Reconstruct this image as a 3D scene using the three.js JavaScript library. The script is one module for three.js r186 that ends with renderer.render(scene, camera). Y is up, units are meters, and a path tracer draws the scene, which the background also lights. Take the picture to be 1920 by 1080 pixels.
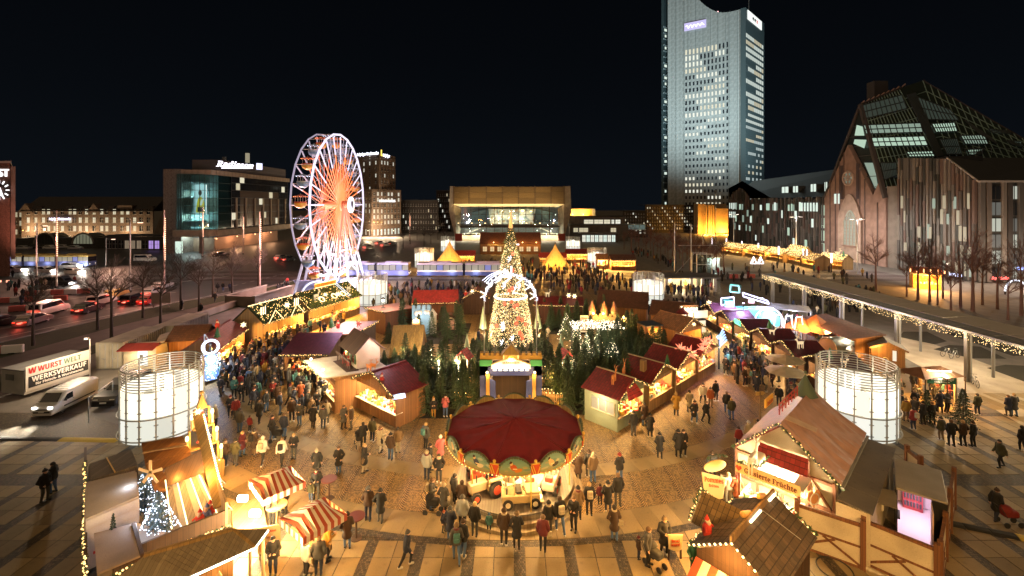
import*as THREE from 'three';
import{mergeGeometries,mergeVertices}from 'three/addons/utils/BufferGeometryUtils.js';
import{MarchingCubes}from 'three/addons/objects/MarchingCubes.js';
import{RoundedBoxGeometry}from 'three/addons/geometries/RoundedBoxGeometry.js';
import{RectAreaLightUniformsLib}from 'three/addons/lights/RectAreaLightUniformsLib.js';
import{FontLoader}from 'three/addons/loaders/FontLoader.js';
import{TextGeometry}from 'three/addons/geometries/TextGeometry.js';
RectAreaLightUniformsLib.init();
// ---------- camera, sky, exposure
const scene=new THREE.Scene();
const F=853,EYE=16.5,CX=960,CY=383;
const camera=new THREE.PerspectiveCamera(2*Math.atan(540 / F)*180 / Math.PI,16 / 9,0.5,1500);
camera.position.set(0,EYE,0);
camera.setViewOffset(1920,1080,0,540 - CY,1920,1080);
const renderer=new THREE.WebGLRenderer({antialias:true});
renderer.toneMapping=THREE.LinearToneMapping;renderer.toneMappingExposure=1.0;
renderer.shadowMap.enabled=true;
{// night sky: nearly black, a little lighter and bluer towards the horizon
  const W=64,H=32,d=new Float32Array(W*H*4);
  for(let j=0;j<H;j++)for(let i=0;i<W;i++){
    const up=Math.sin(((j + .5)/ H - .5)*Math.PI),g=Math.exp(-Math.max(up,0)*4.5),k=(j*W + i)*4;
    d[k]=.0010 + .0030*g;d[k + 1]=.0014 + .0042*g;d[k + 2]=.0021 + .0060*g;d[k + 3]=1;
 }
  const t=new THREE.DataTexture(d,W,H,THREE.RGBAFormat,THREE.FloatType);
  t.mapping=THREE.EquirectangularReflectionMapping;t.magFilter=THREE.LinearFilter;t.needsUpdate=true;
  scene.background=t;scene.environment=t;
}
{// the weak soft glow of the night sky over the city
  const moon=new THREE.DirectionalLight(new THREE.Color(1,.68,.36),.52);moon.position.set(-60,140,60);moon.castShadow=true;moon.shadow.radius=120;Object.assign(moon.shadow.camera,{left:-160,right:160,top:160,bottom:-160,near:1,far:500});scene.add(moon,moon.target);
}
// ---------- helpers
let seed=12345;
const rnd=(a=1,b)=>{seed=(seed*1664525 + 1013904223)>>>0;const r=seed / 4294967296;return b===undefined?r*a:a + r*(b - a);};
const pick=(a)=>a[Math.floor(rnd(a.length))% a.length];
const PI=Math.PI,V3=(...a)=>new THREE.Vector3(...a),v3=(p)=>p.isVector3?p.clone():V3(p[0],p[1],p[2]);
const G=(px,py,y=0)=>{const d=F*(EYE - y)/(py - CY);return V3((px - CX)*d / F,y,-d);};// pixel on the level y
const A=(px,py,d)=>V3((px - CX)*d / F,EYE -(py - CY)*d / F,-d);// pixel at the distance d
const Y=(py,d)=>EYE -(py - CY)*d / F,X=(px,d)=>(px - CX)*d / F;
const fin=(g)=>{if(g.index)g=g.toNonIndexed();for(const k of Object.keys(g.attributes))if(!['position','normal','uv'].includes(k))g.deleteAttribute(k);return g;};
function boxUV(g){// uv in metres from the face's main direction
  const p=g.attributes.position,uv=new Float32Array(p.count*2),a=V3(),b=V3(),c=V3();
  for(let i=0;i<p.count;i +=3){
    a.fromBufferAttribute(p,i);b.fromBufferAttribute(p,i + 1);c.fromBufferAttribute(p,i + 2);
    const n=b.clone().sub(a).cross(c.clone().sub(a)),ax=Math.abs(n.x),ay=Math.abs(n.y),az=Math.abs(n.z);
   [a,b,c].forEach((q,k)=>{let u,v;if(ay>=ax&&ay>=az){u=q.x;v=q.z;}else if(ax>=az){u=q.z;v=q.y;}else{u=q.x;v=q.y;}uv[(i + k)*2]=u;uv[(i + k)*2 + 1]=v;});
 }
  g.setAttribute('uv',new THREE.BufferAttribute(uv,2));return g;
}
const J=(...gs)=>{gs=gs.flat(9).filter(Boolean).map(fin);gs.forEach(g=>{if(!g.attributes.uv)g.setAttribute('uv',new THREE.BufferAttribute(new Float32Array(g.attributes.position.count*2),2));});return gs.length===1?gs[0]:mergeGeometries(gs);};
const JU=(...gs)=>boxUV(J(...gs));
const bx=(w,h,d,x=0,y=0,z=0,ry=0,rx=0,rz=0)=>{const g=new THREE.BoxGeometry(w,h,d);g.translate(0,h / 2,0);if(rx)g.rotateX(rx);if(rz)g.rotateZ(rz);if(ry)g.rotateY(ry);return g.translate(x,y,z);};
const rb=(w,h,d,x=0,y=0,z=0,r=.05,ry=0)=>{const g=new RoundedBoxGeometry(w,h,d,2,Math.min(r,w / 2.01,h / 2.01,d / 2.01));g.translate(0,h / 2,0);if(ry)g.rotateY(ry);return g.translate(x,y,z);};
const cy=(r1,r2,h,x=0,y=0,z=0,s=12,open=false)=>new THREE.CylinderGeometry(r2,r1,h,s,1,open).translate(x,y + h / 2,z);
const sp=(r,x=0,y=0,z=0,s=8,sy=1)=>new THREE.SphereGeometry(r,s,Math.max(4,s*.7|0)).scale(1,sy,1).translate(x,y,z);
const bm=(p,q,r,s=6,r2)=>{p=v3(p);q=v3(q);const d=q.clone().sub(p),L=d.length();const g=new THREE.CylinderGeometry(r2??r,r,L,s);g.translate(0,L / 2,0);return g.applyQuaternion(new THREE.Quaternion().setFromUnitVectors(V3(0,1,0),d.normalize())).translate(p.x,p.y,p.z);};
const sq=(p,q,w,h=w)=>{p=v3(p);q=v3(q);const d=q.clone().sub(p),L=d.length();const g=new THREE.BoxGeometry(w,h,L);const m=new THREE.Matrix4().lookAt(q,p,Math.abs(d.y)>.98*L?V3(1,0,0):V3(0,1,0));g.applyMatrix4(m);const c=p.add(q).multiplyScalar(.5);return g.translate(c.x,c.y,c.z);};
const mesh3=(pts,faces)=>{const a=[];for(const f of faces)for(let i=1;i<f.length - 1;i++)for(const k of[f[0],f[i],f[i + 1]]){const p=pts[k];a.push(p.x??p[0],p.y??p[1],p.z??p[2]);}const g=new THREE.BufferGeometry();g.setAttribute('position',new THREE.BufferAttribute(new Float32Array(a),3));g.computeVertexNormals();return boxUV(g);};
const sheet=(pts,t=.06)=>{// a plate: pts counter-clockwise from its upper side, thickness t below
  pts=pts.map(v3);const n=pts.length,nr=V3();for(let i=0;i<n;i++)nr.add(pts[i].clone().sub(pts[0]).cross(pts[(i + 1)% n].clone().sub(pts[0])));nr.normalize();if(nr.y<-.01){pts.reverse();nr.negate();}
  const lo=pts.map(p=>p.clone().addScaledVector(nr,-t)),f=[[...pts.keys()],[...pts.keys()].map(i=>2*n - 1 - i)];
  for(let i=0;i<n;i++){const j=(i + 1)% n;f.push([i,n + i,n + j,j]);}
  return mesh3([...pts,...lo],f);
};
const ext=(pts,depth,bev=0)=>{const s=new THREE.Shape(pts.map(p=>new THREE.Vector2(p[0],p[1])));const g=new THREE.ExtrudeGeometry(s,{depth,bevelEnabled:bev>0,bevelSize:bev,bevelThickness:bev,bevelSegments:1,curveSegments:8});return g.translate(0,0,-depth / 2);};
const flat=(pts,y)=>{// level sheet on the ground, outline of [x, z]
  const s=new THREE.Shape(pts.map(p=>new THREE.Vector2(p.x??p[0],-(p.z??p[1]))));const g=new THREE.ShapeGeometry(s);g.rotateX(-PI / 2);g.translate(0,y,0);return boxUV(fin(g));};
const ring=(r0,r1,a0,a1,y,cx,cz,n=64)=>{const pts=[],f=[];for(let i=0;i<=n;i++){const a=a0 +(a1 - a0)*i / n;pts.push([cx + r0*Math.sin(a),y,cz + r0*Math.cos(a)],[cx + r1*Math.sin(a),y,cz + r1*Math.cos(a)]);if(i)f.push([2*i - 2,2*i - 1,2*i + 1,2*i]);}return mesh3(pts,f);};
const tr=(g,x,y,z,ry=0)=>{if(ry)g.rotateY(ry);return g.translate(x,y,z);};
const used={};
const num=(n)=>{const k=used[n]=(used[n]??-1)+ 1;return k?n + '_' + String(k).padStart(3,'0'):n;};
function tag(o,label,category,group){o.userData.label=label;if(category)o.userData.category=category;if(group)o.userData.group=group;return o;}
function T(name,label,cat,pos=[0,0,0],ry=0,group){const o=new THREE.Group();o.name=num(name);const p=v3(pos);o.position.copy(p);o.rotation.y=ry;scene.add(o);return tag(o,label,cat,group);}
function P(o,name,g,m,label){const x=new THREE.Mesh(Array.isArray(g)?J(...g):g,m);x.name=name;x.castShadow=x.receiveShadow=true;o.add(x);if(label)x.userData.label=label;return x;}
function one(name,g,m,label,cat,group){const x=P(scene,num(name),g,m);return tag(x,label,cat,group);}
function S(name,g,m,label){const x=P(scene,num(name),g,m);x.userData.kind='structure';if(label)x.userData.label=label;return x;}
const dupe=(o,label,pos,ry)=>{const c=o.clone();c.name=num(o.name.replace(/_\d{3}$/,''));scene.add(c);c.userData={...o.userData,label:label??o.userData.label};if(pos)c.position.copy(v3(pos));if(ry !==undefined)c.rotation.y=ry;return c;};
const stuff=(o)=>{o.userData.kind='stuff';return o;};
// a frame on the ground: a and b are the ends of a front, left and right for one who faces it
const fr=(a,b)=>{const d=b.clone().sub(a),w=Math.hypot(d.x,d.z);return{w,ry:Math.atan2(-d.z,d.x),c:a.clone().add(b).multiplyScalar(.5).setY(0)};};
// ---------- light
const WARM=[1,.47,.10],WHITE=[1,.78,.46],COOL=[.70,.84,1];
function lamp(p,i,c=WARM,r=.1){const l=new THREE.PointLight(new THREE.Color(...c),i*2.2,0,2);l.position.copy(v3(p));l.castShadow=true;l.shadow.radius=r / .02;scene.add(l);return l;}
function spot(p,to,i,angle,c=WHITE,r=.15){const l=new THREE.SpotLight(new THREE.Color(...c),i,0,angle,.6,2);l.position.copy(v3(p));l.target.position.copy(v3(to));l.castShadow=true;l.shadow.radius=r / .02;scene.add(l);scene.add(l.target);l.target.updateMatrixWorld();return l;}
// ---------- textures
function canvas(w,h,draw,srgb=true,rep){const c=document.createElement('canvas');c.width=w;c.height=h;draw(c.getContext('2d'),w,h);const t=new THREE.CanvasTexture(c);if(srgb)t.colorSpace=THREE.SRGBColorSpace;t.wrapS=t.wrapT=THREE.RepeatWrapping;if(rep)t.repeat.set(...rep);return t;}
const gr=(v,a=1)=>`rgba(${v | 0},${v | 0},${v | 0},${a})`;
function speckle(x,w,h,n,lo,hi,size,al){for(let i=0;i<n;i++){x.fillStyle=gr(rnd(lo,hi),al);const s=rnd(size*.4,size),px=rnd(w),py=rnd(h);x.fillRect(px,py,s,s);if(px + s>w)x.fillRect(px - w,py,s,s);if(py + s>h)x.fillRect(px,py - h,s,s);}}
function blots(x,w,h,n,lo,hi,size,al){for(let i=0;i<n;i++){const px=rnd(w),py=rnd(h),r=rnd(size*.3,size),v=rnd(lo,hi);for(const dx of[-w,0,w])for(const dy of[-h,0,h]){if(px + dx + r<0||px + dx - r>w||py + dy + r<0||py + dy - r>h)continue;const g=x.createRadialGradient(px + dx,py + dy,0,px + dx,py + dy,r);g.addColorStop(0,gr(v,al));g.addColorStop(1,gr(v,0));x.fillStyle=g;x.fillRect(px + dx - r,py + dy - r,2*r,2*r);}}}
const tGrime=canvas(512,512,(x,w,h)=>{x.fillStyle=gr(205);x.fillRect(0,0,w,h);blots(x,w,h,90,120,255,90,.22);speckle(x,w,h,9000,120,255,4,.18);},true,[.25,.25]);
const tConc=canvas(512,512,(x,w,h)=>{x.fillStyle=gr(200);x.fillRect(0,0,w,h);blots(x,w,h,60,130,250,120,.25);blots(x,w,h,40,60,120,16,.25);speckle(x,w,h,16000,110,255,3,.25);},true,[.22,.22]);
const tWood=canvas(512,512,(x,w,h)=>{x.fillStyle=gr(190);x.fillRect(0,0,w,h);for(let i=0;i<900;i++){x.fillStyle=gr(rnd(90,250),.2);x.fillRect(rnd(w),rnd(h),rnd(1,3),rnd(60,400));}for(let k=0;k<8;k++){x.fillStyle=gr(rnd(120,255),.25);x.fillRect(k*64,0,64,h);x.fillStyle=gr(25,.8);x.fillRect(k*64,0,3,h);}blots(x,w,h,24,40,90,7,.5);},true,[.8,.8]);
const tCloth=canvas(256,256,(x,w,h)=>{x.fillStyle=gr(215);x.fillRect(0,0,w,h);blots(x,w,h,40,150,255,50,.3);speckle(x,w,h,5000,150,255,2,.25);},true,[.6,.6]);
const tRoof=canvas(512,512,(x,w,h)=>{x.fillStyle=gr(200);x.fillRect(0,0,w,h);for(let r=0;r<16;r++)for(let c=0;c<16;c++){x.fillStyle=gr(rnd(150,240),.5);x.fillRect(c*32,r*32,31,31);}for(let r=0;r<16;r++){x.fillStyle=gr(40,.55);x.fillRect(0,r*32,w,4);}for(let c=0;c<16;c++){x.fillStyle=gr(60,.35);x.fillRect(c*32,0,3,h);}blots(x,w,h,30,60,240,60,.2);},true,[.28,.28]);
const tStraw=canvas(512,512,(x,w,h)=>{x.fillStyle=gr(150);x.fillRect(0,0,w,h);for(let i=0;i<4200;i++){x.fillStyle=gr(rnd(50,255),.35);x.save();x.translate(rnd(w),rnd(h));x.rotate(rnd(-.12,.12));x.fillRect(0,0,rnd(1,3),rnd(20,90));x.restore();}},true,[.5,.5]);
const tCob=canvas(1024,1024,(x,w,h)=>{// small setts laid in segment arcs, 3 m a side
  x.fillStyle=gr(52);x.fillRect(0,0,w,h);const n=2,cw=w / n,rows=28,hs=h / rows,m=15;
  for(let c=0;c<n;c++)for(let r=-6;r<rows;r++)for(let i=0;i<m;i++){const u=(i + .5 +(r&1)*.5)/ m*2 - 1;if(u>1)continue;for(const o of[0,h]){x.save();x.translate(c*cw +(u + 1)/ 2*cw,r*hs +(1 - Math.sqrt(1 - u*u*.72))*300 +(o&&r<0?h:0));x.rotate(Math.atan(u*.72 / Math.sqrt(1 - u*u*.72))*.95);x.fillStyle=gr(rnd(150,232));x.fillRect(-cw / m*.44,-hs*.42,cw / m*.86,hs*.82);x.restore();if(r>=0)break;}}
},true,[.42,.42]);
const tSett=canvas(512,512,(x,w,h)=>{x.fillStyle=gr(60);x.fillRect(0,0,w,h);for(let r=0;r<16;r++)for(let c=0;c<16;c++){x.fillStyle=gr(rnd(120,235));x.fillRect(c*32 +(r&1?16:0)+ rnd(3)- 32*(c===15&&(r&1)?0:0),r*32 + 2 + rnd(2),27,26);}},true,[.55,.55]);
const tAsph=canvas(512,512,(x,w,h)=>{x.fillStyle=gr(170);x.fillRect(0,0,w,h);blots(x,w,h,50,90,255,110,.25);for(let i=0;i<12;i++){x.strokeStyle=gr(60,.5);x.lineWidth=2;x.beginPath();let px=rnd(w),py=rnd(h);x.moveTo(px,py);for(let k=0;k<6;k++)x.lineTo(px +=rnd(-40,40),py +=rnd(-40,40));x.stroke();}speckle(x,w,h,14000,90,255,3,.3);},true,[.12,.12]);
const tGrass=canvas(512,512,(x,w,h)=>{x.fillStyle='#9a9a80';x.fillRect(0,0,w,h);blots(x,w,h,70,60,240,70,.3);for(let i=0;i<9000;i++){x.fillStyle=gr(rnd(60,255),.35);x.fillRect(rnd(w),rnd(h),2,rnd(3,9));}},true,[.3,.3]);
const tBrick=canvas(512,512,(x,w,h)=>{x.fillStyle=gr(150);x.fillRect(0,0,w,h);for(let r=0;r<32;r++)for(let c=-1;c<12;c++){x.fillStyle=gr(rnd(150,230));x.fillRect(c*44 +(r&1?22:0),r*16,42,14);}blots(x,w,h,30,80,230,80,.2);},true,[.35,.35]);
// ---------- materials
const mats={};
function M(rgb,o={}){const key=JSON.stringify([rgb,o.rough,o.metal,o.map?.uuid,o.key,o.bump]);if(mats[key])return mats[key];const m=new THREE.MeshStandardMaterial({roughness:o.rough??.8,metalness:o.metal??0});m.color.setRGB(...rgb);if(o.map)m.map=o.map;if(o.bump){m.bumpMap=o.map;m.bumpScale=o.bump;}return mats[key]=m;}
function E(rgb,k=1){const key='e' + rgb + k;if(mats[key])return mats[key];const m=new THREE.MeshStandardMaterial({roughness:.6});m.color.setRGB(.05,.05,.05);m.emissive.setRGB(...rgb);m.emissiveIntensity=k;return mats[key]=m;}
const glass=(tint=[.9,.95,.95],rough=.02)=>{const m=new THREE.MeshPhysicalMaterial({roughness:rough,transmission:1,thickness:0});m.color.setRGB(...tint);return m;};
const mt={
  conc:M([.34,.32,.29],{map:tConc,bump:.004}),concDark:M([.16,.15,.14],{map:tConc}),slab:[0,1,2,3].map(i=>M([.41 - .045*i,.30 - .034*i,.145 - .018*i],{map:tConc,rough:.62,bump:.003,key:i})),
  cob:M([.44,.275,.095],{map:tCob,bump:.02,rough:.6}),sett:M([.13,.095,.055],{map:tSett,bump:.015,rough:.6}),asph:M([.075,.07,.07],{map:tAsph,rough:.55}),path:M([.20,.18,.16],{map:tConc}),
  grass:M([.055,.075,.022],{map:tGrass,bump:.03,rough:.95}),brick:M([.36,.17,.12],{map:tBrick,bump:.006}),
  wood:M([.40,.19,.07],{map:tWood,bump:.004}),woodPale:M([.52,.35,.18],{map:tWood,bump:.004}),woodDark:M([.11,.055,.03],{map:tWood,bump:.004}),woodGrey:M([.24,.20,.15],{map:tWood,bump:.004}),
  red:M([.25,.022,.022],{map:tRoof,bump:.02,rough:.55}),plum:M([.13,.022,.045],{map:tRoof,bump:.02,rough:.5}),brown:M([.14,.06,.035],{map:tRoof,bump:.02,rough:.6}),shingle:M([.15,.10,.065],{map:tRoof,bump:.03,rough:.8}),straw:M([.52,.34,.11],{map:tStraw,bump:.03}),
  white:M([.76,.74,.70],{map:tGrime}),cream:M([.72,.62,.44],{map:tGrime}),grey:M([.32,.32,.31],{map:tGrime}),dark:M([.03,.03,.03]),black:M([.012,.012,.012],{rough:.4}),steel:M([.42,.43,.44],{rough:.35,metal:.9}),galv:M([.34,.35,.36],{rough:.5,metal:.6}),paintGrey:M([.22,.23,.24],{rough:.5}),
  green:M([.05,.16,.07],{map:tGrime}),sage:M([.30,.36,.26],{map:tGrime}),blue:M([.05,.10,.34],{map:tGrime}),gold:M([.62,.40,.08],{rough:.4,metal:.3}),rubber:M([.02,.02,.02],{rough:.9}),tarp:M([.54,.33,.29],{map:tCloth,rough:.55,bump:.01}),canvas:M([.62,.55,.40],{map:tCloth}),tyre:M([.02,.02,.02]),
};
const eWarm=E(WARM,5),eWhite=E(WHITE,6),eCool=E([.75,.85,1],5),eGold=E([1,.62,.22],3.2);
// ---------- ground
const RC=[0,-58];// middle of the round plaza
S('ground',flat([[-900,60],[900,60],[900,-1200],[-900,-1200]],0),mt.path,'wide grey city ground around the market square');
const pxy=(a,y)=>flat(a.map(p=>G(p[0],p[1])),y);
S('road',pxy([[-500,720],[0,642],[130,613],[300,579],[470,545],[560,521],[700,486],[800,463],[800,452],[-500,452]],.004),mt.asph,'wide asphalt street left of the market');
S('footpath',pxy([[-400,930],[0,738],[170,662],[300,624],[490,560],[490,546],[330,578],[0,655],[-400,760]],.006),M([.12,.095,.08],{map:tConc}),'dark path between two strips of lawn');
S('lawn',pxy([[-300,765],[0,672],[214,613],[330,585],[480,551],[560,531],[560,524],[480,545],[330,567],[0,643],[-300,713]],.010),mt.grass,'narrow lawn with bare trees beside the street');
S('lawn',pxy([[-300,905],[0,733],[185,660],[300,625],[490,562],[490,556],[300,612],[113,666],[0,702],[-300,835]],.014),mt.grass,'second narrow lawn behind the low wall');
{// kerb of the lawn
  const a=[[-300,713],[0,643],[330,567],[480,545],[560,524]].map(p=>G(...p));const g=[];
  for(let i=1;i<a.length;i++)g.push(sq(a[i - 1].clone().setY(.06),a[i].clone().setY(.06),.25,.13));
  S('kerb',JU(g),mt.conc,'pale stone kerb along the lawn');
  const lines=[];const lane=(p,q,w=.16,dash=0)=>{p=G(...p);q=G(...q);const L=p.distanceTo(q);if(!dash)return lines.push(sq(p.setY(.008),q.setY(.008),w,.004));for(let s=0;s<L;s +=dash*2)lines.push(sq(p.clone().lerp(q,s / L).setY(.008),p.clone().lerp(q,Math.min(1,(s + dash)/ L)).setY(.008),w,.004));};
  lane([-200,676],[130,606],.2);lane([130,606],[470,540],.2);lane([0,617],[300,561],.15,3);lane([0,597],[330,540],.15,3);lane([40,575],[420,516],.2);lane([260,556],[330,548],.3);lane([300,530],[520,500],.15,3);lane([420,540],[540,512],.3,1.2);
  for(let i=0;i<9;i++)lane([330 + i*10,530 - i*1.2],[352 + i*10,527 - i*1.2],.45);
  S('road_marking',JU(lines),M([.62,.62,.60],{rough:.6,map:tGrime}),'white lane lines and crossing bars on the street');
}
const plaza=S('plaza',J(ring(0.01,29.6,0,2*PI,.008,...RC,96),ring(30.9,34.0,0,2*PI,.008,...RC,96)),mt.cob,'round market square paved with small setts in fans');
P(plaza,'gutter',ring(35.72,36.15,0,2*PI,.022,...RC,96),mt.sett);
S('market_ground',flat([[-36,-40],[-26,-34],[26,-34],[38,-45],[44,-98],[-40,-98]],.004),M([.38,.27,.16],{map:tCob,rough:.6}),'paved ground under the market stalls');
S('tram_road',flat([[-70,-98],[90,-98],[90,-112],[-80,-112]],.005),M([.15,.105,.10],{map:tAsph}),'street with tram rails across the square');
{const g=[];for(const z of[-101,-102.45,-106.5,-107.95])g.push(bx(190,.02,.1,5,.002,z));S('tram_rail',JU(g),mt.steel,'steel tram rails across the square');}
const front=S('pavement',flat([[-75,20],[75,20],[75,-36],[30,-36],[20,-30],[-20,-30],[-34,-36],[-75,-36]],.003),mt.sett,'front pavement of large slabs with strips of dark setts');
const seen=(x,z,m=30)=>{if(z>-5)return 0;const px=CX + F*x / -z,py=CY + F*EYE / -z;return px>-m&&px<1920 + m&&py<1080 + m;};
{// slabs: two columns between strips of setts, and two slab rings round the market
  const list=[],geo=[0,1,2].map(i=>boxUV(fin(rb(.9,.03,1.06,0,0,0,.012))).translate(0,0,0));geo.forEach((g,i)=>{const u=g.attributes.uv;for(let k=0;k<u.count;k++)u.setXY(k,u.getX(k)+ i*1.7,u.getY(k)+ i*2.3);});
  for(let k=-26;k<26;k++)for(let r=0;r<24;r++)for(const s of[-.47,.47]){
    const x=k*2.38 + 1.19 + .35 + s,z=-18.5 - r*1.09,rr=Math.hypot(x - RC[0],z - RC[1]);
    if(rr<36.0||!seen(x,z)||z<-38.5 -(x>0?1:0)||(x<-17&&z<-32.6))continue;
    if(Math.abs(x)>20&&((r + 40)% 8===0))continue;
    list.push([x,z,0,1,1]);
 }
  for(const[r0,r1,n]of[[34.0,35.7,200],[29.6,30.9,170]])for(let i=0;i<n;i++){const a=(i + .5)/ n*2*PI;const x=RC[0]+ Math.sin(a)*(r0 + r1)/ 2,z=RC[1]+ Math.cos(a)*(r0 + r1)/ 2;if(seen(x,z)&&z>-62)list.push([x,z,a,(2*PI*r1 / n - .03)/ .9,(r1 - r0 - .04)/ 1.06]);}
  list.sort((a,b)=>b[1]- a[1]);
  const rest=[];
  list.forEach(([x,z,a,sx,sz],i)=>{const y=-.018 + rnd(.006)+(a?.012:0);if(i<300){const m=P(front,'slab',geo[i % 3],mt.slab[Math.floor(rnd(4))]);m.position.set(x,y,z);m.rotation.set(rnd(-.004,.004),a,rnd(-.004,.004));m.scale.set(sx,1,sz);}else{rest.push(geo[i % 3].clone().scale(sx,1,sz).rotateY(a).translate(x,y,z));}});
  if(rest.length)stuff(P(front,'paving',J(rest),mt.slab[1]));
}
// walks and beds on the right
S('promenade',pxy([[1662,652],[1690,632],[1720,634],[2100,776],[2100,880],[1920,800],[1760,706]],.010),M([.62,.53,.40],{map:tConc,rough:.6}),'pale walk beside the glass canopy');
[[[1686,632],[1694,622],[1738,622],[1776,640],[1752,646]],[[1750,655],[1780,647],[1838,650],[1888,673],[1820,672]],[[1850,690],[1885,684],[2000,690],[2100,740],[2000,745]],[[1764,622],[1830,630],[1960,664],[1900,668]]].forEach((b,i)=>S('planting_bed',pxy(b,.012 + i*.001),M([.045,.04,.025],{map:tGrass,rough:.95}),'dark planting bed beside the pale walk'));
// low wall and ramp walls by the lawn
{const w=[[200,664],[300,622],[400,588],[464,566]].map(p=>G(p[0],p[1]));const g=[];for(let i=1;i<w.length;i++)g.push(sq(w[i - 1].clone().setY(.45),w[i].clone().setY(.45),.6,.9));one('retaining_wall',JU(g),M([.36,.30,.24],{map:tConc}),'low pale stone wall between lawn and market','wall');
  const a=G(476,575),b=G(545,553);const f=fr(a,b),o=T('ramp_wall','stone ramp enclosure at the end of the low wall','wall',f.c,f.ry);
  const m=M([.30,.24,.20],{map:tConc});P(o,'side_wall',JU(bx(f.w,1.6,.4,0,0,0),bx(f.w,1.6,.4,0,0,-5)),m);P(o,'end_wall',JU(bx(.4,1.6,4.6,-f.w / 2 + .2,0,-2.5)),m);P(o,'coping',JU(bx(f.w + .2,.15,.6,0,1.6,0),bx(f.w + .2,.15,.6,0,1.6,-5)),mt.conc);
}
[[-10.8,-2.4,-45.6,-35],[3,9.9,-45.6,-35.6],[9.9,16,-55.6,-44],[-15,-9,-48.6,-42.6],[-15.6,-5.6,-63,-53.6],[4.4,14.6,-64.4,-57.6]].forEach(([a,b,c,d],i)=>S('planting_bed',flat([[a,d],[b,d],[b,c],[a,c]],.026 + i*.0015),M([.028,.024,.014],{map:tGrass,rough:.95,key:'mulch'}),'dark bed of fir needles under the thicket'));
S('planting_bed',flat([...Array(28).keys()].map(i=>[-.15 + Math.sin(i / 28*2*PI)*4.9,-53 + Math.cos(i / 28*2*PI)*4.6]),.04),M([.028,.024,.014],{map:tGrass,rough:.95,key:'mulch'}),'dark round bed at the foot of the great tree');
// ---------- buildings
const W=(o,name,g,m,label)=>P(o,name,(Array.isArray(g)?J(...g):g).translate(-o.position.x,-o.position.y,-o.position.z),m,label);
const paneGeo={};
const litA=[E([1,.93,.68],.75),E([1,.88,.58],.6),E([.95,.95,.80],.9)],darkPane=M([.018,.022,.028],{rough:.12}),dimPane=E([.6,.5,.3],.12);
const litGreen=[E([.72,1,.78],.62),E([.85,1,.88],.9),E([.66,.9,.72],.36)];
function facade(o,p0,p1,y0,y1,us,vs,wall,pane,{name='window',t=.5,set=.25,frame=0,wallName='wall'}={}){
  p0=v3(p0).setY(0);p1=v3(p1).setY(0);const L=p0.distanceTo(p1),d=p1.clone().sub(p0).normalize(),n=d.clone().cross(V3(0,1,0)),ry=Math.atan2(-d.z,d.x),g=[];
  const slab=(u0,u1,v0,v1)=>{if(u1 - u0<.02||v1 - v0<.02)return;const c=p0.clone().addScaledVector(d,(u0 + u1)/ 2).addScaledVector(n,-t / 2);g.push(bx(u1 - u0,v1 - v0,t,c.x,v0,c.z,ry));};
  let y=y0;const rows=[...vs].sort((a,b)=>a[0]- b[0]);
  for(const[a,b]of rows){slab(0,L,y,a);let u=0;for(const[c,e]of us){slab(u,c,a,b);u=e;}slab(u,L,a,b);y=b;}
  slab(0,L,y,y1);
  if(g.length)W(o,wallName,JU(g),wall);
  vs.forEach(([a,b],j)=>us.forEach(([c,e],i)=>{
    const m=pane(i,j);if(!m)return;const w=e - c,h=b - a,key=[w.toFixed(2),h.toFixed(2),frame].join();
    const geo=paneGeo[key]??={p:bx(w,h,.04,0,0,0),f:frame?J(bx(frame,h,.08,0,0,.04),bx(w,frame,.08,0,h*.55,.04),bx(w + .2,.12,.25,0,-.12,.2)):null};
    const q=p0.clone().addScaledVector(d,(c + e)/ 2).addScaledVector(n,-set),x=P(o,name,geo.p,m);x.position.set(q.x - o.position.x,a - o.position.y,q.z - o.position.z);x.rotation.y=ry;
    if(geo.f)P(x,'frame',geo.f,mt.white);
 }));
}
const cols=(L,n,w,m=1)=>[...Array(n).keys()].map(i=>{const c=m +(L - 2*m)*(i + .5)/ n;return[c - w / 2,c + w / 2];});
const rowsOf=(y,step,n,h)=>[...Array(n).keys()].map(i=>[y + i*step,y + i*step + h]);
const{load}={load:0};
const fontB=await new FontLoader().loadAsync('fonts/droid/droid_sans_bold.typeface.json'),fontS=await new FontLoader().loadAsync('fonts/droid/droid_serif_bold.typeface.json');
const text=(s,h,depth=.1,f=fontB)=>{const g=new TextGeometry(s,{font:f,size:h,depth,curveSegments:3});g.computeBoundingBox();const b=g.boundingBox;return g.translate(-(b.min.x + b.max.x)/ 2,0,0);};
const fitText=(s,w,h,depth,f)=>{const g=text(s,h,depth,f);const b=g.boundingBox,k=w /(b.max.x - b.min.x);return g.scale(k,1,1);};
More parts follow.
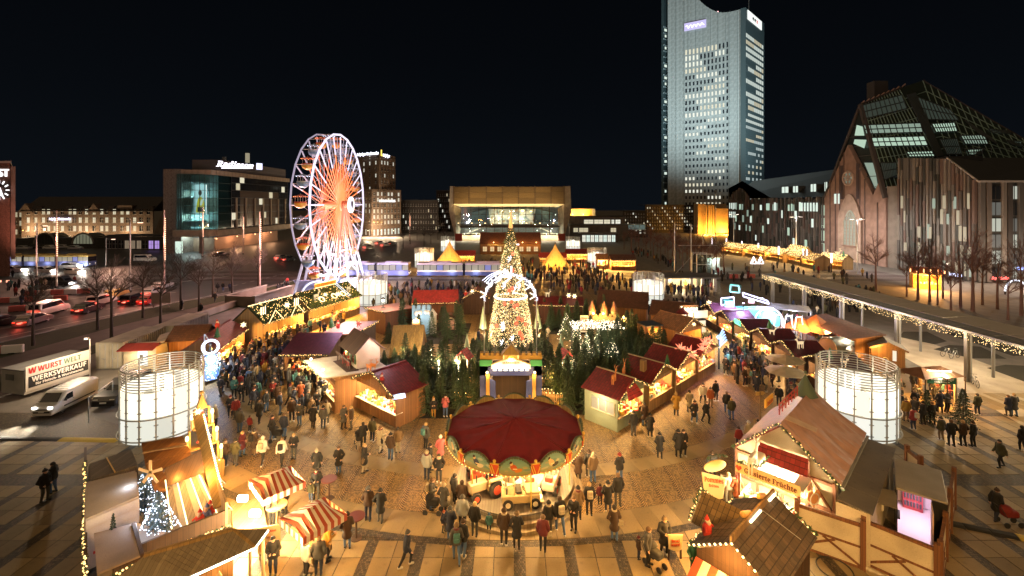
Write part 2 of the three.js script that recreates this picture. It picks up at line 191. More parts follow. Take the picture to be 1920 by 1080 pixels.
{// the tower
  const Q=(px,d)=>V3(X(px,d),0,-d),o=T('office_tower','tall pale floodlit concave office tower with a swooping roof edge','tower',Q(1330,312)),wall=M([.44,.47,.46],{map:tConc});
  const plan=(px)=>{const u=(px - 1252)/ 146;return 316 - 29*u + 9*u*(1 - u);};
  const H=(px)=>{const k=(px - 1300)/ 98;return px<1300?Y(-14,plan(px)):Y(k<.56?23.5 - 36*Math.pow(1 - k / .56,1.9):23.5 - 9.5*Math.pow((k - .56)/ .44,1.6),plan(px));};
  const g=[];let all=0;const rest=[];
  const wall1=(pa,pb)=>{const a=Q(pa,plan(pa)),b=Q(pb,plan(pb));return[a,b,Math.atan2(-(b.z - a.z),b.x - a.x)];};
  const strip=(pa,pb)=>{const[a,b]=wall1(pa,pb);const n=b.clone().sub(a).normalize().cross(V3(0,1,0)).multiplyScalar(-.6),f=[[0,1,3,2],[4,6,7,5],[0,2,6,4],[1,5,7,3],[2,3,7,6]];const p=[a,b,a.clone().setY(H(pa)),b.clone().setY(H(pb))];g.push(mesh3([...p,...p.map(q=>q.clone().add(n))],f));};
  for(let px=1252;px<1282;px +=7.75)strip(px,px + 7.6);
  for(let px=1367;px<1397;px +=7.75)strip(px,px + 7.6);
  const rows=[];for(let r=0;r<28;r++){const yb=118.5 - r*4.28;const h=r<5?3.5 - r*.2:r<11?2.7:2.0;rows.push([yb,yb + h]);}
  const frameM=M([.05,.06,.06]);
  for(let c=0;c<12;c++){const pa=1283 + c*7,pb=pa + 7,[a,b,ry]=wall1(pa,pb),w=a.distanceTo(b),d=b.clone().sub(a).normalize(),n=d.clone().cross(V3(0,1,0));
    let y=0;const mid=a.clone().add(b).multiplyScalar(.5).addScaledVector(n,-.4);
    for(const[v0,v1]of[...rows].reverse()){g.push(bx(w,v0 - y,.8,mid.x,y,mid.z,ry));y=v1;for(const s of[0,1]){const q=a.clone().addScaledVector(d,s?w - .31:.31).addScaledVector(n,-.4);g.push(bx(.62,v1 - v0,.8,q.x,v0,q.z,ry));}}
    g.push(mesh3([...[a,b].flatMap((p,i)=>[p.clone().setY(y),p.clone().setY(H(i?pb:pa))]),...[a,b].flatMap((p,i)=>[p.clone().setY(y).addScaledVector(n,-.8),p.clone().setY(H(i?pb:pa)).addScaledVector(n,-.8)])],[[0,2,3,1],[1,3,7,5],[4,5,7,6]]));
    rows.forEach(([v0,v1],r)=>{const band=Math.sin(r*2.1 + Math.floor(c /(3 + r % 4))*1.7 + r*r);let m=r>11&&r !==14&&r !==15&&r<19?(band>.7?litA[2]:darkPane):band>-.35?litA[r % 3?2:0]:darkPane;if(r>24)m=band>0?litA[1]:darkPane;const q=mid.clone().addScaledVector(n,.05),key='tw' +(v1 - v0).toFixed(2);const geo=paneGeo[key]??=bx(2,v1 - v0,.05);
      if(all++<300){const x=P(o,'window',geo,m);x.position.set(q.x - o.position.x,v0,q.z - o.position.z);x.rotation.y=ry;}else rest.push(geo.clone().rotateY(ry).translate(q.x,v0,q.z));});
 }
  W(o,'wall',JU(g),wall);stuff(W(o,'windows',J(rest),darkPane));
 {const j=[];for(const px of[1252,1267.5,1282.6,1367.2,1382.6,1397.5]){const a=Q(px,plan(px)- .15);j.push(bx(.18,H(px)- 1,.1,a.x,0,a.z));}for(let px=1290;px<1367;px +=14){const a=Q(px,plan(px)- .1);j.push(bx(.15,H(px)- 123,.1,a.x,122.5,a.z));}W(o,'wall_joint',JU(j),M([.12,.14,.14]));}
  // dark glass flank on the right and the narrow one on the left, with bands of lit offices
  const A1=Q(1398,286.5),B1=Q(1433,312),L=A1.distanceTo(B1),d=B1.clone().sub(A1).normalize(),n=d.clone().cross(V3(0,1,0)),ry=Math.atan2(-d.z,d.x),c1=A1.clone().add(B1).multiplyScalar(.5).addScaledVector(n,-1.5);
  W(o,'side_wall',JU(bx(L,Y(18,290),3,c1.x,0,c1.z,ry)),M([.05,.07,.075],{rough:.3}));
  const bands=[],bars=[],lit2=[],lit3=[];for(let r=0;r<30;r++){const y=122 - r*4.1,k=Math.sin(r*5.3)*.5 + .5;for(let s=0;s<9;s++){if(r>17&&Math.sin(s*3 + r*7)>.2||Math.sin(r*9.7)>.55&&s<5||s<1&&k>.6)continue;const q=A1.clone().addScaledVector(d,L*(s + .6)/ 9.6).addScaledVector(n,.02);((r +(s>>2))% 5===1?lit3:r>13?lit2:bands).push(bx(L / 9.6*.8,1.8 +(r<12?.9:0),.05,q.x,y,q.z,ry));}const q=A1.clone().addScaledVector(d,L / 2).addScaledVector(n,.15);bars.push(bx(L,.35,.3,q.x,y - .5,q.z,ry));}
  stuff(W(o,'side_windows',J(bands),E([.85,.95,.86],.62)));stuff(W(o,'side_windows',J(lit2),E([.8,.95,.92],.45)));stuff(W(o,'side_windows',J(lit3),E([1,.9,.62],.5)));stuff(W(o,'floor_edge',JU(bars),M([.03,.045,.05])));
  const A0=Q(1243,324),c0=A0.clone().add(Q(1252,316)).multiplyScalar(.5);W(o,'side_wall',JU(bx(4.4,Y(-8,316),2,c0.x,0,c0.z - 1.5,.6)),M([.05,.08,.09],{rough:.3}));
  const fe=[],fl=[];for(let r=0;r<33;r++){fe.push(bx(4.6,.8,.3,c0.x,6 + r*4.2,c0.z + .2,.6));if(r % 3==1||r % 7==2)fl.push(bx(1.6 + r % 2,1.7,.1,c0.x + .3,8 + r*4.2,c0.z - .2,.6));}stuff(W(o,'floor_edge',JU(fe),M([.22,.28,.3])));stuff(W(o,'side_windows',J(fl),litGreen[1]));
  // signs on the roof edge
  const sg=(pa,pb,ya,yb,dz)=>{const a=Q(pa,dz(pa)- .5),b=Q(pb,dz(pb)- .5);return{c:a.clone().add(b).multiplyScalar(.5).setY((ya + yb)/ 2),w:a.distanceTo(b),h:yb - ya,ry:Math.atan2(-(b.z - a.z),b.x - a.x)};};
  let s=sg(1283,1324,134,140.6,plan);const panel=W(o,'roof_sign',tr(bx(s.w,5.2,.5,0,-2.6,0),s.c.x,s.c.y,s.c.z,s.ry),E([.62,.56,.95],.95));const wv=new THREE.TubeGeometry(new THREE.CatmullRomCurve3([...Array(15).keys()].map(i=>V3((i / 14 - .5)*s.w*.85,Math.sin(i*2.2)*.8*(1 +(i % 3)*.4),.45))),60,.28,5);P(panel,'script',tr(wv,s.c.x - o.position.x,s.c.y,s.c.z - o.position.z,s.ry),E([1,1,1],1.6));
  s={c:A1.clone().addScaledVector(d,L*.46).setY(137).addScaledVector(n,.2),ry};const p2=W(o,'roof_sign',tr(bx(L*.74,5.8,.3,0,-2.9,0),s.c.x,s.c.y,s.c.z,ry),E([.95,1,.95],1.1));const f0=s.c.clone().addScaledVector(n,.2),lt=(str,dx,m)=>P(p2,'letter',tr(fitText(str,2.8,2.6,.15),f0.x + d.x*dx - o.position.x,f0.y - 1.2,f0.z + d.z*dx - o.position.z,ry),m);lt('e',-3.9,mt.black);lt('e',-.2,mt.black);lt('x',3.6,E([1,.05,.05],.7));
  const ant=Q(1404,296);W(o,'mast',JU(bm(ant.clone().setY(138),ant.clone().setY(158),.25)),mt.steel);W(o,'roof_block',JU(bx(16,8,6,X(1335,312),132,-316)),M([.2,.06,.05]));W(o,'beacon',J(sp(.45,X(1346,305),Y(22,305),-305)),E([1,.5,.5],3));
  for(const[x,z,tx,ty,k]of[[160,-185,1375,95,1],[85,-190,1290,110,.75]]){const q=one('floodlight',J(bx(1.2,1,.4,0,21.4,0,0,-.6),cy(.1,.1,21,0,0,.3)).translate(x,0,z),mt.steel,k>.9?'floodlight mast behind the university building':'floodlight mast in front of the tower','floodlight');spot([x,22.8,z - .6],[X(tx,300),ty,-300],80000*k,.6,[.76,.95,.98],.5);}
}
{// orange lit entrance block at the foot of the tower
  const d=250,o=T('entrance_block','orange lit office entrance with tall columns beside the tower','building',[X(1339,d),0,-d]),m=M([.5,.34,.16],{map:tGrime}),x=(px)=>X(px,d),y=(py)=>Y(py,d);
  W(o,'wall',JU(bx(x(1366)- x(1313),y(382),6,x(1339.5),0,-d - 6)),m);W(o,'block',JU(bx(x(1365)- x(1342),y(391)- y(437),3,x(1353.5),y(437),-d - 1.4)),m);W(o,'window_band',J(...[0,1,2,3,4].map(i=>bx(1,1.6,.1,x(1347 + i*3.2),y(449),-d - 2.9))),litA[1]);
  for(const px of[1325.5,1331,1335,1340])W(o,'column',cy(.55,.55,y(385),x(px),0,-d - 1.2,12),m);
  for(const[px,k]of[[1319,420],[1333,380],[1356,460]]){W(o,'lamp',sp(.2,x(px),1.2,-d + 3),E([1,.42,.06],4));lamp([x(px),1.2,-d + 3],k*1.6,[1,.42,.06],.2);}
}
{// concert hall
  const d=195,o=T('concert_hall','concert hall with golden panelled upper front over a tall glass facade','building',[X(957,d),0,-d]),x=(px)=>X(px,d),y=(py)=>Y(py,d);
  const pale=M([.62,.55,.42],{map:tConc}),panel=[0,1,2].map(i=>M([.30 - i*.05,.195 - i*.034,.075 - i*.014],{map:tStraw,key:'gw' + i}));
  const e=[851,879.5,912,942,972,1003,1033,1057.5];
  for(let i=0;i<7;i++)for(let r=0;r<3;r++)W(o,'panel',JU(bx(x(e[i + 1])- x(e[i])- .3,(y(350)- y(382))/ 3 - .08,.3,(x(e[i])+ x(e[i + 1]))/ 2,y(382)+ r*(y(350)- y(382))/ 3,-d + .1)),panel[(i*2 + r)% 3]);
  W(o,'rib',JU(...e.map(px=>bx(.55,y(349)- y(382.5),.6,x(px),y(382.5),-d + .25))),M([.05,.03,.015]));
  W(o,'upper_block',JU(bx(x(1057.5)- x(851),y(350)- y(382),30,x(954.2),y(382),-d - 15.2)),M([.2,.14,.07]));
  const z0=-d,wing=(s,a,b,c,e2)=>{const pts=[[x(a),y(349.5),z0],[x(b),y(348.5),z0 - 3],[x(c),y(397),z0 - 3],[x(e2),y(382.5),z0]];W(o,'wing',sheet(pts,s*.6),pale);};
  wing(1,851,842,840,851);wing(1,1057.5,1071,1073,1057.5);
  W(o,'soffit',sheet([[x(851),y(382.4),z0 + .2],[x(1057.5),y(382.4),z0 + .2],[x(1050),y(387),z0 - 8],[x(858),y(387),z0 - 8]],.3),M([.75,.68,.5]));
  W(o,'side_wing',sheet([[x(840),y(397),z0 - 3],[x(851),y(382.5),z0],[x(860),y(392),z0 - 7],[x(858),y(440),z0 - 7],[x(853),y(452),z0 - 3]],.4),M([.5,.42,.3],{map:tConc}));W(o,'side_wing',sheet([[x(1073),y(397),z0 - 3],[x(1057.5),y(382.5),z0],[x(1050),y(392),z0 - 7],[x(1052),y(440),z0 - 7],[x(1058),y(452),z0 - 3]],.4),M([.5,.42,.3],{map:tConc}));
  const gz=-d - 7,k=(d + 7)/ d,gx=(px)=>X(px,d + 7),gy=(py)=>Y(py,d + 7);
  W(o,'glass_front',J(bx(gx(1053)- gx(860),gy(388)- gy(441),.06,gx(956.5),gy(441),gz)),glass([.75,.85,.9]));
  const mul=[];for(const px of[860,883,898,912,927.5,942,957,972,986,1001,1016,1030,1052])mul.push(bx(px % 5?.22:.4,gy(386)- gy(441),.4,gx(px),gy(441),gz + .3));for(const py of[402,414.5,425.5,441])mul.push(bx(gx(1053)- gx(860),py>424?.5:.14,.35,gx(956.5),gy(py),gz + .5));W(o,'mullion',JU(mul),M([.05,.035,.025]));
  // inside: the painted underside of the hall, galleries, foyer
  const iz=gz - 7;W(o,'inner_wall',JU(bx(52,20,.5,gx(956),-.0,iz - 8)),M([.35,.36,.36],{map:tGrime}));W(o,'hall_belly',sheet([[gx(915),gy(391),iz + 4],[gx(1005),gy(391),iz + 4],[gx(1001),gy(424),iz - 2],[gx(918),gy(424),iz - 2]],.3),new THREE.MeshStandardMaterial({roughness:.8,map:canvas(256,128,(c,w,h)=>{c.fillStyle='#d6d2c4';c.fillRect(0,0,w,h);const q=['#c98f4a','#b0642f','#8fa0a6','#e8e2cf','#a9b7bd','#d9b98a','#6f8188'];for(let i=0;i<120;i++){c.globalAlpha=.45;c.fillStyle=pick(q);c.beginPath();c.ellipse(rnd(w),rnd(h),rnd(4,26),rnd(2,9),rnd(3),0,7);c.fill();}},true,[1 / 22,1 / 11])}));
  for(const s of[-1,1]){const a=s<0?915:1005,b=s<0?880:1036;W(o,'hall_flank',sheet([[gx(a),gy(391),iz + 4],[gx(a),gy(424),iz - 2],[gx(b),gy(418),iz - 6],[gx(b + s*6),gy(400),iz - 6]],.3),M([.10,.15,.18]));}
  W(o,'gallery',JU(bx(gx(1051)- gx(861),.5,9,gx(956),gy(427),gz - 5),bx(gx(1051)- gx(861),1,.1,gx(956),gy(427)+ .5,gz - .8)),M([.16,.1,.07]));W(o,'stair',JU(sq([gx(872),gy(440),gz - 3],[gx(900),gy(428),gz - 3],2,.4),sq([gx(1042),gy(440),gz - 3],[gx(1014),gy(428),gz - 3],2,.4)),M([.6,.52,.4]));
  for(const[px,py]of[[868,403],[1043,403],[935,419],[980,419],[905,433],[1008,433],[957,436],[880,434],[1034,434]]){W(o,'lamp',sp(.22,gx(px),gy(py),gz - 3.5),E([1,.86,.6],6));lamp([gx(px),gy(py),gz - 3.5],py<410?60:80,[1,.80,.52],.2);}
  W(o,'foyer_wall',JU(bx(gx(1050)- gx(862),3.4,.3,gx(956),0,gz - 3)),M([.7,.6,.42],{map:tGrime}));W(o,'door',J(...[...Array(9).keys()].map(i=>bx(1.5,2.6,.1,gx(918 + i*9.5),.1,gz - 2.7))),M([.1,.11,.12],{rough:.2}));
  for(const px of[870,893,920,945,970,1000,1025,1045]){W(o,'lamp',sp(.22,gx(px),3.1,gz - 1.2),E([1,.9,.68],8));lamp([gx(px),3.1,gz - 1.2],55,[1,.85,.6],.2);}
  for(const px of[859,1054])W(o,'poster',bx(3,3.2,.2,x(px),.6,z0 - 2),M([.3,.05,.03]));
  for(const px of[864,888,912,938,962,986,1010,1034]){W(o,'floodlight',J(bx(.6,.3,.4,x(px),8.6,-d + 8.7)),E([1,.75,.4],2));spot([x(px),9,-d + 8.5],[x(px),21,-d],760,.75,[1,.66,.27],.2);}
  W(o,'floodlight_bar',JU(bx(x(1050)- x(860),.12,.12,x(955),8.4,-d + 8.7)),mt.dark);
}
{// hotel
  const d=153,o=T('hotel','hotel with a rounded glass corner, dark glass side and script sign','building',[X(392,d),0,-d - 20]),y=(py)=>Y(py,d),x=(px)=>X(px,d),stone=M([.38,.32,.27],{map:tBrick,bump:.004});
  const xr=-101.9,zr=-207;// the glass side runs back along x = xr
  W(o,'stone_wall',JU(bx(x(340)- x(306),y(317),20,(x(306)+ x(340))/ 2,0,-d - 10)),stone);
  W(o,'cornice',JU(bx(xr - x(340)+ .6,1.6,3,(x(340)+ xr)/ 2 + .3,y(327),-d - 1.5),sq([xr - .5,y(322.5),-d - 3],[xr - .5,y(322.5),zr],2.4,1.6)),M([.55,.42,.30],{map:tConc}));
  W(o,'attic',JU(bx(10,4,46,xr - 5.6,y(318),-d - 30)),M([.10,.09,.09]));W(o,'core',JU(bx(14,y(320)- 6,48,xr - 7.6,5,-d - 29)),M([.05,.05,.055]));
  W(o,'podium',JU(bx(x(402)- x(336),2.2,4,x(369),y(443),-d + 1),sq([xr + .9,y(437.5),-d - 1],[xr + .9,y(437.5),zr],3,2)),M([.5,.40,.29],{map:tConc}));
  W(o,'base_wall',JU(bx(10,5,.4,xr - 7,0,-d - 6),sq([xr - 5,2.5,-d - 6],[xr - 5,2.5,zr],.4,5)),M([.2,.13,.09]));W(o,'base_column',JU(bx(1,5.6,1,x(378),0,-d)),stone);
  for(const z of[160,172,184,196]){W(o,'lamp',sp(.2,xr - 2,4.4,-z),E([1,.45,.2],6));lamp([xr - 2,4.4,-z],70,[1,.5,.25],.2);}W(o,'entrance',bx(2.4,4,.2,x(336),0,-d + .1),E([.8,1,.85],.9));
  // rounded glass corner with a lit advertisement inside
  const gl=glass([.6,.78,.8],.05),R=5.2,cx=x(392)- R,cz=-d - R + 1.5,y0=y(431),y1=y(327),pts=[[x(338),-d + 1.5]];for(let i=0;i<=6;i++){const a=PI / 2*i / 6;pts.push([cx + R*Math.sin(a),cz + R*Math.cos(a)]);}pts.push([xr + .1,-d - 12]);
  const bars=[],pan=[];for(let i=1;i<pts.length;i++){const[ax,az]=pts[i - 1],[bx2,bz]=pts[i];pan.push(sheet([[ax,y0,az],[bx2,y0,bz],[bx2,y1,bz],[ax,y1,az]],.05));const n=i===1?6:1;for(let k=0;k<n;k++)bars.push(bx(.12,y1 - y0,.16,ax +(bx2 - ax)*k / n,y0,az +(bz - az)*k / n));for(let r=0;r<=7;r++)bars.push(sq([ax,y0 +(y1 - y0)*r / 7,az],[bx2,y0 +(y1 - y0)*r / 7,bz],.12,.14));}
  W(o,'corner_glass',J(pan),gl);W(o,'mullion',JU(bars),M([.05,.09,.09]));W(o,'inner_wall',JU(bx(x(392)- x(338),y1 - y0,.3,x(364),y0,-d - 5),...[0,1,2,3,4,5,6].map(i=>bx(9,.35,3,x(349),y0 + i*(y1 - y0)/ 7,-d - 2.5))),M([.4,.48,.48]));
  const ad=new THREE.MeshStandardMaterial({roughness:.5,color:0x222222,emissive:0xffffff,emissiveIntensity:1.1,emissiveMap:canvas(128,256,(c,w,h)=>{const g=c.createLinearGradient(0,0,0,h);g.addColorStop(0,'#f4fbf6');g.addColorStop(1,'#c9dcd8');c.fillStyle=g;c.fillRect(0,0,w,h);c.fillStyle='#e9c33a';c.beginPath();c.moveTo(20,235);c.quadraticCurveTo(30,110,62,100);c.quadraticCurveTo(110,110,112,240);c.fill();c.fillStyle='#5a4234';c.beginPath();c.ellipse(62,70,17,24,0,0,7);c.fill();c.fillStyle='#2d3434';c.fillRect(36,190,60,40);c.fillStyle='#f2e6d8';c.beginPath();c.ellipse(76,150,12,30,.3,0,7);c.fill();})});
 {const g=new THREE.PlaneGeometry(x(386)- x(362),y(346)- y(403));W(o,'advertisement',g.translate(x(374),(y(346)+ y(403))/ 2,-d - .4),ad);}for(const yy of[6,12,19,24]){W(o,'lamp',sp(.2,x(352),yy,-d - 2),E(COOL,5));lamp([x(352),yy,-d - 2],55,[.75,1,.95],.2);}
  facade(o,[xr,0,-d - 12.2],[xr,0,zr],y(431),y(327),cols(zr*-1 - d - 12.2,16,2.9,0.4),rowsOf(y(431)+ .3,2.72,7,2.45),M([.03,.032,.035],{rough:.3}),(i,j)=>(i*7 + j*5)% 29===3?litA[1]:(i*3 + j*5)% 31===5?litA[0]:(j<5&&i>1&&i<13?M([.10,.075,.055],{rough:.25}):darkPane),{t:.4,set:.15,wallName:'glass_frame'});
  W(o,'fin',JU(...[...Array(8).keys()].map(i=>bx(.5,11,.4,xr + .2,y(431),-d - 15 - i*6))),M([.42,.36,.26]));
 {const s=T('roof_letters','white glowing script letters on the roof of the hotel','sign',[xr - .3,y(317)+ .2,-d - 8]),w=11.4;const m=E([.93,.88,1],3.2);P(s,'lettering',fitText('Radisson',w,1.9,.3,fontS).applyMatrix4(new THREE.Matrix4().makeShear(0,0,.35,0,0,0)).rotateY(PI / 2 - .62).translate(1,.3,0),m);const r=P(s,'square',bx(1.9,2.2,.3,0,0,0).rotateY(PI / 2 - .62).translate(6.4,0,-5.2),E([.72,.72,1],1.7));P(s,'underline',bm([-1.6,-.1,3],[4.6,.3,-3.1],.12),m);P(s,'bracket',JU(sq([-3,-.35,3.8],[7,-.35,-6],.2)),mt.dark);s.position.x=X(414,d - 2)+ 2.4;s.position.z=-d + 0;}
  for(const[px,py,s]of[[420.5,302,3],[464,297,3.4]])W(o,'roof_unit',JU(bx(1,s,1,X(px,d + 10),Y(py + 8,d + 10),-d - 10)),px>450?E([1,.9,.6],.3):mt.steel);
}
{// brown stone tower block behind the wheel
  const d=240,o=T('stone_tower','brown stone tower block with a lit sign on its roof','building',[X(705,d),0,-d]),m=M([.34,.24,.17],{map:tBrick}),c=(px,dd)=>V3(X(px,dd),0,-dd);
  const cor=c(712,238),l=c(655,262),r=c(741.5,252);const pm=(k)=>(i,j)=>Math.sin(i*12.9 + j*7.3 + k)>.62?litA[(i + j)% 3]:darkPane;
  facade(o,l,cor,8,Y(294,240),cols(l.distanceTo(cor),5,1.5),rowsOf(24,3.4,6,1.9),m,(i,j)=>j===4&&i>1||Math.sin(i*9 + j*5)>.8?litA[2]:darkPane,{frame:.12});
  facade(o,cor,r,8,Y(294,240),cols(cor.distanceTo(r),5,1.2,.6),rowsOf(24,3.4,6,1.9),m,(i,j)=>j===4&&i !==3||j===2&&(i===1||i===4)?litA[2]:darkPane,{frame:.12});
  W(o,'roof',sheet([l,cor,r,c(690,275)].map(p=>p.setY(Y(293,240)+ .2)),.8),m);
  const r2=c(752,250),l2=c(640,262),k2=c(697,234);
  facade(o,l2,k2,0,Y(356,240),cols(l2.distanceTo(k2),9,1.3,.6),[...rowsOf(.4,4,1,3),...rowsOf(6,3,6,1.8)],m,(i,j)=>j===0?litA[2]:pm(2)(i,j),{frame:.12});
  facade(o,k2,r2,0,Y(356,240),cols(k2.distanceTo(r2),8,1.2,.5),[...rowsOf(.4,4,1,3),...rowsOf(6,3,6,1.8)],m,(i,j)=>j===0?litGreen[1]:j>4?(i % 3?litA[2]:darkPane):pm(5)(i,j),{frame:.12});
  W(o,'lower_roof',sheet([l2,k2,r2,c(700,275)].map(p=>p.clone().setY(Y(355,240))),.6),m);
  for(const px of[690,715,738]){W(o,'lamp',sp(.22,X(px,226),3.4,-226),E(WHITE,4));lamp([X(px,226),3.4,-226],420,[1,.72,.45],.3);}
  const s1=fr(c(669,247),c(711,238)),sg=T('roof_letters','white lit lettering along the roof of the brown stone tower','sign',s1.c.setY(Y(290,240)),s1.ry);P(sg,'lettering',fitText('Leipziger Stadtwerke',s1.w*.95,1.5,.3),E([.85,.85,1],2.6));P(sg,'rail',bx(s1.w,.2,.2,0,-.3,0),mt.dark);
  const s2=fr(c(714,238),c(732,246)),sh=T('roof_letters','yellow L with small white letters at the tower corner','sign',s2.c.setY(Y(293,240)),s2.ry);P(sh,'letter',fitText('L',1.6,3.2,.3).translate(-s2.w / 2 + .8,0,0),E([1,.65,.1],2));P(sh,'lettering',fitText('Leipziger',s2.w*.7,1.5,.3).translate(.5,-.1,0),E([.85,.85,1],2.6));P(sh,'rail',bx(s2.w,.2,.2,0,-.3,0),mt.dark);
  const s3=fr(c(711,231),c(741,245)),sj=T('sign_letters','row of white lit letters across the middle of the brown tower','sign',s3.c.setY(Y(379,236)),s3.ry);P(sj,'lettering',fitText('EUROPAHAUS',s3.w,1.3,.2),E([1,.95,.9],1.6));P(sj,'rail',bx(s3.w,.15,.15,0,-.2,0),mt.dark);
}
{// long gabled building on the left
  const d=185,o=T('gabled_building','long four storey building with two gables and many lit windows','building',[X(170,d),0,-d]),m=M([.26,.185,.13],{map:tBrick}),a=V3(X(40,d),0,-d),b=V3(X(287,d),0,-d),L=a.distanceTo(b),e=Y(396,d);
  const cs=[2,5,8,10,12.5,15.5,18.5,20.3,22.5,25,28,31,33,36,39,41.3,44,46.6,49.5].map(u=>[u*1.03,u*1.03 + 1.35]);
  facade(o,a,b,0,e,cs,[...rowsOf(5.6,3.4,3,2.1),[1,3.8]].sort((p,q)=>p[0]- q[0]),m,(i,j)=>j===0?darkPane:Math.sin(i*4.7 + j*8.1)>-.62&&i<17?litA[(i + j)% 2]:darkPane,{frame:.1});
  W(o,'roof',mesh3([[a.x,e,-d + .5],[b.x,e,-d + .5],[b.x,e + 6,-d - 7],[a.x,e + 6,-d - 7],[a.x,e,-d - 14],[b.x,e,-d - 14]],[[0,1,2,3],[3,2,5,4],[0,3,4],[1,5,2]]),M([.035,.025,.025],{map:tRoof}));
  for(const px of[48,176]){const x=X(px,d);W(o,'gable',mesh3([[x - 3,e - .6,-d + .25],[x + 3,e - .6,-d + .25],[x,e + 3.2,-d + .25],[x - 3,e - .6,-d - 4],[x + 3,e - .6,-d - 4],[x,e + 3.2,-d - 4]],[[0,1,2],[1,4,5,2],[0,2,5,3]]),m);}
  W(o,'dormer',JU(bx(6,2.2,3,X(234,d),e + .2,-d - 1.5)),m);for(const px of[70,125,158,205,280])W(o,'dormer',JU(bx(2,1.2,2,X(px,d),e + .9,-d - 1.8)),M([.1,.08,.07]));
  const s=T('sign_letters','lilac lit lettering on the long gabled building','sign',[X(111,d - 1),Y(412.5,d),-d + .6]);P(s,'lettering',fitText('Leipziger Wasserwerke',X(131,d)- X(91.5,d),.95,.2),E([.75,.7,1],2.4));P(s,'rail',bx(8.4,.12,.12,0,-.2,0),mt.dark);
  for(const[px,py,k]of[[43,432,70],[150,447,90],[230,448,90],[90,447,60]]){W(o,'lamp',sp(.2,X(px,d - 2),Y(py,d - 2),-d + 2),E(WARM,4));lamp([X(px,d - 4),Y(py,d - 2),-d + 4],k*2.6,[1,.66,.36],.3);}
  const o2=T('side_building','dark narrow house wing between red building and gabled building','building',[X(32,190),0,-190]);facade(o2,[X(10,190),0,-190],[X(47,188),0,-189],0,Y(398,190),cols(8.2,4,1.1,.3),rowsOf(4,3.6,3,2),m,(i,j)=>(i + j)% 3?litA[1]:darkPane,{frame:.1});W(o2,'roof',JU(bx(8.6,.5,9,X(28,190),Y(398,190),-193)),mt.dark);
  // low hall with arched windows and the shop range beside it
  const h=T('station_hall','low dark hall with two arched windows in front of the gabled building','building',[X(120,170),0,-170]),hd=170;W(h,'wall',JU(bx(X(195,hd)- X(28,hd),Y(446,hd),6,X(112,hd),0,-hd - 3)),M([.08,.075,.06],{map:tBrick}));
  for(const px of[84,156]){const x=X(px,hd),y0=Y(448,hd)- 1.8,R=3.9;W(h,'arch',J(new THREE.TorusGeometry(R,.3,6,24,PI).translate(x,y0,-hd + .1)),M([.2,.18,.14]));W(h,'arch_roof',new THREE.CylinderGeometry(R,R,6,20,1,false,-PI / 2,PI).rotateX(-PI / 2).translate(x,y0,-hd - 3.1),M([.06,.06,.05]));const wn=W(h,'arched_window',new THREE.CircleGeometry(R - .3,20,0,PI).translate(x,y0,-hd + .06),px>100?E([.9,.9,.6],.16):M([.03,.035,.03],{rough:.2}));P(wn,'glazing_bar',JU(...[-2.4,-1.2,0,1.2,2.4].map(q=>bx(.12,Math.sqrt(Math.max(.3,12 - q*q)),.1,x + q - h.position.x,y0 - h.position.y,-hd + .12 - h.position.z))),mt.dark);}
  const q=T('shop_range','low flat range of shops with lilac lit windows beside the hotel','building',[X(245,165),0,-165]);facade(q,[X(196,165),0,-165],[X(312,163),0,-163],0,Y(443,165),cols(22,9,1.9,.5),[[.5,3.4]],M([.06,.055,.05]),(i)=>i>6?E([.62,.4,1],.7):i>2&&i<6?E([1,.75,.5],.22):darkPane,{frame:.08});W(q,'roof',JU(bx(23,.4,8,X(253,165),Y(443,165),-169)),mt.dark);W(q,'gable',mesh3([[X(286,172),Y(442,172),-172],[X(312,172),Y(442,172),-172],[X(312,172),Y(380,172),-172]],[[0,1,2]]),M([.32,.25,.2],{map:tConc}));
}
{// red building at the left edge
  const d=104,o=T('red_building','red brick building with white letters and dial sign at picture edge','building',[X(-40,d),0,-d]),x0=X(-80,d),x1=X(19,d),top=Y(306,d);
  const pr=(a,b,y0,y1,g=0)=>{const p=[[a,-d + g],[b,-d + g],[b*1.13,-d*1.13],[a*1.13,-d*1.13]];return mesh3([...p.map(q=>[q[0],y0,q[1]]),...p.map(q=>[q[0],y1,q[1]])],[[0,1,5,4],[1,2,6,5],[2,3,7,6],[3,0,4,7],[4,5,6,7]]);};W(o,'wall',pr(x0,x1,0,top),mt.brick);W(o,'corner_pier',pr(x1 + .02,x1 + 1.1,Y(486,d),Y(312,d),-.1),M([.45,.30,.25],{map:tConc}));W(o,'roof_edge',pr(x0,x1 + .5,top,top + .5,.25),M([.4,.35,.33]));
  W(o,'letters',fitText('POST',5.4,1.7,.25).translate(X(-5,d),Y(331,d),-d),E([1,1,1],1.8));const lv=W(o,'louvre',JU(...[...Array(14).keys()].map(i=>bx(5.6,.1,.2,X(-3.5,d),Y(371,d)+ i*.28,-d + .12))),M([.03,.03,.035]));W(o,'dial',J(fitText('A',2,2,.2).translate(X(2,d),Y(367,d)- .1,-d + .4),...[...Array(12).keys()].map(i=>bx(.24,.75,.15).translate(0,1.55,0).rotateZ(-i*PI / 6).translate(X(2,d),Y(356.5,d),-d + .4))),E([1,1,1],1.8));
  for(const[x,k]of[[X(-14,95),250],[X(12,96),300]]){W(o,'floodlight',J(bx(.5,.4,.3,x,0,-96.3)),E([1,.4,.25],2));spot([x,.6,-96.8],[x,16,-104],k*2.2,.9,[1,.42,.30],.2);}
}
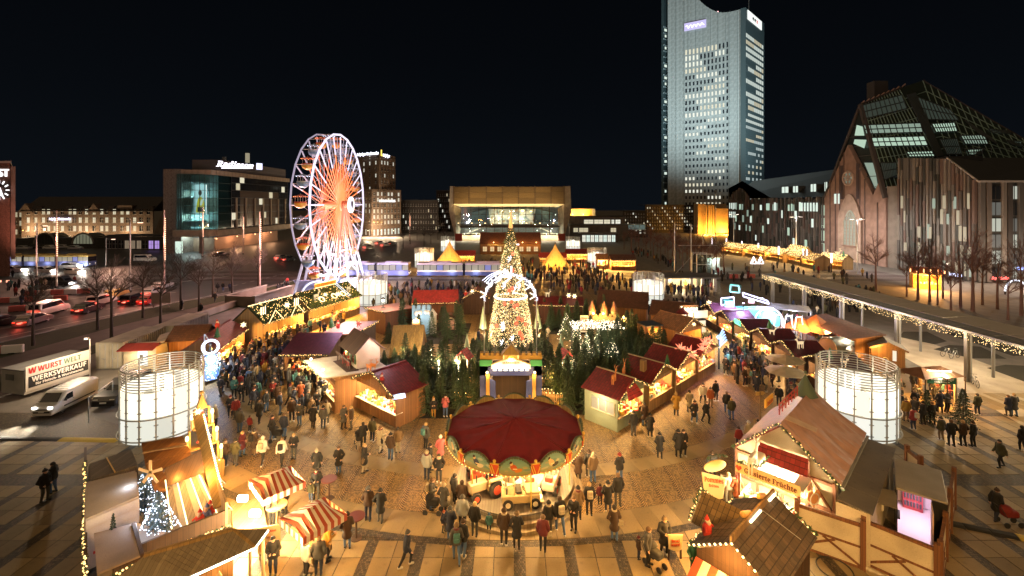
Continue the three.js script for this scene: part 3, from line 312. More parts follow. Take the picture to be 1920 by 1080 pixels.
{// university: left range, stone gable under a glass roof, right range with upright slats
  const x0=98,dz=(px)=>x0*F /(px - CX),at=(px,py)=>V3(x0,EYE -(py - CY)*dz(px)/ F,-dz(px));
  const slatM=[[.16,.15,.14],[.10,.09,.085],[.22,.19,.17],[.06,.065,.06],[.17,.115,.10],[.28,.25,.22]].map((c,i)=>M(c,{map:tGrime,key:'sl' + i}));
  const L=T('university_range','dark university range with upright slats and greenish lit windows','building',[x0,0,-172]);
 {const z0=-dz(1366),z1=-dz(1546),n=48,h=(t)=>19 +(t<.3?Math.sin(Math.min(1,t / .3)*PI)*5.5*(1 - t)+(t<.02?3:0):0);const body=[];
    body.push(bx(10,18.6,z1 - z0,x0 + 5.6,0,(z0 + z1)/ 2));W(L,'wall',JU(body),M([.02,.024,.022],{rough:.3}));
    for(let i=0;i<n;i++){const z=z0 +(z1 - z0)*(i + .5)/ n,w=(z1 - z0)/ n,t=i / n;let y=.2;while(y<h(t)- 1){const hh=Math.min(rnd(2.5,8),h(t)- y);W(L,'slat',bx(rnd(.25,.55),hh - .1,w*rnd(.3,.62),x0 - .1,y,z),slatM[Math.floor(rnd(5))]);y +=hh;}}
    for(let i=0;i<46;i++){const j=Math.floor(rnd(5)),z=z0 +(z1 - z0)*(.02 + .96*rnd()),hi=rnd()<.5?14.2:[2,5.5,9,11.5,14.2][j];if(i<8){W(L,'window',bx(.05,2.6,(z1 - z0)/ n*.55,x0 - .36,i<4?14.5:10.6,z0 +(z1 - z0)*(i % 4 + 1.2)/ 40),litGreen[1]);continue;}W(L,'window',bx(.05,rnd(2,3),(z1 - z0)/ n*rnd(.5,1.1),x0 - .34 -(i % 3)*.02,hi,z),litGreen[i % 3]);}
    for(const i of[0,1,2,3,4,5])W(L,'window',bx(.06,2.8,.8,x0 - .4,14.2,z1 - 3 - i*1.5),litGreen[1]);
    W(L,'roof',mesh3([[x0,18.8,z0],[x0,18.8,z1],[x0 + 11,27,z0],[x0 + 11,28.5,z1],[x0 + 22,20,z0],[x0 + 22,20,z1]],[[0,1,3,2],[2,3,5,4],[0,2,4],[1,5,3]]),M([.022,.025,.025],{map:tRoof,rough:.4}));
    W(L,'gable_front',mesh3([[x0 - .05,18.8,z0 - .1],[x0 - .05,23.7,z0],[x0 - .05,26.4,-dz(1392)],[x0 - .05,18.8,-dz(1447)]],[[0,1,2,3],[3,2,1,0]]),M([.045,.045,.042],{map:tWood}));
    const wz=(px)=>-(x0 + 2.2)*F /(px - CX);for(const[pa,pb,h2]of[[1466,1479,3.3],[1487,1497,3.3],[1520,1531,3.6],[1546,1552,4]]){const za=wz(pa),zb=wz(pb);const w=W(L,'dormer_window',bx(.3,h2,zb - za,x0 + 2.3,19.6,(za + zb)/ 2),litGreen[1]);P(w,'frame',JU(bx(.3,.15,zb - za + .4,x0 + 2.2 - L.position.x,19.6 + h2,(za + zb)/ 2 - L.position.z),bx(.35,h2,.1,x0 + 2.15 - L.position.x,19.6,(za + zb)/ 2 - L.position.z),bx(5,h2,.2,x0 + 4.6 - L.position.x,19.6,za - L.position.z),bx(5,h2,.2,x0 + 4.6 - L.position.x,19.6,zb - L.position.z)),mt.dark);}
 }
  const C=T('church_gable','rose stone church gable with arched window under a faceted glass roof','building',[x0,0,-131]),rose=M([.40,.25,.20],{map:tConc}),roseP=M([.56,.41,.34],{map:tConc});
 {const ap=at(1590,272),P0=(px,py)=>{const p=at(px,py);return[-p.z,p.y];};
    const outline=[P0(1546,520),P0(1546,372),P0(1590,272),P0(1637,366),P0(1648,341),P0(1661,372),P0(1661,520)].map(([a,b])=>[-a,Math.max(b,0)]);// along -z seen from the square
    const g=ext(outline.map(([u,v])=>[u,v]),1.2,.05).rotateY(-PI / 2).translate(x0 + .6,0,0);W(C,'wall',boxUV(fin(g)),rose);
    const rib=[];for(const px of[1557,1567,1575,1583,1607,1613,1622,1646]){const z=-dz(px);const top=px<1590?at(1590,272).y -(Math.abs(z - ap.z))*1.35:Math.max(17,at(1590,272).y - Math.abs(z - ap.z)*1.6);rib.push(bx(.25,top,.32,x0 - .08,0,z));}W(C,'rib',JU(rib),M([.09,.06,.055]));
    for(const px of[1579,1609])W(C,'slot',bx(.3,10,.9,x0 - .06,18,-dz(px)),M([.05,.035,.04]));for(const px of[1567,1574])W(C,'slot_window',bx(.3,3,.7,x0 - .1,Y(382,dz(px)),-dz(px)),litGreen[1]);
    const rz=-dz(1591),ry2=Y(334,dz(1591));W(C,'rose_window_ring',new THREE.TorusGeometry(2.0,.32,8,28).rotateY(PI / 2).translate(x0 - .12,ry2,rz),roseP);const rw=W(C,'rose_window',new THREE.CircleGeometry(1.85,24).rotateY(-PI / 2).translate(x0 - .08,ry2,rz),E([.6,.75,.6],.25));P(rw,'tracery',J(...[0,1,2,3,4,5].map(i=>{const a=i*PI / 3;return sq([x0 - .2 - x0,ry2,rz + 131],[-.2,ry2 + Math.cos(a)*1.9,rz + 131 + Math.sin(a)*1.9],.22);}),...[0,1,2,3,4,5].map(i=>{const a=i*PI / 3 + .52;return new THREE.TorusGeometry(.5,.1,5,12).rotateY(PI / 2).translate(-.2,ry2 + Math.cos(a)*1.25,rz + 131 + Math.sin(a)*1.25);})),roseP);
    const arch=(za,zb,yb,ys,yt)=>{const s=[[za,yb],[za,ys]];for(let i=1;i<8;i++){const t=i / 8;s.push([za +(zb - za)/ 2*t,ys +(yt - ys)*Math.pow(Math.sin(t*PI / 2),.85)]);}s.push([(za + zb)/ 2,yt]);for(let i=7;i>0;i--){const t=i / 8;s.push([zb -(zb - za)/ 2*t,ys +(yt - ys)*Math.pow(Math.sin(t*PI / 2),.85)]);}s.push([zb,ys],[zb,yb]);return s;};
    const az=-dz(1575),bz=-dz(1618),pl=ext(arch(az,bz,0,12.5,Y(364,dz(1594))),.5).rotateY(-PI / 2).translate(x0 - .4,0,0);W(C,'portal_frame',boxUV(fin(pl)),roseP);
    const wa=-dz(1586.5),wb=-dz(1610),wy=Y(460,dz(1598)),w2=ext(arch(wa,wb,wy,Y(415,dz(1598)),Y(394,dz(1598))),.2).rotateY(-PI / 2).translate(x0 - .64,0,0);const aw=W(C,'arched_window',fin(w2),E([.85,.95,.75],.32));const q=[];for(let i=0;i<=4;i++)q.push(bx(.16,Y(413,dz(1598))- wy,.2,-.8,wy,wa +(wb - wa)*i / 4 + 131));for(let i=0;i<7;i++)q.push(bx(.1,.09,wb - wa,-.78,wy + i*.95,(wa + wb)/ 2 + 131));for(let i=0;i<3;i++)q.push(new THREE.TorusGeometry((wb - wa)/ 8,.1,5,12).rotateY(PI / 2).translate(-.8,Y(410,dz(1598))+(i===1?1.2:0),wa +(wb - wa)*(i + 1)/ 4 + 131));P(aw,'tracery',J(q),M([.35,.28,.22]));W(C,'window_sill',JU(bx(.7,.35,wb - wa + .8,x0 - .8,wy - .4,(wa + wb)/ 2)),rose);
    W(C,'side_pier',JU(bx(6,Y(349,dz(1672)),dz(1660)- dz(1685),x0 + 3.4,0,-(dz(1660)+ dz(1685))/ 2)),M([.25,.21,.18],{map:tConc}));
    // glass roof
    const a=at(1546,370),b=at(1605,196).setX(99.2),lo=at(1660,371),lo3=V3(150,18,-119.4),nrm=lo3.clone().sub(lo).cross(b.clone().sub(lo)).normalize(),pl2=new THREE.Plane().setFromNormalAndCoplanarPoint(nrm,lo),ray=(px,py,k=.997)=>{const dir=A(px,py,1).sub(camera.position),t=(-pl2.constant - pl2.normal.dot(camera.position))/ pl2.normal.dot(dir);return camera.position.clone().addScaledVector(dir,t*k);},c=ray(1690,164,1),e=ray(1730,151,1),f=ray(1960,284,1),lo2=lo.clone().lerp(lo3,.4),back=V3(140,18,-150);
    const gm=M([.03,.042,.036],{rough:.12});W(C,'glass_roof',mesh3([a,b,c,e,f,lo,lo2,lo3,back],[[1,5,6,3,2],[3,6,7,4],[0,8,2,1],[8,4,3,2]]),gm);
    W(C,'front_glass',sheet([a.clone().setX(x0 + 1.2),lo.clone().setX(x0 + 1.2),b.clone().setX(x0 + 1.6)],.1),M([.03,.04,.04],{rough:.1}));
    W(C,'roof_edge',JU(sq(a,b,.5),sq(b,lo,.9),sq(b,c,.5),sq(e,f,.35)),M([.06,.05,.05]));W(C,'roof_spike',JU(...[0,.12,.24,.36,.48,.6,.72,.84,1].map(t=>{const p=b.clone().lerp(c,t);return sq(p,p.clone().add(V3(1.2,1.1,0)),.22);})),M([.4,.25,.2]));
    W(C,'vent_block',JU(bx(4.2,6.2,3,X(1650,140),Y(190,140),-141)),M([.05,.045,.045]));
    const band=(q,m,name='roof_window')=>{const p=q.map(z=>ray(...z));const w=W(C,name,sheet(p,.05),m),g=[];const n=9;for(let i=0;i<=n;i++)g.push(sq(p[0].clone().lerp(p[1],i / n),p[3].clone().lerp(p[2],i / n),.16,.3));for(const t of[0,.5,1])g.push(sq(p[0].clone().lerp(p[3],t),p[1].clone().lerp(p[2],t),.14,.3));P(w,'glazing_bar',JU(g).translate(-C.position.x,0,-C.position.z),M([.04,.05,.05]));};
    const z=(x,y)=>[1340 + x / 2.512,130 + y / 2.512];
    band([z(700,262),z(968,252),z(980,296),z(712,304)],litGreen[2]);band([z(735,322),z(985,314),z(1003,358),z(748,364)],litGreen[0]);band([z(1022,256),z(1128,250),z(1142,292),z(1042,296)],litGreen[0]);band([z(1158,312),z(1268,308),z(1288,352),z(1180,352)],litGreen[2]);band([z(902,388),z(1022,384),z(1036,410),z(918,412)],litGreen[0]);band([z(1190,378),z(1272,374),z(1250,402),z(1200,404)],litGreen[0]);for(const q of[[[690,170],[880,120],[905,185],[700,235]],[[955,130],[1110,190],[1150,240],[985,235]],[[780,440],[855,438],[858,500],[800,520]],[[1060,330],[1140,325],[1165,400],[1095,400]],[[1180,240],[1300,320],[1330,350],[1250,305]]])band(q.map(w=>z(...w)),E([.45,.68,.55],.055),'roof_light');band([z(905,120),z(945,110),z(1075,405),z(1045,408)],E([.5,.8,.6],.08),'roof_light');band([z(1290,280),z(1380,290),z(1395,302),z(1310,298)],litGreen[2]);band([z(1375,335),z(1440,340),z(1450,365),z(1400,352)],litGreen[0]);
    const grid=[];for(let i=1;i<32;i++){const t=i / 32,p=i<16?b.clone().lerp(c,t*2):e.clone().lerp(f,t*2 - 1),q=i<16?lo.clone().lerp(lo2,t*2):lo2.clone().lerp(lo3,t*2 - 1);grid.push(sq(p,q,.16,.24));}for(const t of[.1,.2,.3,.4,.5,.6,.7,.8,.9])grid.push(sq(b.clone().lerp(lo,t),e.clone().lerp(lo2,t),.14,.2),sq(e.clone().lerp(lo2,t),f.clone().lerp(lo3,t),.14,.2));W(C,'glazing_bar',JU(grid),M([.26,.38,.32],{rough:.4}));
    const fw=(q,m)=>{const p=q.map(w=>at(...z(...w)).setX(x0 + .9));W(C,'front_window',sheet(p,.04),m);};fw([[655,262],[682,270],[690,312],[645,312]],litGreen[0]);fw([[645,330],[700,332],[690,372],[640,350]],litGreen[0]);fw([[690,440],[735,440],[755,560],[740,560]],litGreen[2]);const fb=[];for(let i=1;i<9;i++)fb.push(sq(a.clone().lerp(b,i / 9),lo.clone().lerp(b,i / 9),.14,.2));W(C,'front_bar',JU(fb).translate(.6,0,0),M([.05,.055,.055]));
    W(C,'edge_window',J(...[0,1,2,3].map(i=>bx(.1,3.2,1.4,x0 - .03,1 + i*4,-dz(1543.5)))),litGreen[0]);
 }
  const Rr=T('university_wing','tall university wing with grey and brown upright slats','building',[x0 + 8,0,-105]);
 {const za=-dz(1684),zb=-dz(1832),hA=28.3,n=22,g=[];W(Rr,'wall',JU(bx(20,21,zb - za - .6,x0 + 10.5,0,(za + zb)/ 2 - .3),bx(8,6.4,zb - za - 7,x0 + 4.5,21,(za + zb)/ 2 - 3.5)),M([.035,.034,.032],{rough:.3}));
    for(let i=0;i<n;i++){const z=za +(zb - za)*(i + .5)/ n,w=(zb - za)/ n,px=CX + F*x0 / -z,top=px<1776?28.3 -(px - 1684)*.016:26.8 -(px - 1776)/ 56*5.4;let y=.2;while(y<top - .8){const h=Math.min(rnd(3,11),top - y);W(Rr,'slat',bx(rnd(.4,.7),h - .08,w*rnd(.42,.8),x0 - .1,y,z + rnd(-.1,.1)),pick(slatM));y +=h;}}
    for(let i=0;i<26;i++)W(Rr,'window',bx(.06,rnd(2,3.4),rnd(.4,.8),x0 - .4 -(i % 4)*.02,[1,5,8.5,12,15.5][i % 5],za +(zb - za)*rnd(.03,.97)),i % 4?E([1,.85,.55],.35):litGreen[2]);
    const x1=x0 + 34;let u=x0 + .3,i=0;while(u<x1 - 1){const w=rnd(.7,1.5),gap=i % 2?rnd(1.2,2.6):rnd(.2,.6);W(Rr,'slat',bx(w,21,.6,u + w / 2,.2,zb + .2),slatM[[0,2,5,1][i % 4]]);if(gap>1)for(let r=0;r<6;r++){const k=(i*5 + r*3)% 7,wn=W(Rr,'window',bx(gap*.96,2.7,.06,u + w + gap / 2,.6 + r*3.4,zb + .02),k<3?E([.9,.95,.8],.5):k<5?E([.6,.65,.6],.16):darkPane);P(wn,'frame',bx(.1,2.7,.12,u + w + gap / 2 - Rr.position.x,.6 + r*3.4,zb + .08 - Rr.position.z),mt.dark);}u +=w + gap;i++;}
    W(Rr,'end_wall',JU(bx(x1 - x0,21,.4,(x0 + x1)/ 2 + .2,0,zb - .35)),M([.05,.05,.048],{rough:.4}));W(Rr,'roof',mesh3([[x0,21.4,zb + .3],[x1,21.4,zb + .3],[x1,27.6,zb - 13],[x0,27,-dz(1776)],[x0,28.3,za],[x1,28.3,za]],[[0,1,2,3],[3,2,5,4]]),M([.10,.10,.10],{map:tWood,rough:.5}));W(Rr,'eave',JU(sq([x0,21.3,zb + .4],[x1,21.3,zb + .4],.4),sq([x0,21.3,zb + .3],[x0,26.9,-dz(1776)],.3)),M([.35,.33,.31]));W(Rr,'roof_rail',JU(bx(24,.06,.06,x0 + 14,29.2,-dz(1776)- 1),...[...Array(12).keys()].map(k=>bx(.05,1.4,.05,x0 + 3 + k*2,27.8,-dz(1776)- 1))),mt.steel);
 }
  // street lamps and floods that light the university fronts
  for(const[x,z,k]of[[78,-160,700],[80,-128,1300],[82,-108,900],[100,-82,900]]){const o=T('mast_lamp',['tall grey street mast lamp before the dark university range','tall grey mast lamp before the rose church gable','tall grey mast lamp at the corner of the slatted wing','tall grey mast lamp among the bare trees at right'][[78,80,82,100].indexOf(x)],'street lamp',[x,0,z]);P(o,'mast',JU(cy(.16,.1,13,0,0,0,8)),mt.steel);P(o,'arm',JU(sq([-1.4,13,0],[1.4,13,0],.12)),mt.steel);for(const s of[-1,1]){const hd=P(o,'lamp_head',bx(.9,.12,.3,s*1.3,12.9,0),mt.steel);P(hd,'lens',bx(.8,.04,.24,s*1.3,12.86,0),E([1,.86,.66],s<0||x<79?9:2));}spot([x,12.8,z],[x + 12,3,z],k*2.0,1.25,[1,.90,.82],.3);}
}
{// distant dark blocks with a few lit windows
  const far=(px0,px1,py,d,label,n,rws,lit,m=M([.05,.042,.036],{map:tGrime}))=>{const o=T('distant_building',label,'building',[X((px0 + px1)/ 2,d),0,-d]);const a=V3(X(px0,d),0,-d),b=V3(X(px1,d),0,-d),L=b.x - a.x,h=Y(py,d);facade(o,a,b,0,h,cols(L,n,L / n*.42,.6),rowsOf(2,(h - 2)/ rws,rws,(h - 2)/ rws*.5),m,(i,j)=>Math.sin(i*5.1 + j*11.3 + px0)>lit?litA[(i + j)% 3]:darkPane,{frame:.08});W(o,'roof',JU(bx(L + .4,.4,14,(a.x + b.x)/ 2,h,-d - 6.6)),mt.dark);return o;};
  far(752,822,376,262,'dark long block between the stone tower and the concert hall',14,5,.93);far(818,846,358,275,'dark taller block just left of the concert hall',6,7,.8);
  const st=T('terrace_building','stepped office building with a golden lit top right of the concert hall','building',[X(1110,205),0,-205]),y=(py)=>Y(py,205),x=(px)=>X(px,205),m=M([.13,.11,.09],{map:tConc});
  W(st,'upper_box',JU(bx(x(1113)- x(1066),3,8,x(1090),y(404.5),-213)),M([.6,.36,.1]));for(const px of[1075,1095]){W(st,'lamp',sp(.2,x(px),y(402),-207),E([1,.6,.15],5));lamp([x(px),y(402)+ .2,-207],130,[1,.6,.15],.2);}W(st,'white_wall',JU(bx(1.4,3.1,8.4,x(1116),y(404.6),-213)),mt.white);
  facade(st,[x(1066),0,-205],[x(1172),0,-205],y(422),y(404.5),[[7,11.2],[11.6,15.6],[16,18.8],[19.4,20.6],[21.2,23.4]],[[y(419.5),y(412)]],m,(i)=>i<3?litA[0]:litA[2],{frame:.1});facade(st,[x(1066),0,-203],[x(1176),0,-203],0,y(422),[[2,4],[4.5,8.5],[18.6,21]],[[y(434.5),y(427)]],m,()=>litA[1],{frame:.1});W(st,'terrace',JU(bx(x(1176)- x(1066),.4,6,x(1121),y(422),-206)),mt.dark);W(st,'terrace',JU(bx(x(1172)- x(1066),.4,8,x(1119),y(404.5)- .42,-209)),mt.dark);
  facade(st,[x(1084),0,-196],[x(1150),0,-196],0,3.8,cols(15.2,8,1.5,.3),[[.3,3.2]],m,(i)=>i % 2?litGreen[1]:litA[2],{frame:.1});W(st,'canopy',JU(bx(x(1152)- x(1082),.3,8,x(1117),3.8,-199.6)),mt.concDark);W(st,'link_bridge',JU(bx(11,.2,3,x(1188),y(421),-206),bx(11,.2,3,x(1188),y(431),-206),...[0,1,2,3,4].map(i=>bx(.12,2.4,3,x(1166)+ i*2.6,y(431),-206))),M([.4,.5,.48]));W(st,'bridge_glass',bx(10.5,2.1,.1,x(1188),y(430.6),-205),E([.5,.75,.68],.16));
  far(1210,1316,385,265,'low dark office block at the foot of the tower',22,7,.72);far(1168,1212,396,250,'black block with few lights left of the tower',8,6,.86);far(1130,1215,428,225,'low dim wall of offices behind the promenade trees',10,2,.6);
}
// ---------- light drums: glazed garage entrances with a slatted crown
const eDrum=E([1,.93,.74],1.35),eDrumLow=E([.96,.97,.84],.85),eDrumIn=E([1,.92,.76],.9);
function drum(x,z,label,near,k=1){
  const o=T('light_drum',label,'light drum',[x,0,z],.1,'glowing glass drums in two rows along the square'),R=2.42,n=16,m=M([.36,.36,.33],{rough:.5,metal:.4});
  const geo=(y,h)=>{const g=new THREE.CylinderGeometry(R,R,h,2,1,true,0,2*PI / n - .02);return fin(J(g,new THREE.CylinderGeometry(R - .05,R - .05,h,2,1,true,0,2*PI / n - .02)).translate(0,y + h / 2,0));},gl=geo(.08,1.7),gh=geo(1.82,1.7);
  for(let i=0;i<n;i++){for(const[g,mm]of[[gl,[eDrumLow,E([.94,.95,.82],.74),E([.98,.98,.88],.95)][(i*7)% 3]],[gh,[eDrum,E([1,.93,.74],1.15),E([1,.95,.8],1.6)][(i*5)% 3]]]){const p=P(o,'glass_panel',g,mm);p.rotation.y=i*2*PI / n;}const a=i*2*PI / n;const ps=P(o,'post',near?J(bx(.07,4.95,.09,0,0,R + .06),...[.5,1.3,2.2,3.1].map(y=>bx(.26,.05,.07,0,y,R + .05))):bx(.09,4.95,.09,0,0,R + .06),m);ps.rotation.y=a;}
  for(let i=0;i<8;i++)P(o,'ring_slat',new THREE.TorusGeometry(R - .02,i===7?.05:.035,5,40).rotateX(PI / 2).translate(0,3.62 + i*.185,0),m);
  P(o,'handrail',new THREE.TorusGeometry(R + .2,.045,6,40).rotateX(PI / 2).translate(0,1.8,0),m);P(o,'base_rail',new THREE.TorusGeometry(R + .2,.045,6,40).rotateX(PI / 2).translate(0,.35,0),m);P(o,'floor',cy(R - .1,R - .1,.1,0,2.3,0,24),M([.7,.68,.62]));P(o,'lift_shaft',J(bx(.7,1.5,.7,.3,2.4,-.6),cy(.2,.2,1.6,-.7,2.4,-.4)),eDrumIn);
  lamp([x,3.3,z],45*k,[1,.88,.66],.4);return o;
}
drum(-25.6,-33.4,'large glowing glass drum behind the candle arch at lower left',1);drum(25.4,-33.6,'large glowing glass drum behind the candied fruit house',1);
drum(-23.3,-75.8,'glowing glass drum beside the foot of the big wheel',0);drum(22.7,-75.8,'glowing glass drum behind the brown wooden huts',0);
drum(-23.2,-120,'small glowing glass drum left of the left tent, behind the tram',0);drum(22.4,-120,'small glowing glass drum behind an orange hut at right',0);drum(-22.7,-161,'farthest glowing drum directly behind the left tent',0);drum(21.6,-161,'farthest glowing drum right of the right tent',0);
// ---------- masts
function pole(px,py,top,lit,label,group){
  const b=G(px,py),d=-b.z,h=Y(top,d),o=T('mast',label,'mast',b,0,group);P(o,'pole',cy(.17,.10,h,0,0,0,8),lit?M([.45,.33,.3],{rough:.5}):mt.galv);P(o,'base',cy(.3,.22,.4,0,0,0,8),mt.dark);
  if(lit){const n=20,y0=h*.42,g=[];for(let i=0;i<n;i++)P(o,'lamp',sp(.11,.24,y0 +(h*.9 - y0)*i /(n - 1),.1,6),E([1,.5,.3],3));lamp([b.x + .8,h*.65,b.z + .8],24,[1,.45,.32],.3);}else{P(o,'arm',J(sq([0,h*.97,0],[1.6,h*.95,0],.08)),mt.galv);if(px<260){P(o,'lamp_head',rb(.9,.14,.3,1.9,h*.94,0,.05),E([1,.6,.42],3));spot([b.x + 2,h*.92,b.z],[b.x + 9,0,b.z + 8],650,1.15,[1,.50,.34],.3);}}
}
pole(106,540,395,1,'mast with orange light dots before the long gabled building');pole(308,552,394,1,'mast with orange dots at the left corner of the hotel');pole(380,482,390,1,'mast with orange dots before the rounded glass corner');pole(456,477,400,1,'mast with orange dots before the dark glass hotel side');pole(487,548,396,1,'mast with orange dots just left of the big wheel');pole(768,452,400,1,'far mast with lights left of the concert hall');
pole(69,520,418,0,'plain grey mast beside the red building');pole(244,548,410,0,'plain grey mast between gabled building and hotel');pole(199,500,446,0,'short plain mast before the shop range');pole(1265,512,418,0,'thin mast left of the glass lift shelter');pole(1296,512,420,0,'tall silver mast over the glass lift shelter');pole(1318,508,437,0,'thin mast before the orange entrance block');
// ---------- trees without leaves
function bare(seed0,H,spread,depth=5){
  seed=seed0;const g=[],tw=[];
  const grow=(p,dir,len,r,k)=>{const q=p.clone().addScaledVector(dir,len);(k>2?tw:g).push(bm(p,q,r,k<2?6:3,r*.66));if(k>=depth)return;const n=k<1?5:k<4?3:2;for(let i=0;i<n;i++){const a=rnd(2*PI),t=rnd(.35,1),b=spread*rnd(.6,1.25);const d2=dir.clone().multiplyScalar(Math.cos(b)).add(V3(Math.cos(a),rnd(-.1,.35),Math.sin(a)).multiplyScalar(Math.sin(b))).normalize();grow(p.clone().lerp(q,t),d2,len*rnd(.55,.78),r*.55,k + 1);}if(k<depth - 1)grow(q,dir.clone().add(V3(rnd(-.2,.2),.1,rnd(-.2,.2))).normalize(),len*.72,r*.66,k + 1);};
  const th=H*.34;grow(V3(0,th,0),V3(.02,1,.02).normalize(),H*.22,H*.0125,0);return{trunk:JU(bm([0,0,0],[0,th,0],H*.019,8,H*.0125)),crown:J(g,tw)};
}
const bareKinds=[[7,9.6,.75],[21,9.2,.85],[33,10,.7]].map(a=>bare(...a)),bark=M([.055,.04,.032],{rough:.95}),barkRed=M([.12,.06,.045],{rough:.95});
function bareTree(px,py,h,k,label,m=bark,group){const o=T('bare_tree',label,'tree',G(px,py),rnd(6.28),group),b=bareKinds[k % 3],s=h / 9.6;P(o,'trunk',b.trunk,m);P(o,'crown',b.crown,m);o.scale.setScalar(s);return o;}
[[62,648,'leftmost bare tree, before the dark sports car'],[183,618,'bare tree before the black car with red tail lights'],[209,633,'bare tree close right of the black car'],[268,596,'bare tree before the dark car behind the yellow taxi'],[301,612,'bare tree beside the pale poster board'],[339,581,'bare tree behind a lone walker on the path'],[373,589,'bare tree right of the second walker on the path'],[399,558,'bare tree beside three walkers at the street'],[435,569,'bare tree near the end of the low wall'],[484,548,'rightmost bare tree of the lawn, by the ramp wall']].forEach(([x,y,l],i)=>bareTree(x,y,9.4 +(i % 3)*.4,i,l));
[[1642,545,12,'bare tree before the rose church gable'],[1721,562,11,'bare tree before the orange lit stall at right'],[1743,566,11,'bare tree right of the orange lit stall'],[1801,577,12,'bare tree between the orange stall and the wing corner'],[1824,584,13,'tall bare tree in front of the slatted wing corner'],[1768,560,9,'low bare tree behind the canopy roof'],[1870,580,11,'bare tree before the red lettering at right'],[1915,592,12,'bare tree at the right picture edge'],[1700,556,8,'low bare tree left of the orange lit stall'],[1758,572,9,'bare tree just right of the stall candles'],[1783,585,8,'low bush like bare tree behind the canopy middle'],[1842,572,10,'bare tree close to the wing corner at right'],[1890,600,9,'low bare tree behind the canopy at right']].forEach(([x,y,h,l],i)=>bareTree(x,y,h,i + 1,l,barkRed));
for(let i=0;i<26;i++){const t=(i>>1)/ 12;bareTree(1170 + 165*t +(i&1?22:0),468 + 52*t -(i&1?9:0),7.5 +(i % 3),i,'bare brownish tree in the double row along the far promenade',barkRed,'trees along the far promenade');}
for(let i=0;i<7;i++)bareTree(756 + i*13,466 -(i % 3)*8,8 +(i % 2)*2,i,'bare dark tree beside the far street left of the concert hall',bark,'trees beside the far street');
// ---------- cars
const wheelG=J(new THREE.CylinderGeometry(.33,.33,.22,14).rotateZ(PI / 2)),rimG=J(new THREE.CylinderGeometry(.21,.21,.235,10).rotateZ(PI / 2),...[0,1,2,3,4].map(i=>bx(.25,.36,.05,0,-.18,0,0,i*PI*.4)));
const winM=M([.012,.014,.018],{rough:.08}),plateM=M([.7,.7,.68]),paint=(c)=>{const k='paint' + c;if(mats[k])return mats[k];const m=new THREE.MeshPhysicalMaterial({roughness:.35,clearcoat:1,clearcoatRoughness:.08,metalness:.2});m.color.setRGB(...c);return mats[k]=m;};
const CAR={
  car:{L:4.4,W:1.8,body:[[-2.2,.25],[-2.15,.75],[-1.95,.93],[1.0,.95],[2.0,.78],[2.2,.55],[2.2,.25]],top:[[-1.9,.92],[-1.45,1.4],[-.2,1.47],[.35,1.4],[1.1,.93]],ax:[-1.35,1.35]},
  van:{L:5.2,W:1.95,body:[[-2.6,.3],[-2.6,1.1],[1.5,1.12],[2.3,.98],[2.6,.7],[2.6,.3]],top:[[-2.58,1.08],[-2.5,1.93],[1.0,1.95],[1.75,1.1]],ax:[-1.6,1.65]},
  wagon:{L:4.6,W:1.85,body:[[-2.3,.28],[-2.28,.95],[.9,1.0],[2.1,.85],[2.3,.6],[2.3,.28]],top:[[-2.2,.94],[-2.0,1.6],[.1,1.66],[1.05,.98]],ax:[-1.4,1.4]},
};
function car(kind,px,py,ry,c,label,{head=0,tail=1,group,name='parked_car',cat='car'}={}){
  const k=CAR[kind],o=T(name,label,cat,G(px,py),ry,group),m=paint(c);// front faces local +z
  const side=(pts,w,b)=>ext(pts,w - 2*b,b).rotateY(-PI / 2);
  P(o,'body',J(side(k.body,k.W,.07),side(k.top,k.W - .22,.06)),m);
  const sh=k.top.map(([u,v],i,a)=>{const cx2=(a[0][0]+ a[a.length - 1][0])/ 2;return[cx2 +(u - cx2)*.9,.98 +(v - .98)*.88 + .02];}).map(([u,v])=>[u,Math.max(v,k.body[2][1]+ .06)]);
  P(o,'side_window',side(sh,k.W - .06,.0),winM);const tf=k.top[k.top.length - 1],tg=k.top[k.top.length - 2],ra=k.top[0],rb2=k.top[1],pane=(a,b2,s)=>sheet([[-.68,a[1]+ .06,a[0]+ s*.085],[.68,a[1]+ .06,a[0]+ s*.085],[.6,b2[1]- .08,b2[0]+ s*.085],[-.6,b2[1]- .08,b2[0]+ s*.085]],.02);
  P(o,'windscreen',pane(tf,tg,1),winM);P(o,'rear_window',pane(ra,rb2,-1),winM);
  for(const z of k.ax)for(const s of[-1,1]){const w=P(o,'wheel',wheelG,mt.tyre);w.position.set(s*(k.W / 2 - .12),.33,z);P(w,'rim',rimG,mt.steel);}
  const yb=k.body[2][1]- .2,hz=k.L / 2;
  for(const s of[-1,1]){P(o,'headlight',rb(.38,.16,.1,s*(k.W / 2 - .3),.58,hz - .03,.03),head?E([1,.95,.85],9):M([.5,.5,.5],{rough:.1}));P(o,'tail_light',rb(.34,.16,.1,s*(k.W / 2 - .25),yb - .1,-hz - .02,.03),tail?E([1,.05,.02],1.7):M([.3,.02,.02],{rough:.2}));P(o,'mirror',rb(.16,.13,.1,s*(k.W / 2 + .06),1.0,k.top[k.top.length - 1][0]- .25,.04),m);}
  P(o,'number_plate',J(bx(.5,.12,.03,0,.42,hz + .06),bx(.5,.12,.03,0,.5,-hz - .06)),plateM);
  const f=V3(0,0,1).applyAxisAngle(V3(0,1,0),ry);if(head)lamp(o.position.clone().addScaledVector(f,hz + .5).setY(.6),26,[1,.9,.75],.15);if(tail)lamp(o.position.clone().addScaledVector(f,-hz - .35).setY(.65),1.4,[1,.1,.06],.1);return o;
}
const RD=Math.atan2(11.7,-32);// direction of the street, away from the viewer
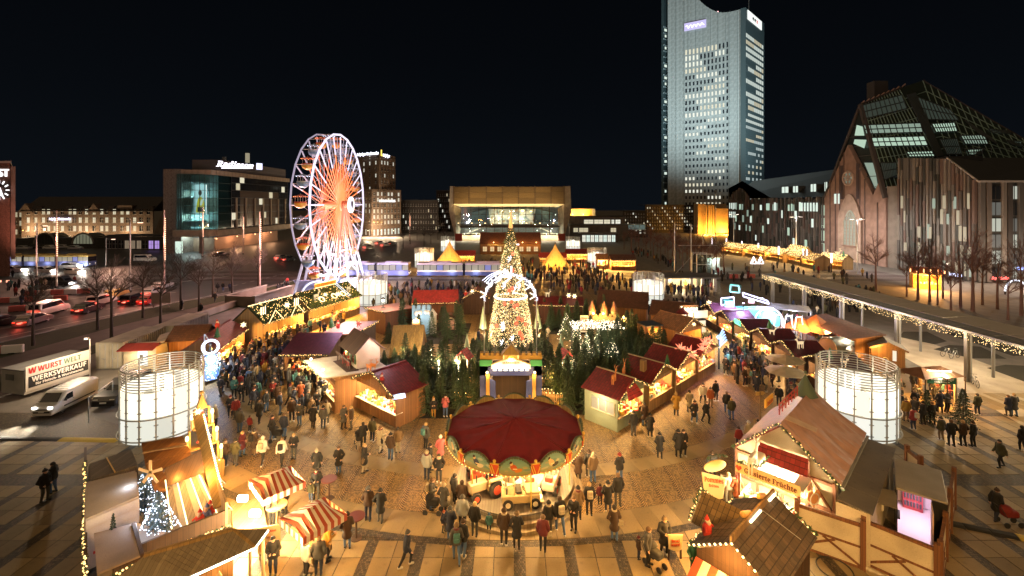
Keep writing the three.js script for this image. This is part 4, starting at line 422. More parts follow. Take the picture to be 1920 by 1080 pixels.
const silver=[.42,.42,.44],black=[.015,.015,.018],wht=[.68,.67,.65],redc=[.35,.02,.02],yel=[.62,.46,.16];
car('car',62,607,RD + .55,[.13,.10,.10],'dark grey low sports car nearest the lawn');car('van',92,588,RD + .5,wht,'white minibus with dark windows beside the sports car');car('car',166,584,RD + .5,black,'black car with red tail lights behind the minibus');car('wagon',190,570,RD + .5,wht,'white estate car beyond the black car');car('car',217,557,RD + .5,yel,'cream yellow taxi in the middle lane');car('wagon',250,568,RD + .5,black,'dark estate car right of the taxi');car('car',284,568,RD + .4,redc,'red car beside the pale poster board');car('car',288,553,RD + .5,silver,'silver car beyond the red car');car('car',-2,611,RD + .5,black,'dark car cut by the left picture edge');
car('car',305,541,RD + .5,silver,'dim car waiting farther up the street');car('wagon',28,511,PI*.5,wht,'white estate car with bright headlights by the red building',{head:1,tail:0});car('wagon',86,512,PI*.45,wht,'white off-road car with headlights before the orange dotted mast',{head:1,tail:0});car('car',140,514,PI*.42,wht,'white car turning with bright headlights',{head:1,tail:0});car('car',133,503,PI*.5,silver,'silver car with lights beside the yellow tram',{head:1,tail:0});car('van',112,536,PI*.5,black,'black van with headlights at the pink barrier',{head:1,tail:0});car('van',272,490,PI*.5,wht,'white van far off before the shop range',{tail:0});car('wagon',541,489,RD + .2,black,'dark estate car left of the big wheel',{tail:1});car('car',527,486,RD + .2,silver,'grey car just behind the dark estate car by the wheel');car('car',415,481,RD,black,'dark car parked before the hotel',{tail:0});
for(const[x,y]of[[712,458],[722,462],[735,459],[690,466]])car('car',x,y,RD,pick([silver,black]),'small car with red tail lights on the far street',{group:'cars on the far street'});
for(const[x,y]of[[45,468],[70,466],[95,467],[120,466],[142,468]])car('car',x,y,PI / 2,pick([silver,black,wht]),'dark parked car in front of the low station hall',{tail:0,group:'cars parked before the station hall'});
// ---------- delivery van, trailers and container at the lower left
{const o=T('delivery_van','white delivery van with its headlights on, parked at lower left','van',V3(-36.35,0,-37.2),.06),m=paint([.72,.71,.69]);o.scale.setScalar(.8);o.updateMatrixWorld(true);const pr=[[-2.5,.35],[-2.5,1.85],[-2.3,2.02],[1.05,2.0],[1.3,1.9],[1.95,1.22],[2.5,1.02],[2.66,.7],[2.66,.35]];P(o,'body',J(ext(pr,1.8,.09).rotateY(-PI / 2)),m);
  P(o,'windscreen',sheet([[-.84,1.3,2.06],[.84,1.3,2.06],[.76,1.97,1.46],[-.76,1.97,1.46]],.03),winM);for(const s of[-1,1]){P(o,'side_window',sheet([[s*1.0,1.18,.55],[s*1.0,1.18,1.6],[s*1.0,1.72,1.2],[s*1.0,1.76,.6]],.03),winM);P(o,'headlight',rb(.42,.2,.12,s*.72,.88,2.68,.05),E([1,.95,.82],9));P(o,'mirror',rb(.2,.28,.12,s*1.12,1.15,1.45,.05),mt.black);const hl=P(o,'door_handle',bx(.03,.04,.2,s*1.0,1.05,.5),mt.black);P(o,'side_trim',bx(.03,.12,3.6,s*1.0,.62,-.3),mt.black);spot(o.localToWorld(V3(s*.7,.85,2.95)),o.localToWorld(V3(s*.7,0,8)),260,.45,[1,.88,.66],.1);for(const z of[-1.55,1.65]){const w=P(o,'wheel',wheelG,mt.tyre);w.position.set(s*.86,.33,z);P(w,'rim',rimG,mt.steel);}}
  P(o,'grille',JU(bx(1.1,.1,.05,0,.78,2.74),bx(1.5,.14,.05,0,.5,2.74)),mt.black);P(o,'number_plate',bx(.5,.12,.04,0,.56,2.78),plateM);for(let i=0;i<6;i++)P(o,'roof_bar',bx(1.5,.04,.05,0,2.1,-2 + i*.55),mt.galv);P(o,'roof_rail',J(bx(.05,.05,3,-.75,2.08,-.6),bx(.05,.05,3,.75,2.08,-.6)),mt.galv);P(o,'bumper',rb(1.9,.3,.2,0,.3,2.62,.08),mt.dark);
  const t=car('wagon',205,755,.1,black,'black car half hidden behind the large drum at left',{tail:0});t.position.set(-33.2,0,-39);}
{const o=T('sales_trailer','white sales trailer with large red and black sign panel','trailer',[-42.0,0,-41.2],-.22);P(o,'box',JU(bx(2.6,2.0,5,0,.35,0)),mt.white);P(o,'roof',JU(bx(2.7,.08,5.1,0,2.35,0)),mt.grey);P(o,'wheel',J(...[-1,1].map(s=>new THREE.CylinderGeometry(.33,.33,.2,14).rotateZ(PI / 2).translate(s*1.1,.33,0))),mt.tyre);P(o,'drawbar',sq([0,.4,2.5],[0,.4,3.6],.1),mt.steel);P(o,'hatch',JU(bx(.9,.5,.04,-.3,1.5,2.53)),mt.grey);
  const s=P(o,'sign_panel',bx(.08,2.1,4.9,1.36,.6,0),M([.5,.47,.42]));P(s,'lettering',J(fitText('WURST',1.75,.46,.03).rotateY(PI / 2).translate(1.42,2.05,.75)),M([.45,.02,.02]));P(s,'lettering',fitText('WELT',1.35,.46,.03).rotateY(PI / 2).translate(1.42,2.05,-.95),M([.10,.16,.10]));P(s,'logo',J(fitText('W',.55,.5,.03).rotateY(PI / 2).translate(1.42,2.05,2.0)),M([.45,.02,.02]));P(s,'black_band',bx(.03,.95,4.5,1.41,.85,0),mt.black);P(s,'lettering',fitText('WERKSVERKAUF',4.1,.42,.03).rotateY(PI / 2).translate(1.43,1.3,0),M([.8,.78,.72]));P(s,'small_lettering',fitText('für Fleisch- & Wurstwaren',3.6,.2,.03).rotateY(PI / 2).translate(1.43,.97,0),M([.8,.78,.72]));lamp([-38.6,4.6,-40.4],75,[1,.76,.5],.2);one('site_lamp',J(cy(.05,.05,4.2,-38.6,0,-41.6),bx(.3,.15,.2,-38.7,4.2,-41.4)),mt.steel,'thin lamp post beside the sales trailer','lamp');}
{const o=T('shipping_container','long beige shipping container behind the drum at left','container',[-40.3,0,-48.4],.06),m=M([.50,.45,.34],{map:tGrime});P(o,'body',JU(bx(2.5,2.6,6.1,0,.1,0)),m);const c=[];for(let i=0;i<20;i++)for(const s of[-1,1])c.push(bx(.08,2.35,.15,s*1.27,.22,-2.9 + i*.305));P(o,'corrugation',JU(c),m);for(const s of[-1,1]){const d=P(o,'door',JU(bx(1.18,2.4,.06,s*.61,.2,3.08)),m);P(d,'lock_bar',J(cy(.025,.025,2.4,s*.35,.2,3.15,6),cy(.025,.025,2.4,s*.85,.2,3.15,6),bx(.3,.05,.06,s*.5,1.1,3.16)),mt.galv);}P(o,'corner_post',JU(...[[-1,1],[1,1],[-1,-1],[1,-1]].map(([a,b])=>bx(.14,2.62,.14,a*1.22,.1,b*3.02))),m);const o2=dupe(o,'second beige container end to end behind the first',[-39.6,0,-54.6],.06);}
// barriers and bins by the street
{const bar=(px,py,ry,n,label)=>{const o=T('road_barrier',label,'barrier',G(px,py),ry);for(let i=0;i<n;i++)P(o,'barrier_board',rb(1.9,.9,.4,(i -(n - 1)/ 2)*2,.02,0,.08),i % 2?M([.6,.55,.52]):M([.5,.12,.1]));P(o,'foot',JU(...[...Array(n).keys()].map(i=>bx(.5,.1,.8,(i -(n - 1)/ 2)*2,0,0))),mt.dark);};bar(120,552,.25,6,'pink and white road barrier in front of the black van');bar(60,566,.25,5,'red and white road barrier left of the bare tree');bar(48,583,.4,2,'short striped barrier behind the minibus');bar(2,664,.3,2,'white barrier on the lawn at the left edge');bar(1392,522,.1,3,'red barrier on the paving left of the glass canopy');}
one('poster_board',J(bx(2.6,1.7,.12,0,.7,0),bx(.1,.8,.1,-1,0,0),bx(.1,.8,.1,1,0,0)).rotateY(.3).translate(...G(302,577).toArray()),M([.6,.45,.45],{map:tGrime}),'pale pink poster board on legs at the lawn edge','board');
{const o=T('pipe_fence','bent steel pipe railing beside the delivery van','fence',[-31.4,0,-37]);const p=[[166,793],[168,745],[212,715],[212,758]].map((q,i)=>i===0?G(166,793):i===3?G(211,757):i===1?G(166,793).setY(1.9):G(211,757).setY(1.9));for(let i=1;i<4;i++)P(o,'rail',bm(p[i - 1].clone().sub(o.position),p[i].clone().sub(o.position),.035),mt.galv);}
for(const[a,b,l]of[[[-20,822],[222,826],'black and yellow cable ramp across the paving at left'],[[1760,977],[1960,1018],'black and yellow cable ramp at lower right']]){const p=G(...a),q=G(...b),o=T('cable_ramp',l,'cable ramp',p.clone().lerp(q,.5));const L=p.distanceTo(q),n=Math.round(L);for(let i=0;i<n;i++){const c=p.clone().lerp(q,(i + .5)/ n).sub(o.position),dir=Math.atan2(-(q.z - p.z),q.x - p.x);P(o,'segment',ext([[-.3,0],[-.12,.06],[.12,.06],[.3,0]],L / n - .03).rotateY(dir + PI / 2).translate(c.x,.012,c.z),(i>n*.55&&i<n*.95)?M([.5,.36,.05]):mt.rubber);}}
// ---------- trams
function tram(x0,x1,z,mLow,mTop,label,segs,stripe){
  const L=x1 - x0,o=T('tram',label,'tram',[(x0 + x1)/ 2,0,z]),glow=E([1,.9,.68],.3),dk=M([.02,.02,.03],{rough:.1});
  for(let s=0;s<segs;s++){const w=L / segs - .5,cx=-L / 2 + L / segs*(s + .5),c=P(o,'carriage',J(rb(w,.95,2.4,cx,.35,0,.1)),mLow);P(o,'waist',rb(w,.35,2.42,cx,1.22,0,.05),stripe);P(o,'roof',J(rb(w,.5,2.4,cx,2.75,0,.18),rb(w*.5,.3,1.4,cx,3.2,0,.08)),mTop);const n=Math.round(w / 1.45);for(let i=0;i<n;i++)for(const f of[1,-1]){const wx=cx - w / 2 + w*(i + .5)/ n;P(o,'window',bx(w / n - .16,1.12,.05,wx,1.6,f*1.19),f<0?glow:(i % 5===3?E([.35,.4,1],.5):glow));}P(o,'window_post',J(...[...Array(n + 1).keys()].map(i=>bx(.14,1.2,2.4,cx - w / 2 + w*i / n +(i?(i===n?-.07:0):.07),1.56,0))),dk);
    for(const k of[-.3,.3])P(o,'bogie',rb(1.7,.45,2,cx + w*k,0,0,.1),mt.dark);if(s)P(o,'bellows',JU(bx(.55,2.7,2.1,cx - L / segs / 2,.4,0)),dk);}
  P(o,'passenger_row',J(...[...Array(Math.round(L / 1.3)).keys()].map(i=>sp(.17,-L / 2 + .8 + i*1.3,1.95,.9 -(i % 3)*.3,7))),M([.1,.07,.06]));P(o,'pantograph',J(sq([0,3.5,0],[.9,4.2,0],.05),sq([.9,4.2,0],[0,4.9,0],.05),bx(.08,.05,1.6,0,4.9,0)),mt.dark);for(const s of[-1,1])P(o,'end_lamp',J(sp(.1,s*(L / 2 - .22),.9,.8),sp(.1,s*(L / 2 - .22),.9,-.8)),E([1,.9,.7],4));
  for(let i=0;i<segs*2;i++)lamp([(x0 + x1)/ 2 - L / 2 + L*(i + .5)/ segs / 2,1.1,z + 1.9],4,[1,.9,.75],.4);return o;
}
tram(X(780,103),X(960,103),-104,M([.07,.10,.30]),M([.46,.38,.44]),'long blue and white articulated tram behind the crowd',2,M([.66,.62,.6]));tram(X(640,103),X(768,103),-104.2,M([.13,.15,.38]),M([.42,.40,.58]),'blue tram with lit windows right of the big wheel',2,M([.12,.13,.30]));tram(X(-10,120),X(175,120),-120,M([.1,.14,.40]),M([.5,.36,.10]),'yellow topped blue tram beyond the cars at left',3,M([.1,.12,.35]));
const bulbG=new THREE.OctahedronGeometry(.035,0);
function bulbs(o,name,pts,m,r=1){const im=new THREE.InstancedMesh(bulbG,m,pts.length),mm=new THREE.Matrix4();pts.forEach((p,i)=>{mm.makeScale(r,r,r).setPosition(p.x,p.y,p.z);im.setMatrixAt(i,mm);});im.name=name;o.add(im);return stuff(im);}
// ---------- big wheel: two rims in the plane of the square's axis
{const C=V3(0,16.4,-86.5),R=13.3,xa=-32.6,xb=-35.7,o=T('big_wheel','tall big wheel glowing white and orange with round gondolas','big wheel',[-34.1,0,-86.5]),N=24;
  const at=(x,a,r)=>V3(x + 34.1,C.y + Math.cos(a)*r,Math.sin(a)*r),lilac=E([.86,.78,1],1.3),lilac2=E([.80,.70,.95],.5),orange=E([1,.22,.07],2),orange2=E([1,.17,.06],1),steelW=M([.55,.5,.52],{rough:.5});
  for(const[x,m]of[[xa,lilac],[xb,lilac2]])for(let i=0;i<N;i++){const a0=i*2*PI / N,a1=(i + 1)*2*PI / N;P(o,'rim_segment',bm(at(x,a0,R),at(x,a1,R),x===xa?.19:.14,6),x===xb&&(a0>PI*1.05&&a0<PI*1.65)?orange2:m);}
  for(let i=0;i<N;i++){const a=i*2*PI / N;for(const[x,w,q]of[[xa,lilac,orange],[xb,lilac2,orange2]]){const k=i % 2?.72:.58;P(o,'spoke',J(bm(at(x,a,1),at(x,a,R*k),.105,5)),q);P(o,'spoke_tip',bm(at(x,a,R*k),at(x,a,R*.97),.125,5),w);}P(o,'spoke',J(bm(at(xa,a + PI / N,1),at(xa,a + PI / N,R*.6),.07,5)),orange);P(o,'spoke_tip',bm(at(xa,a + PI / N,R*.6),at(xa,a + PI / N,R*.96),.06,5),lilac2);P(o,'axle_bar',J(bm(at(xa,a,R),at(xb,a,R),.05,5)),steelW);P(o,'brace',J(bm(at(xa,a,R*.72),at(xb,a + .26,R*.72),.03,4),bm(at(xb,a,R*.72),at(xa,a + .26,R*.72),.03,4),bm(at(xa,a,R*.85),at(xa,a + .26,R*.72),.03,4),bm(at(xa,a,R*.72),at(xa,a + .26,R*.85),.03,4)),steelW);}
  P(o,'hub',new THREE.CylinderGeometry(.75,.75,5.6,16).rotateZ(PI / 2).translate(.4,C.y,0),M([.5,.16,.08]));P(o,'hub_ring',J(new THREE.TorusGeometry(1.0,.2,8,24).rotateY(PI / 2).translate(xa + 34.1 + .3,C.y,0)),orange);const disc=P(o,'hub_disc',new THREE.CylinderGeometry(1.55,1.55,.3,24).rotateZ(PI / 2).translate(xa + 34.1 + 2,C.y,0),E([1,.95,.9],1.6));P(disc,'crest',J(ext([[-.5,.7],[.5,.7],[.5,0],[0,-.8],[-.5,0]],.1).rotateY(PI / 2).translate(xa + 34.1 + 2.2,C.y,0)),M([.1,.12,.3]));
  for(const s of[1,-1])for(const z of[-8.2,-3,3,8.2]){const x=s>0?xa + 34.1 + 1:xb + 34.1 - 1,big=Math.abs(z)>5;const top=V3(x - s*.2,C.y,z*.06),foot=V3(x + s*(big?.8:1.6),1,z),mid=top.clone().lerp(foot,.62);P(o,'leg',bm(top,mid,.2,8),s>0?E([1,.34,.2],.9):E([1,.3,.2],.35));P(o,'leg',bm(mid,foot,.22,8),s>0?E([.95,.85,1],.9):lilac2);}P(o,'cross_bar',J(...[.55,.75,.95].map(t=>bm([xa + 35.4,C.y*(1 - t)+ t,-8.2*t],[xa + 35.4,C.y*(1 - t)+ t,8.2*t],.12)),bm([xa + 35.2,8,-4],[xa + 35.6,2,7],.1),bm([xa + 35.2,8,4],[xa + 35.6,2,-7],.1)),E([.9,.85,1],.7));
  const bowl=new THREE.SphereGeometry(.98,14,6,0,2*PI,PI / 2,PI / 2).scale(1,.85,1),bowlIn=new THREE.CylinderGeometry(.98,.95,.25,14,1,true),roofG=new THREE.ConeGeometry(1.1,.35,14),polesG=J(...[0,1,2,3].map(i=>cy(.03,.03,1.25,Math.cos(i*1.57)*.85,-1.45,Math.sin(i*1.57)*.85,5)),cy(.04,.04,2,0,-1.9,0,5)),lampG=J(...[...Array(10).keys()].map(i=>sp(.06,Math.cos(i*.628)*1.05,-.42,Math.sin(i*.628)*1.05,4)));
  for(let i=0;i<N;i++){const a=(i + .5)*2*PI / N,hot=i % 2,p=at(-34.1,a,R);const g=P(o,'gondola',fin(bowl.clone().translate(0,-1.45,0)),hot?M([.62,.34,.06],{rough:.35}):M([.14,.24,.42],{rough:.35}));g.position.copy(p);P(g,'side_wall',fin(bowlIn.clone().translate(0,-1.35,0)),hot?M([.55,.10,.03],{rough:.4}):M([.35,.42,.55],{rough:.4}));P(g,'roof',fin(roofG.clone().translate(0,-.2,0)),hot?M([.5,.1,.04]):M([.3,.34,.5]));P(g,'pole',polesG,steelW);P(g,'lamp_ring',lampG,hot?E([1,.3,.1],2.5):E([.7,.8,1],2.5));}
  P(o,'platform',JU(rb(9,1,20,.6,0,0,.1),rb(11,.5,8,3.5,0,9,.1)),M([.55,.52,.6],{map:tGrime}));P(o,'ticket_arch',J(new THREE.TorusGeometry(2.6,.16,6,20,PI).translate(1.6,1,10.6)),E([.85,.85,1],1.3));P(o,'light_cloth',J(bm([.6,1,6.5],[.6,4.6,2.5],.3),new THREE.CylinderGeometry(2.4,2.4,3.6,16,1,true,PI*.5,PI).rotateZ(PI / 2).translate(-2.4,1,8)),M([.5,.55,.8]));P(o,'railing',J(...[0,1,2,3,4,5,6,7].map(i=>cy(.04,.04,1.1,5.4,1,-9 + i*2.6)),bm([5.4,2.1,-9.5],[5.4,2.1,9.6],.05)),steelW);
  for(const[x,y,z,i,c]of[[-30.5,5,-80,420,[.8,.78,1]],[-30.5,4,-92,320,[.85,.78,1]],[-34.1,16.4,-86.5,380,[1,.4,.25]],[-31,9,-84,300,[1,.6,.5]],[-38.5,8,-86.5,520,[1,.55,.48]],[-38.5,14,-80,380,[1,.5,.42]]])lamp([x,y,z],i,c,1);
}
// ---------- carousel
{const c=V3(.15,0,-26.5),o=T('carousel','round children carousel with dark red canvas roof and painted scalloped rim','carousel',c),N=12,m1=M([.50,.40,.26],{map:tWood});
  for(let i=0;i<3;i++)P(o,'step',boxUV(fin(cy(3.95 - i*.27,3.95 - i*.27,.2,0,i*.2,0,36))),m1);P(o,'platform',boxUV(fin(cy(3.38,3.38,.1,0,.58,0,48))),M([.42,.38,.33],{map:tWood,rough:.5}));
  const R=3.95,h0=3.08,h1=3.62,pt=(i,r,y)=>V3(Math.sin((i + .5)*2*PI / N)*r,y,Math.cos((i + .5)*2*PI / N)*r),cl=M([.26,.012,.025],{map:tCloth,rough:.9,bump:.012});
  const apex=V3(0,4.05,0);for(let i=0;i<N;i++){const f=[];const a=pt(i,R - .04,h1 - .05),b=pt(i + 1,R - .04,h1 - .05),n=5,rows=[];for(let r=0;r<=n;r++){const t=r / n,s=1 - t;const row=[];for(let k=0;k<=4;k++){const q=a.clone().lerp(b,k / 4).multiplyScalar(s).setY(0);row.push(V3(q.x,h1 - .05 +(apex.y - h1 + .05)*Math.pow(t,.82)- .022*Math.sin(PI*k / 4)*Math.sin(PI*t)+ .012*Math.sin(k*3 + r*5 + i*2.3),q.z));}rows.push(row);}const pts=rows.flat();for(let r=0;r<n;r++)for(let k=0;k<4;k++)f.push([r*5 + k,r*5 + k + 1,r*5 + k + 6,r*5 + k + 5]);P(o,'canvas_gore',mesh3(pts,f),cl);}
  const pics=[0,1,2].map(k=>new THREE.MeshStandardMaterial({roughness:.6,color:0xcfc6b4,map:canvas(256,128,(x,w,h)=>{const g=x.createLinearGradient(0,0,0,h);g.addColorStop(0,'#5d96a6');g.addColorStop(.6,'#8fb6b0');g.addColorStop(1,'#a8925c');x.fillStyle=g;x.fillRect(0,0,w,h);for(let i=0;i<22;i++){x.globalAlpha=.5;x.fillStyle=pick(['#d8e6de','#5d93a0','#8fae6a','#cdb98a']);x.beginPath();x.ellipse(rnd(w),rnd(20,h),rnd(10,40),rnd(4,10),0,0,7);x.fill();}x.globalAlpha=1;const px=128;x.fillStyle=['#e0c49a','#3a4a7a','#c8612e'][k];x.beginPath();x.ellipse(px - 10,70,30,20,.4,0,7);x.fill();x.fillStyle='#e9cfa8';x.beginPath();x.arc(px - 30,44,13,0,7);x.fill();x.fillStyle='#3a2416';x.beginPath();x.arc(px - 33,40,12,PI*.8,PI*2);x.fill();x.fillStyle=['#3b3b34','#e8e2d2','#d98a3a'][k];x.beginPath();x.ellipse(px + 28,88,32,13,-.2,0,7);x.fill();})}));
  pics.forEach(p=>{p.map.wrapS=p.map.wrapT=THREE.ClampToEdgeWrapping;});const backM=M([.56,.42,.20],{map:tWood});
  for(let i=0;i<N;i++){const a=pt(i,R,0),b=pt(i + 1,R,0),w=a.distanceTo(b),ry=Math.atan2(-(b.z - a.z),b.x - a.x),mid=a.clone().add(b).multiplyScalar(.5);const out=mid.clone().normalize();
    const ow=w - .46,sc=(sx,sy)=>{const p=[[-ow / 2,0]];for(let k=1;k<8;k++)p.push([-ow / 2 + ow*k / 8,-.07 - .08*Math.sin(PI*k / 8)]);p.push([ow / 2,0],[ow / 2,.36]);for(let k=1;k<16;k++){const t=k / 16;p.push([ow / 2 - ow*t,.36 + .46*Math.pow(Math.sin(PI*t),.7)]);}p.push([-ow / 2,.36]);return p.map(q=>[q[0]*sx,q[1]*sy]);};
    const pg=ext(sc(1,1),.05);const uv=pg.attributes.uv,ps=pg.attributes.position;for(let k=0;k<uv.count;k++)uv.setXY(k,ps.getX(k)/ ow + .5,(ps.getY(k)+ .15)/ .97);P(o,'painted_panel',tr(fin(pg),mid.x,h0,mid.z,ry),pics[i % 3]);P(o,'panel_back',tr(boxUV(fin(ext(sc(.99,.99),.03))),mid.x - out.x*.05,h0,mid.z - out.z*.05,ry),backM);
    const rimc=new THREE.CatmullRomCurve3(sc(1,1).slice(9).map(q=>V3(q[0],q[1],.05)));P(o,'panel_garland',J(tr(new THREE.TubeGeometry(rimc,24,.045,5),mid.x,h0,mid.z,ry),...[...Array(13).keys()].map(k=>{const q=rimc.getPoint(k / 12);return tr(sp(.07,q.x,q.y,q.z + .02,5),mid.x,h0,mid.z,ry);})),M([.05,.06,.03],{rough:.6}));P(o,'panel_edge',tr(J(new THREE.TubeGeometry(new THREE.CatmullRomCurve3(sc(1,1).slice(0,9).map(q=>V3(q[0],q[1],.04))),16,.03,5)),mid.x,h0,mid.z,ry),mt.gold);
    const pp=pt(i,R + .01,0);const ry2=Math.atan2(pp.x,pp.z);const pk=P(o,'corner_piece',tr(J(bx(.46,.5,.06,0,0,0)),pp.x,h0 - .02,pp.z,ry2),M([.42,.06,.02]));P(pk,'stripe',tr(J(...[-.14,0,.14].map(q=>bx(.05,.42,.02,q*.8,.04,.045,0,0,q>0?-.35:.35)),bx(.46,.05,.08,0,.48,0)),pp.x,h0 - .02,pp.z,ry2),mt.gold);P(pk,'finial',tr(J(sp(.09,0,.62,.02),cy(.05,.03,.12,0,.5,.02)),pp.x,h0,pp.z,ry2),mt.gold);
    P(o,'rim_lamp',tr(J(sp(.055,0,-.14,-.12,6)),pp.x*.97,h0 + .1,pp.z*.97,ry2),E([1,.8,.45],8));}
 {const q=[];for(let i=0;i<N;i++){const a=pt(i,R + .06,h0),b=pt(i + 1,R + .06,h0);for(let k=0;k<9;k++){const t=(k + .5)/ 9,p=a.clone().lerp(b,t);q.push(p.clone().setY(h0 - .06 - .08*Math.sin(PI*t)));}}bulbs(o,'bulb',q,E([1,.7,.3],3),1);}P(o,'ceiling',J(new THREE.CylinderGeometry(R - .1,R - .1,.05,36).translate(0,h0 + .22,0)),M([.6,.5,.32]));P(o,'centre_drum',J(cy(.95,.95,2.6,0,.6,0,12)),M([.62,.50,.28],{map:tWood}));P(o,'inner_disc',cy(1.7,1.7,.12,0,.68,0,30),M([.66,.60,.48]));P(o,'support_pole',J(...[...Array(6).keys()].map(i=>{const q=pt(i*2,3.2,0);return cy(.035,.035,2.6,q.x,.6,q.z,6);})),mt.gold);
  for(let i=0;i<8;i++){const a=(i + .5)/ 8*2*PI;P(o,'ceiling_lamp',sp(.09,Math.sin(a)*2.5,h0 + .05,Math.cos(a)*2.5,8),E([1,.85,.55],9));lamp([c.x + Math.sin(a)*2.5,h0 + .05,c.z + Math.cos(a)*2.5],32,[1,.58,.22],.12);}
  // the ride's vehicles belong to the carousel
  const ride=(name,ang,r,turn)=>{const g=new THREE.Group();g.name=name;g.position.set(Math.sin(ang)*r,.68,Math.cos(ang)*r);g.rotation.y=turn;o.add(g);return g;};
  const wh=(g,x,z,r,m=mt.tyre,h=M([.45,.06,.03]))=>{P(g,'wheel',J(new THREE.CylinderGeometry(r,r,.2,16).rotateZ(PI / 2).translate(x,r,z),new THREE.TorusGeometry(r*.9,r*.14,5,16).rotateY(PI / 2).translate(x,r,z)),m);P(g,'wheel_hub',J(new THREE.CylinderGeometry(r*.5,r*.55,.24,10).rotateZ(PI / 2).translate(x,r,z)),h);};
  const jm=M([.40,.31,.16],{rough:.35}),sp2=M([.05,.05,.04]);
 {const g=ride('ride_jeep',.12,2.45,PI / 2 + .1);P(g,'body',J(rb(.95,.42,2.0,0,.28,0,.06),rb(.85,.16,.75,0,.66,.6,.05),rb(1.0,.1,.3,0,.25,1.05,.04)),jm);P(g,'seat',J(rb(.7,.14,.3,0,.7,-.1,.04),rb(.7,.35,.1,0,.75,-.3,.04),rb(.7,.3,.1,0,.7,-.75,.04)),sp2);P(g,'roll_bar',J(bm([-.42,.7,-.35],[-.42,1.3,-.35],.03),bm([.42,.7,-.35],[.42,1.3,-.35],.03),bm([-.42,1.3,-.35],[.42,1.3,-.35],.03),bm([-.42,1.3,-.35],[-.42,1.1,-.95],.03),bm([.42,1.3,-.35],[.42,1.1,-.95],.03),bm([-.42,1.1,-.95],[.42,1.1,-.95],.03)),jm);P(g,'windscreen_frame',J(bm([-.42,.8,.25],[-.4,1.2,.12],.03),bm([.42,.8,.25],[.4,1.2,.12],.03),bm([-.4,1.2,.12],[.4,1.2,.12],.03)),jm);P(g,'paint_spot',J(...[[.48,.5,-.3],[.48,.45,.2],[.48,.55,.6],[.48,.42,-.75]].map(q=>sp(.1,q[0],q[1],q[2],6))),sp2);for(const x of[-.45,.45])for(const z of[-.7,.72])wh(g,x,z,.27,mt.tyre,M([.55,.5,.38]));P(g,'headlight',J(sp(.09,-.3,.5,1.02),sp(.09,.3,.5,1.02)),E([1,.85,.5],6));P(g,'steering_wheel',new THREE.TorusGeometry(.13,.02,5,12).rotateX(-.6).translate(-.2,.9,.15),sp2);}
 {const g=ride('ride_tractor',-.72,2.3,-PI / 2 + .55);P(g,'bonnet',J(rb(.5,.5,1.0,0,.45,.6,.08),rb(.8,.12,.8,0,.4,-.3,.04)),M([.40,.32,.2],{rough:.4}));P(g,'mudguard',J(rb(.22,.1,.8,-.45,.92,-.35,.04),rb(.22,.1,.8,.45,.92,-.35,.04)),M([.40,.32,.2],{rough:.4}));for(const s of[-1,1]){wh(g,s*.47,-.35,.44);wh(g,s*.38,.85,.27);}P(g,'cab_post',J(...[[-1,-.7],[1,-.7],[-1,.1],[1,.1]].map(([x,z])=>cy(.03,.03,.95,x*.36,.75,z,6))),jm);P(g,'cab_roof',rb(.95,.08,1.1,0,1.68,-.3,.03),M([.68,.62,.48]));P(g,'seat',J(rb(.4,.12,.3,0,.6,-.4,.04),rb(.4,.35,.08,0,.7,-.55,.03)),M([.35,.05,.03]));P(g,'steering_wheel',new THREE.TorusGeometry(.14,.02,5,12).rotateX(-.6).translate(0,.95,.0),sp2);P(g,'exhaust',cy(.04,.04,.45,.15,.9,.7,6),sp2);}
 {const g=ride('ride_engine',1.02,2.35,PI - .3);P(g,'body',J(rb(.7,.45,1.5,0,.28,0,.08),rb(.5,.3,.6,0,.7,.4,.06)),M([.6,.5,.42],{rough:.35}));P(g,'red_trim',J(rb(.74,.12,1.3,0,.32,-.05,.04),rb(.4,.25,.3,0,.72,-.5,.05)),M([.45,.05,.03],{rough:.35}));for(const s of[-1,1]){wh(g,s*.36,-.5,.26);wh(g,s*.36,.5,.24);}P(g,'lamp',J(...[...Array(9).keys()].map(i=>sp(.06,(i % 3 - 1)*.22,.95 +(i / 3|0)*.1,.6 -(i / 3|0)*.35,6))),E([1,.8,.5],6));P(g,'handle_bar',J(bm([-.3,1.05,.1],[.3,1.05,.1],.025),cy(.03,.03,.4,0,.7,.1)),mt.steel);}
 {const g=ride('ride_bus',-1.25,2.2,.1);P(g,'body',J(rb(.85,.7,1.5,0,.25,0,.08)),M([.5,.10,.04],{rough:.4}));P(g,'roof',J(rb(.9,.08,1.5,0,1.35,0,.03),...[[-1,-1],[1,-1],[-1,1],[1,1]].map(([x,z])=>cy(.03,.03,.5,x*.38,.9,z*.68,5))),M([.62,.52,.34]));for(const s of[-1,1]){wh(g,s*.43,-.5,.22);wh(g,s*.43,.5,.22);}P(g,'lamp',J(sp(.08,-.25,.6,.78),sp(.08,.25,.6,.78),sp(.08,-.25,.6,-.78),sp(.08,.25,.6,-.78)),E([1,.5,.2],5));}
 {const g=ride('ride_plane',.35,1.2,.9);P(g,'body',J(new THREE.CylinderGeometry(.22,.1,1.4,10).rotateX(PI / 2).translate(0,.6,0)),M([.5,.12,.05],{rough:.4}));P(g,'wing',J(rb(1.7,.06,.4,0,.62,.2,.02),rb(.6,.05,.2,0,.66,-.6,.02),rb(.05,.3,.2,0,.66,-.6,.02)),M([.16,.24,.45],{rough:.4}));}
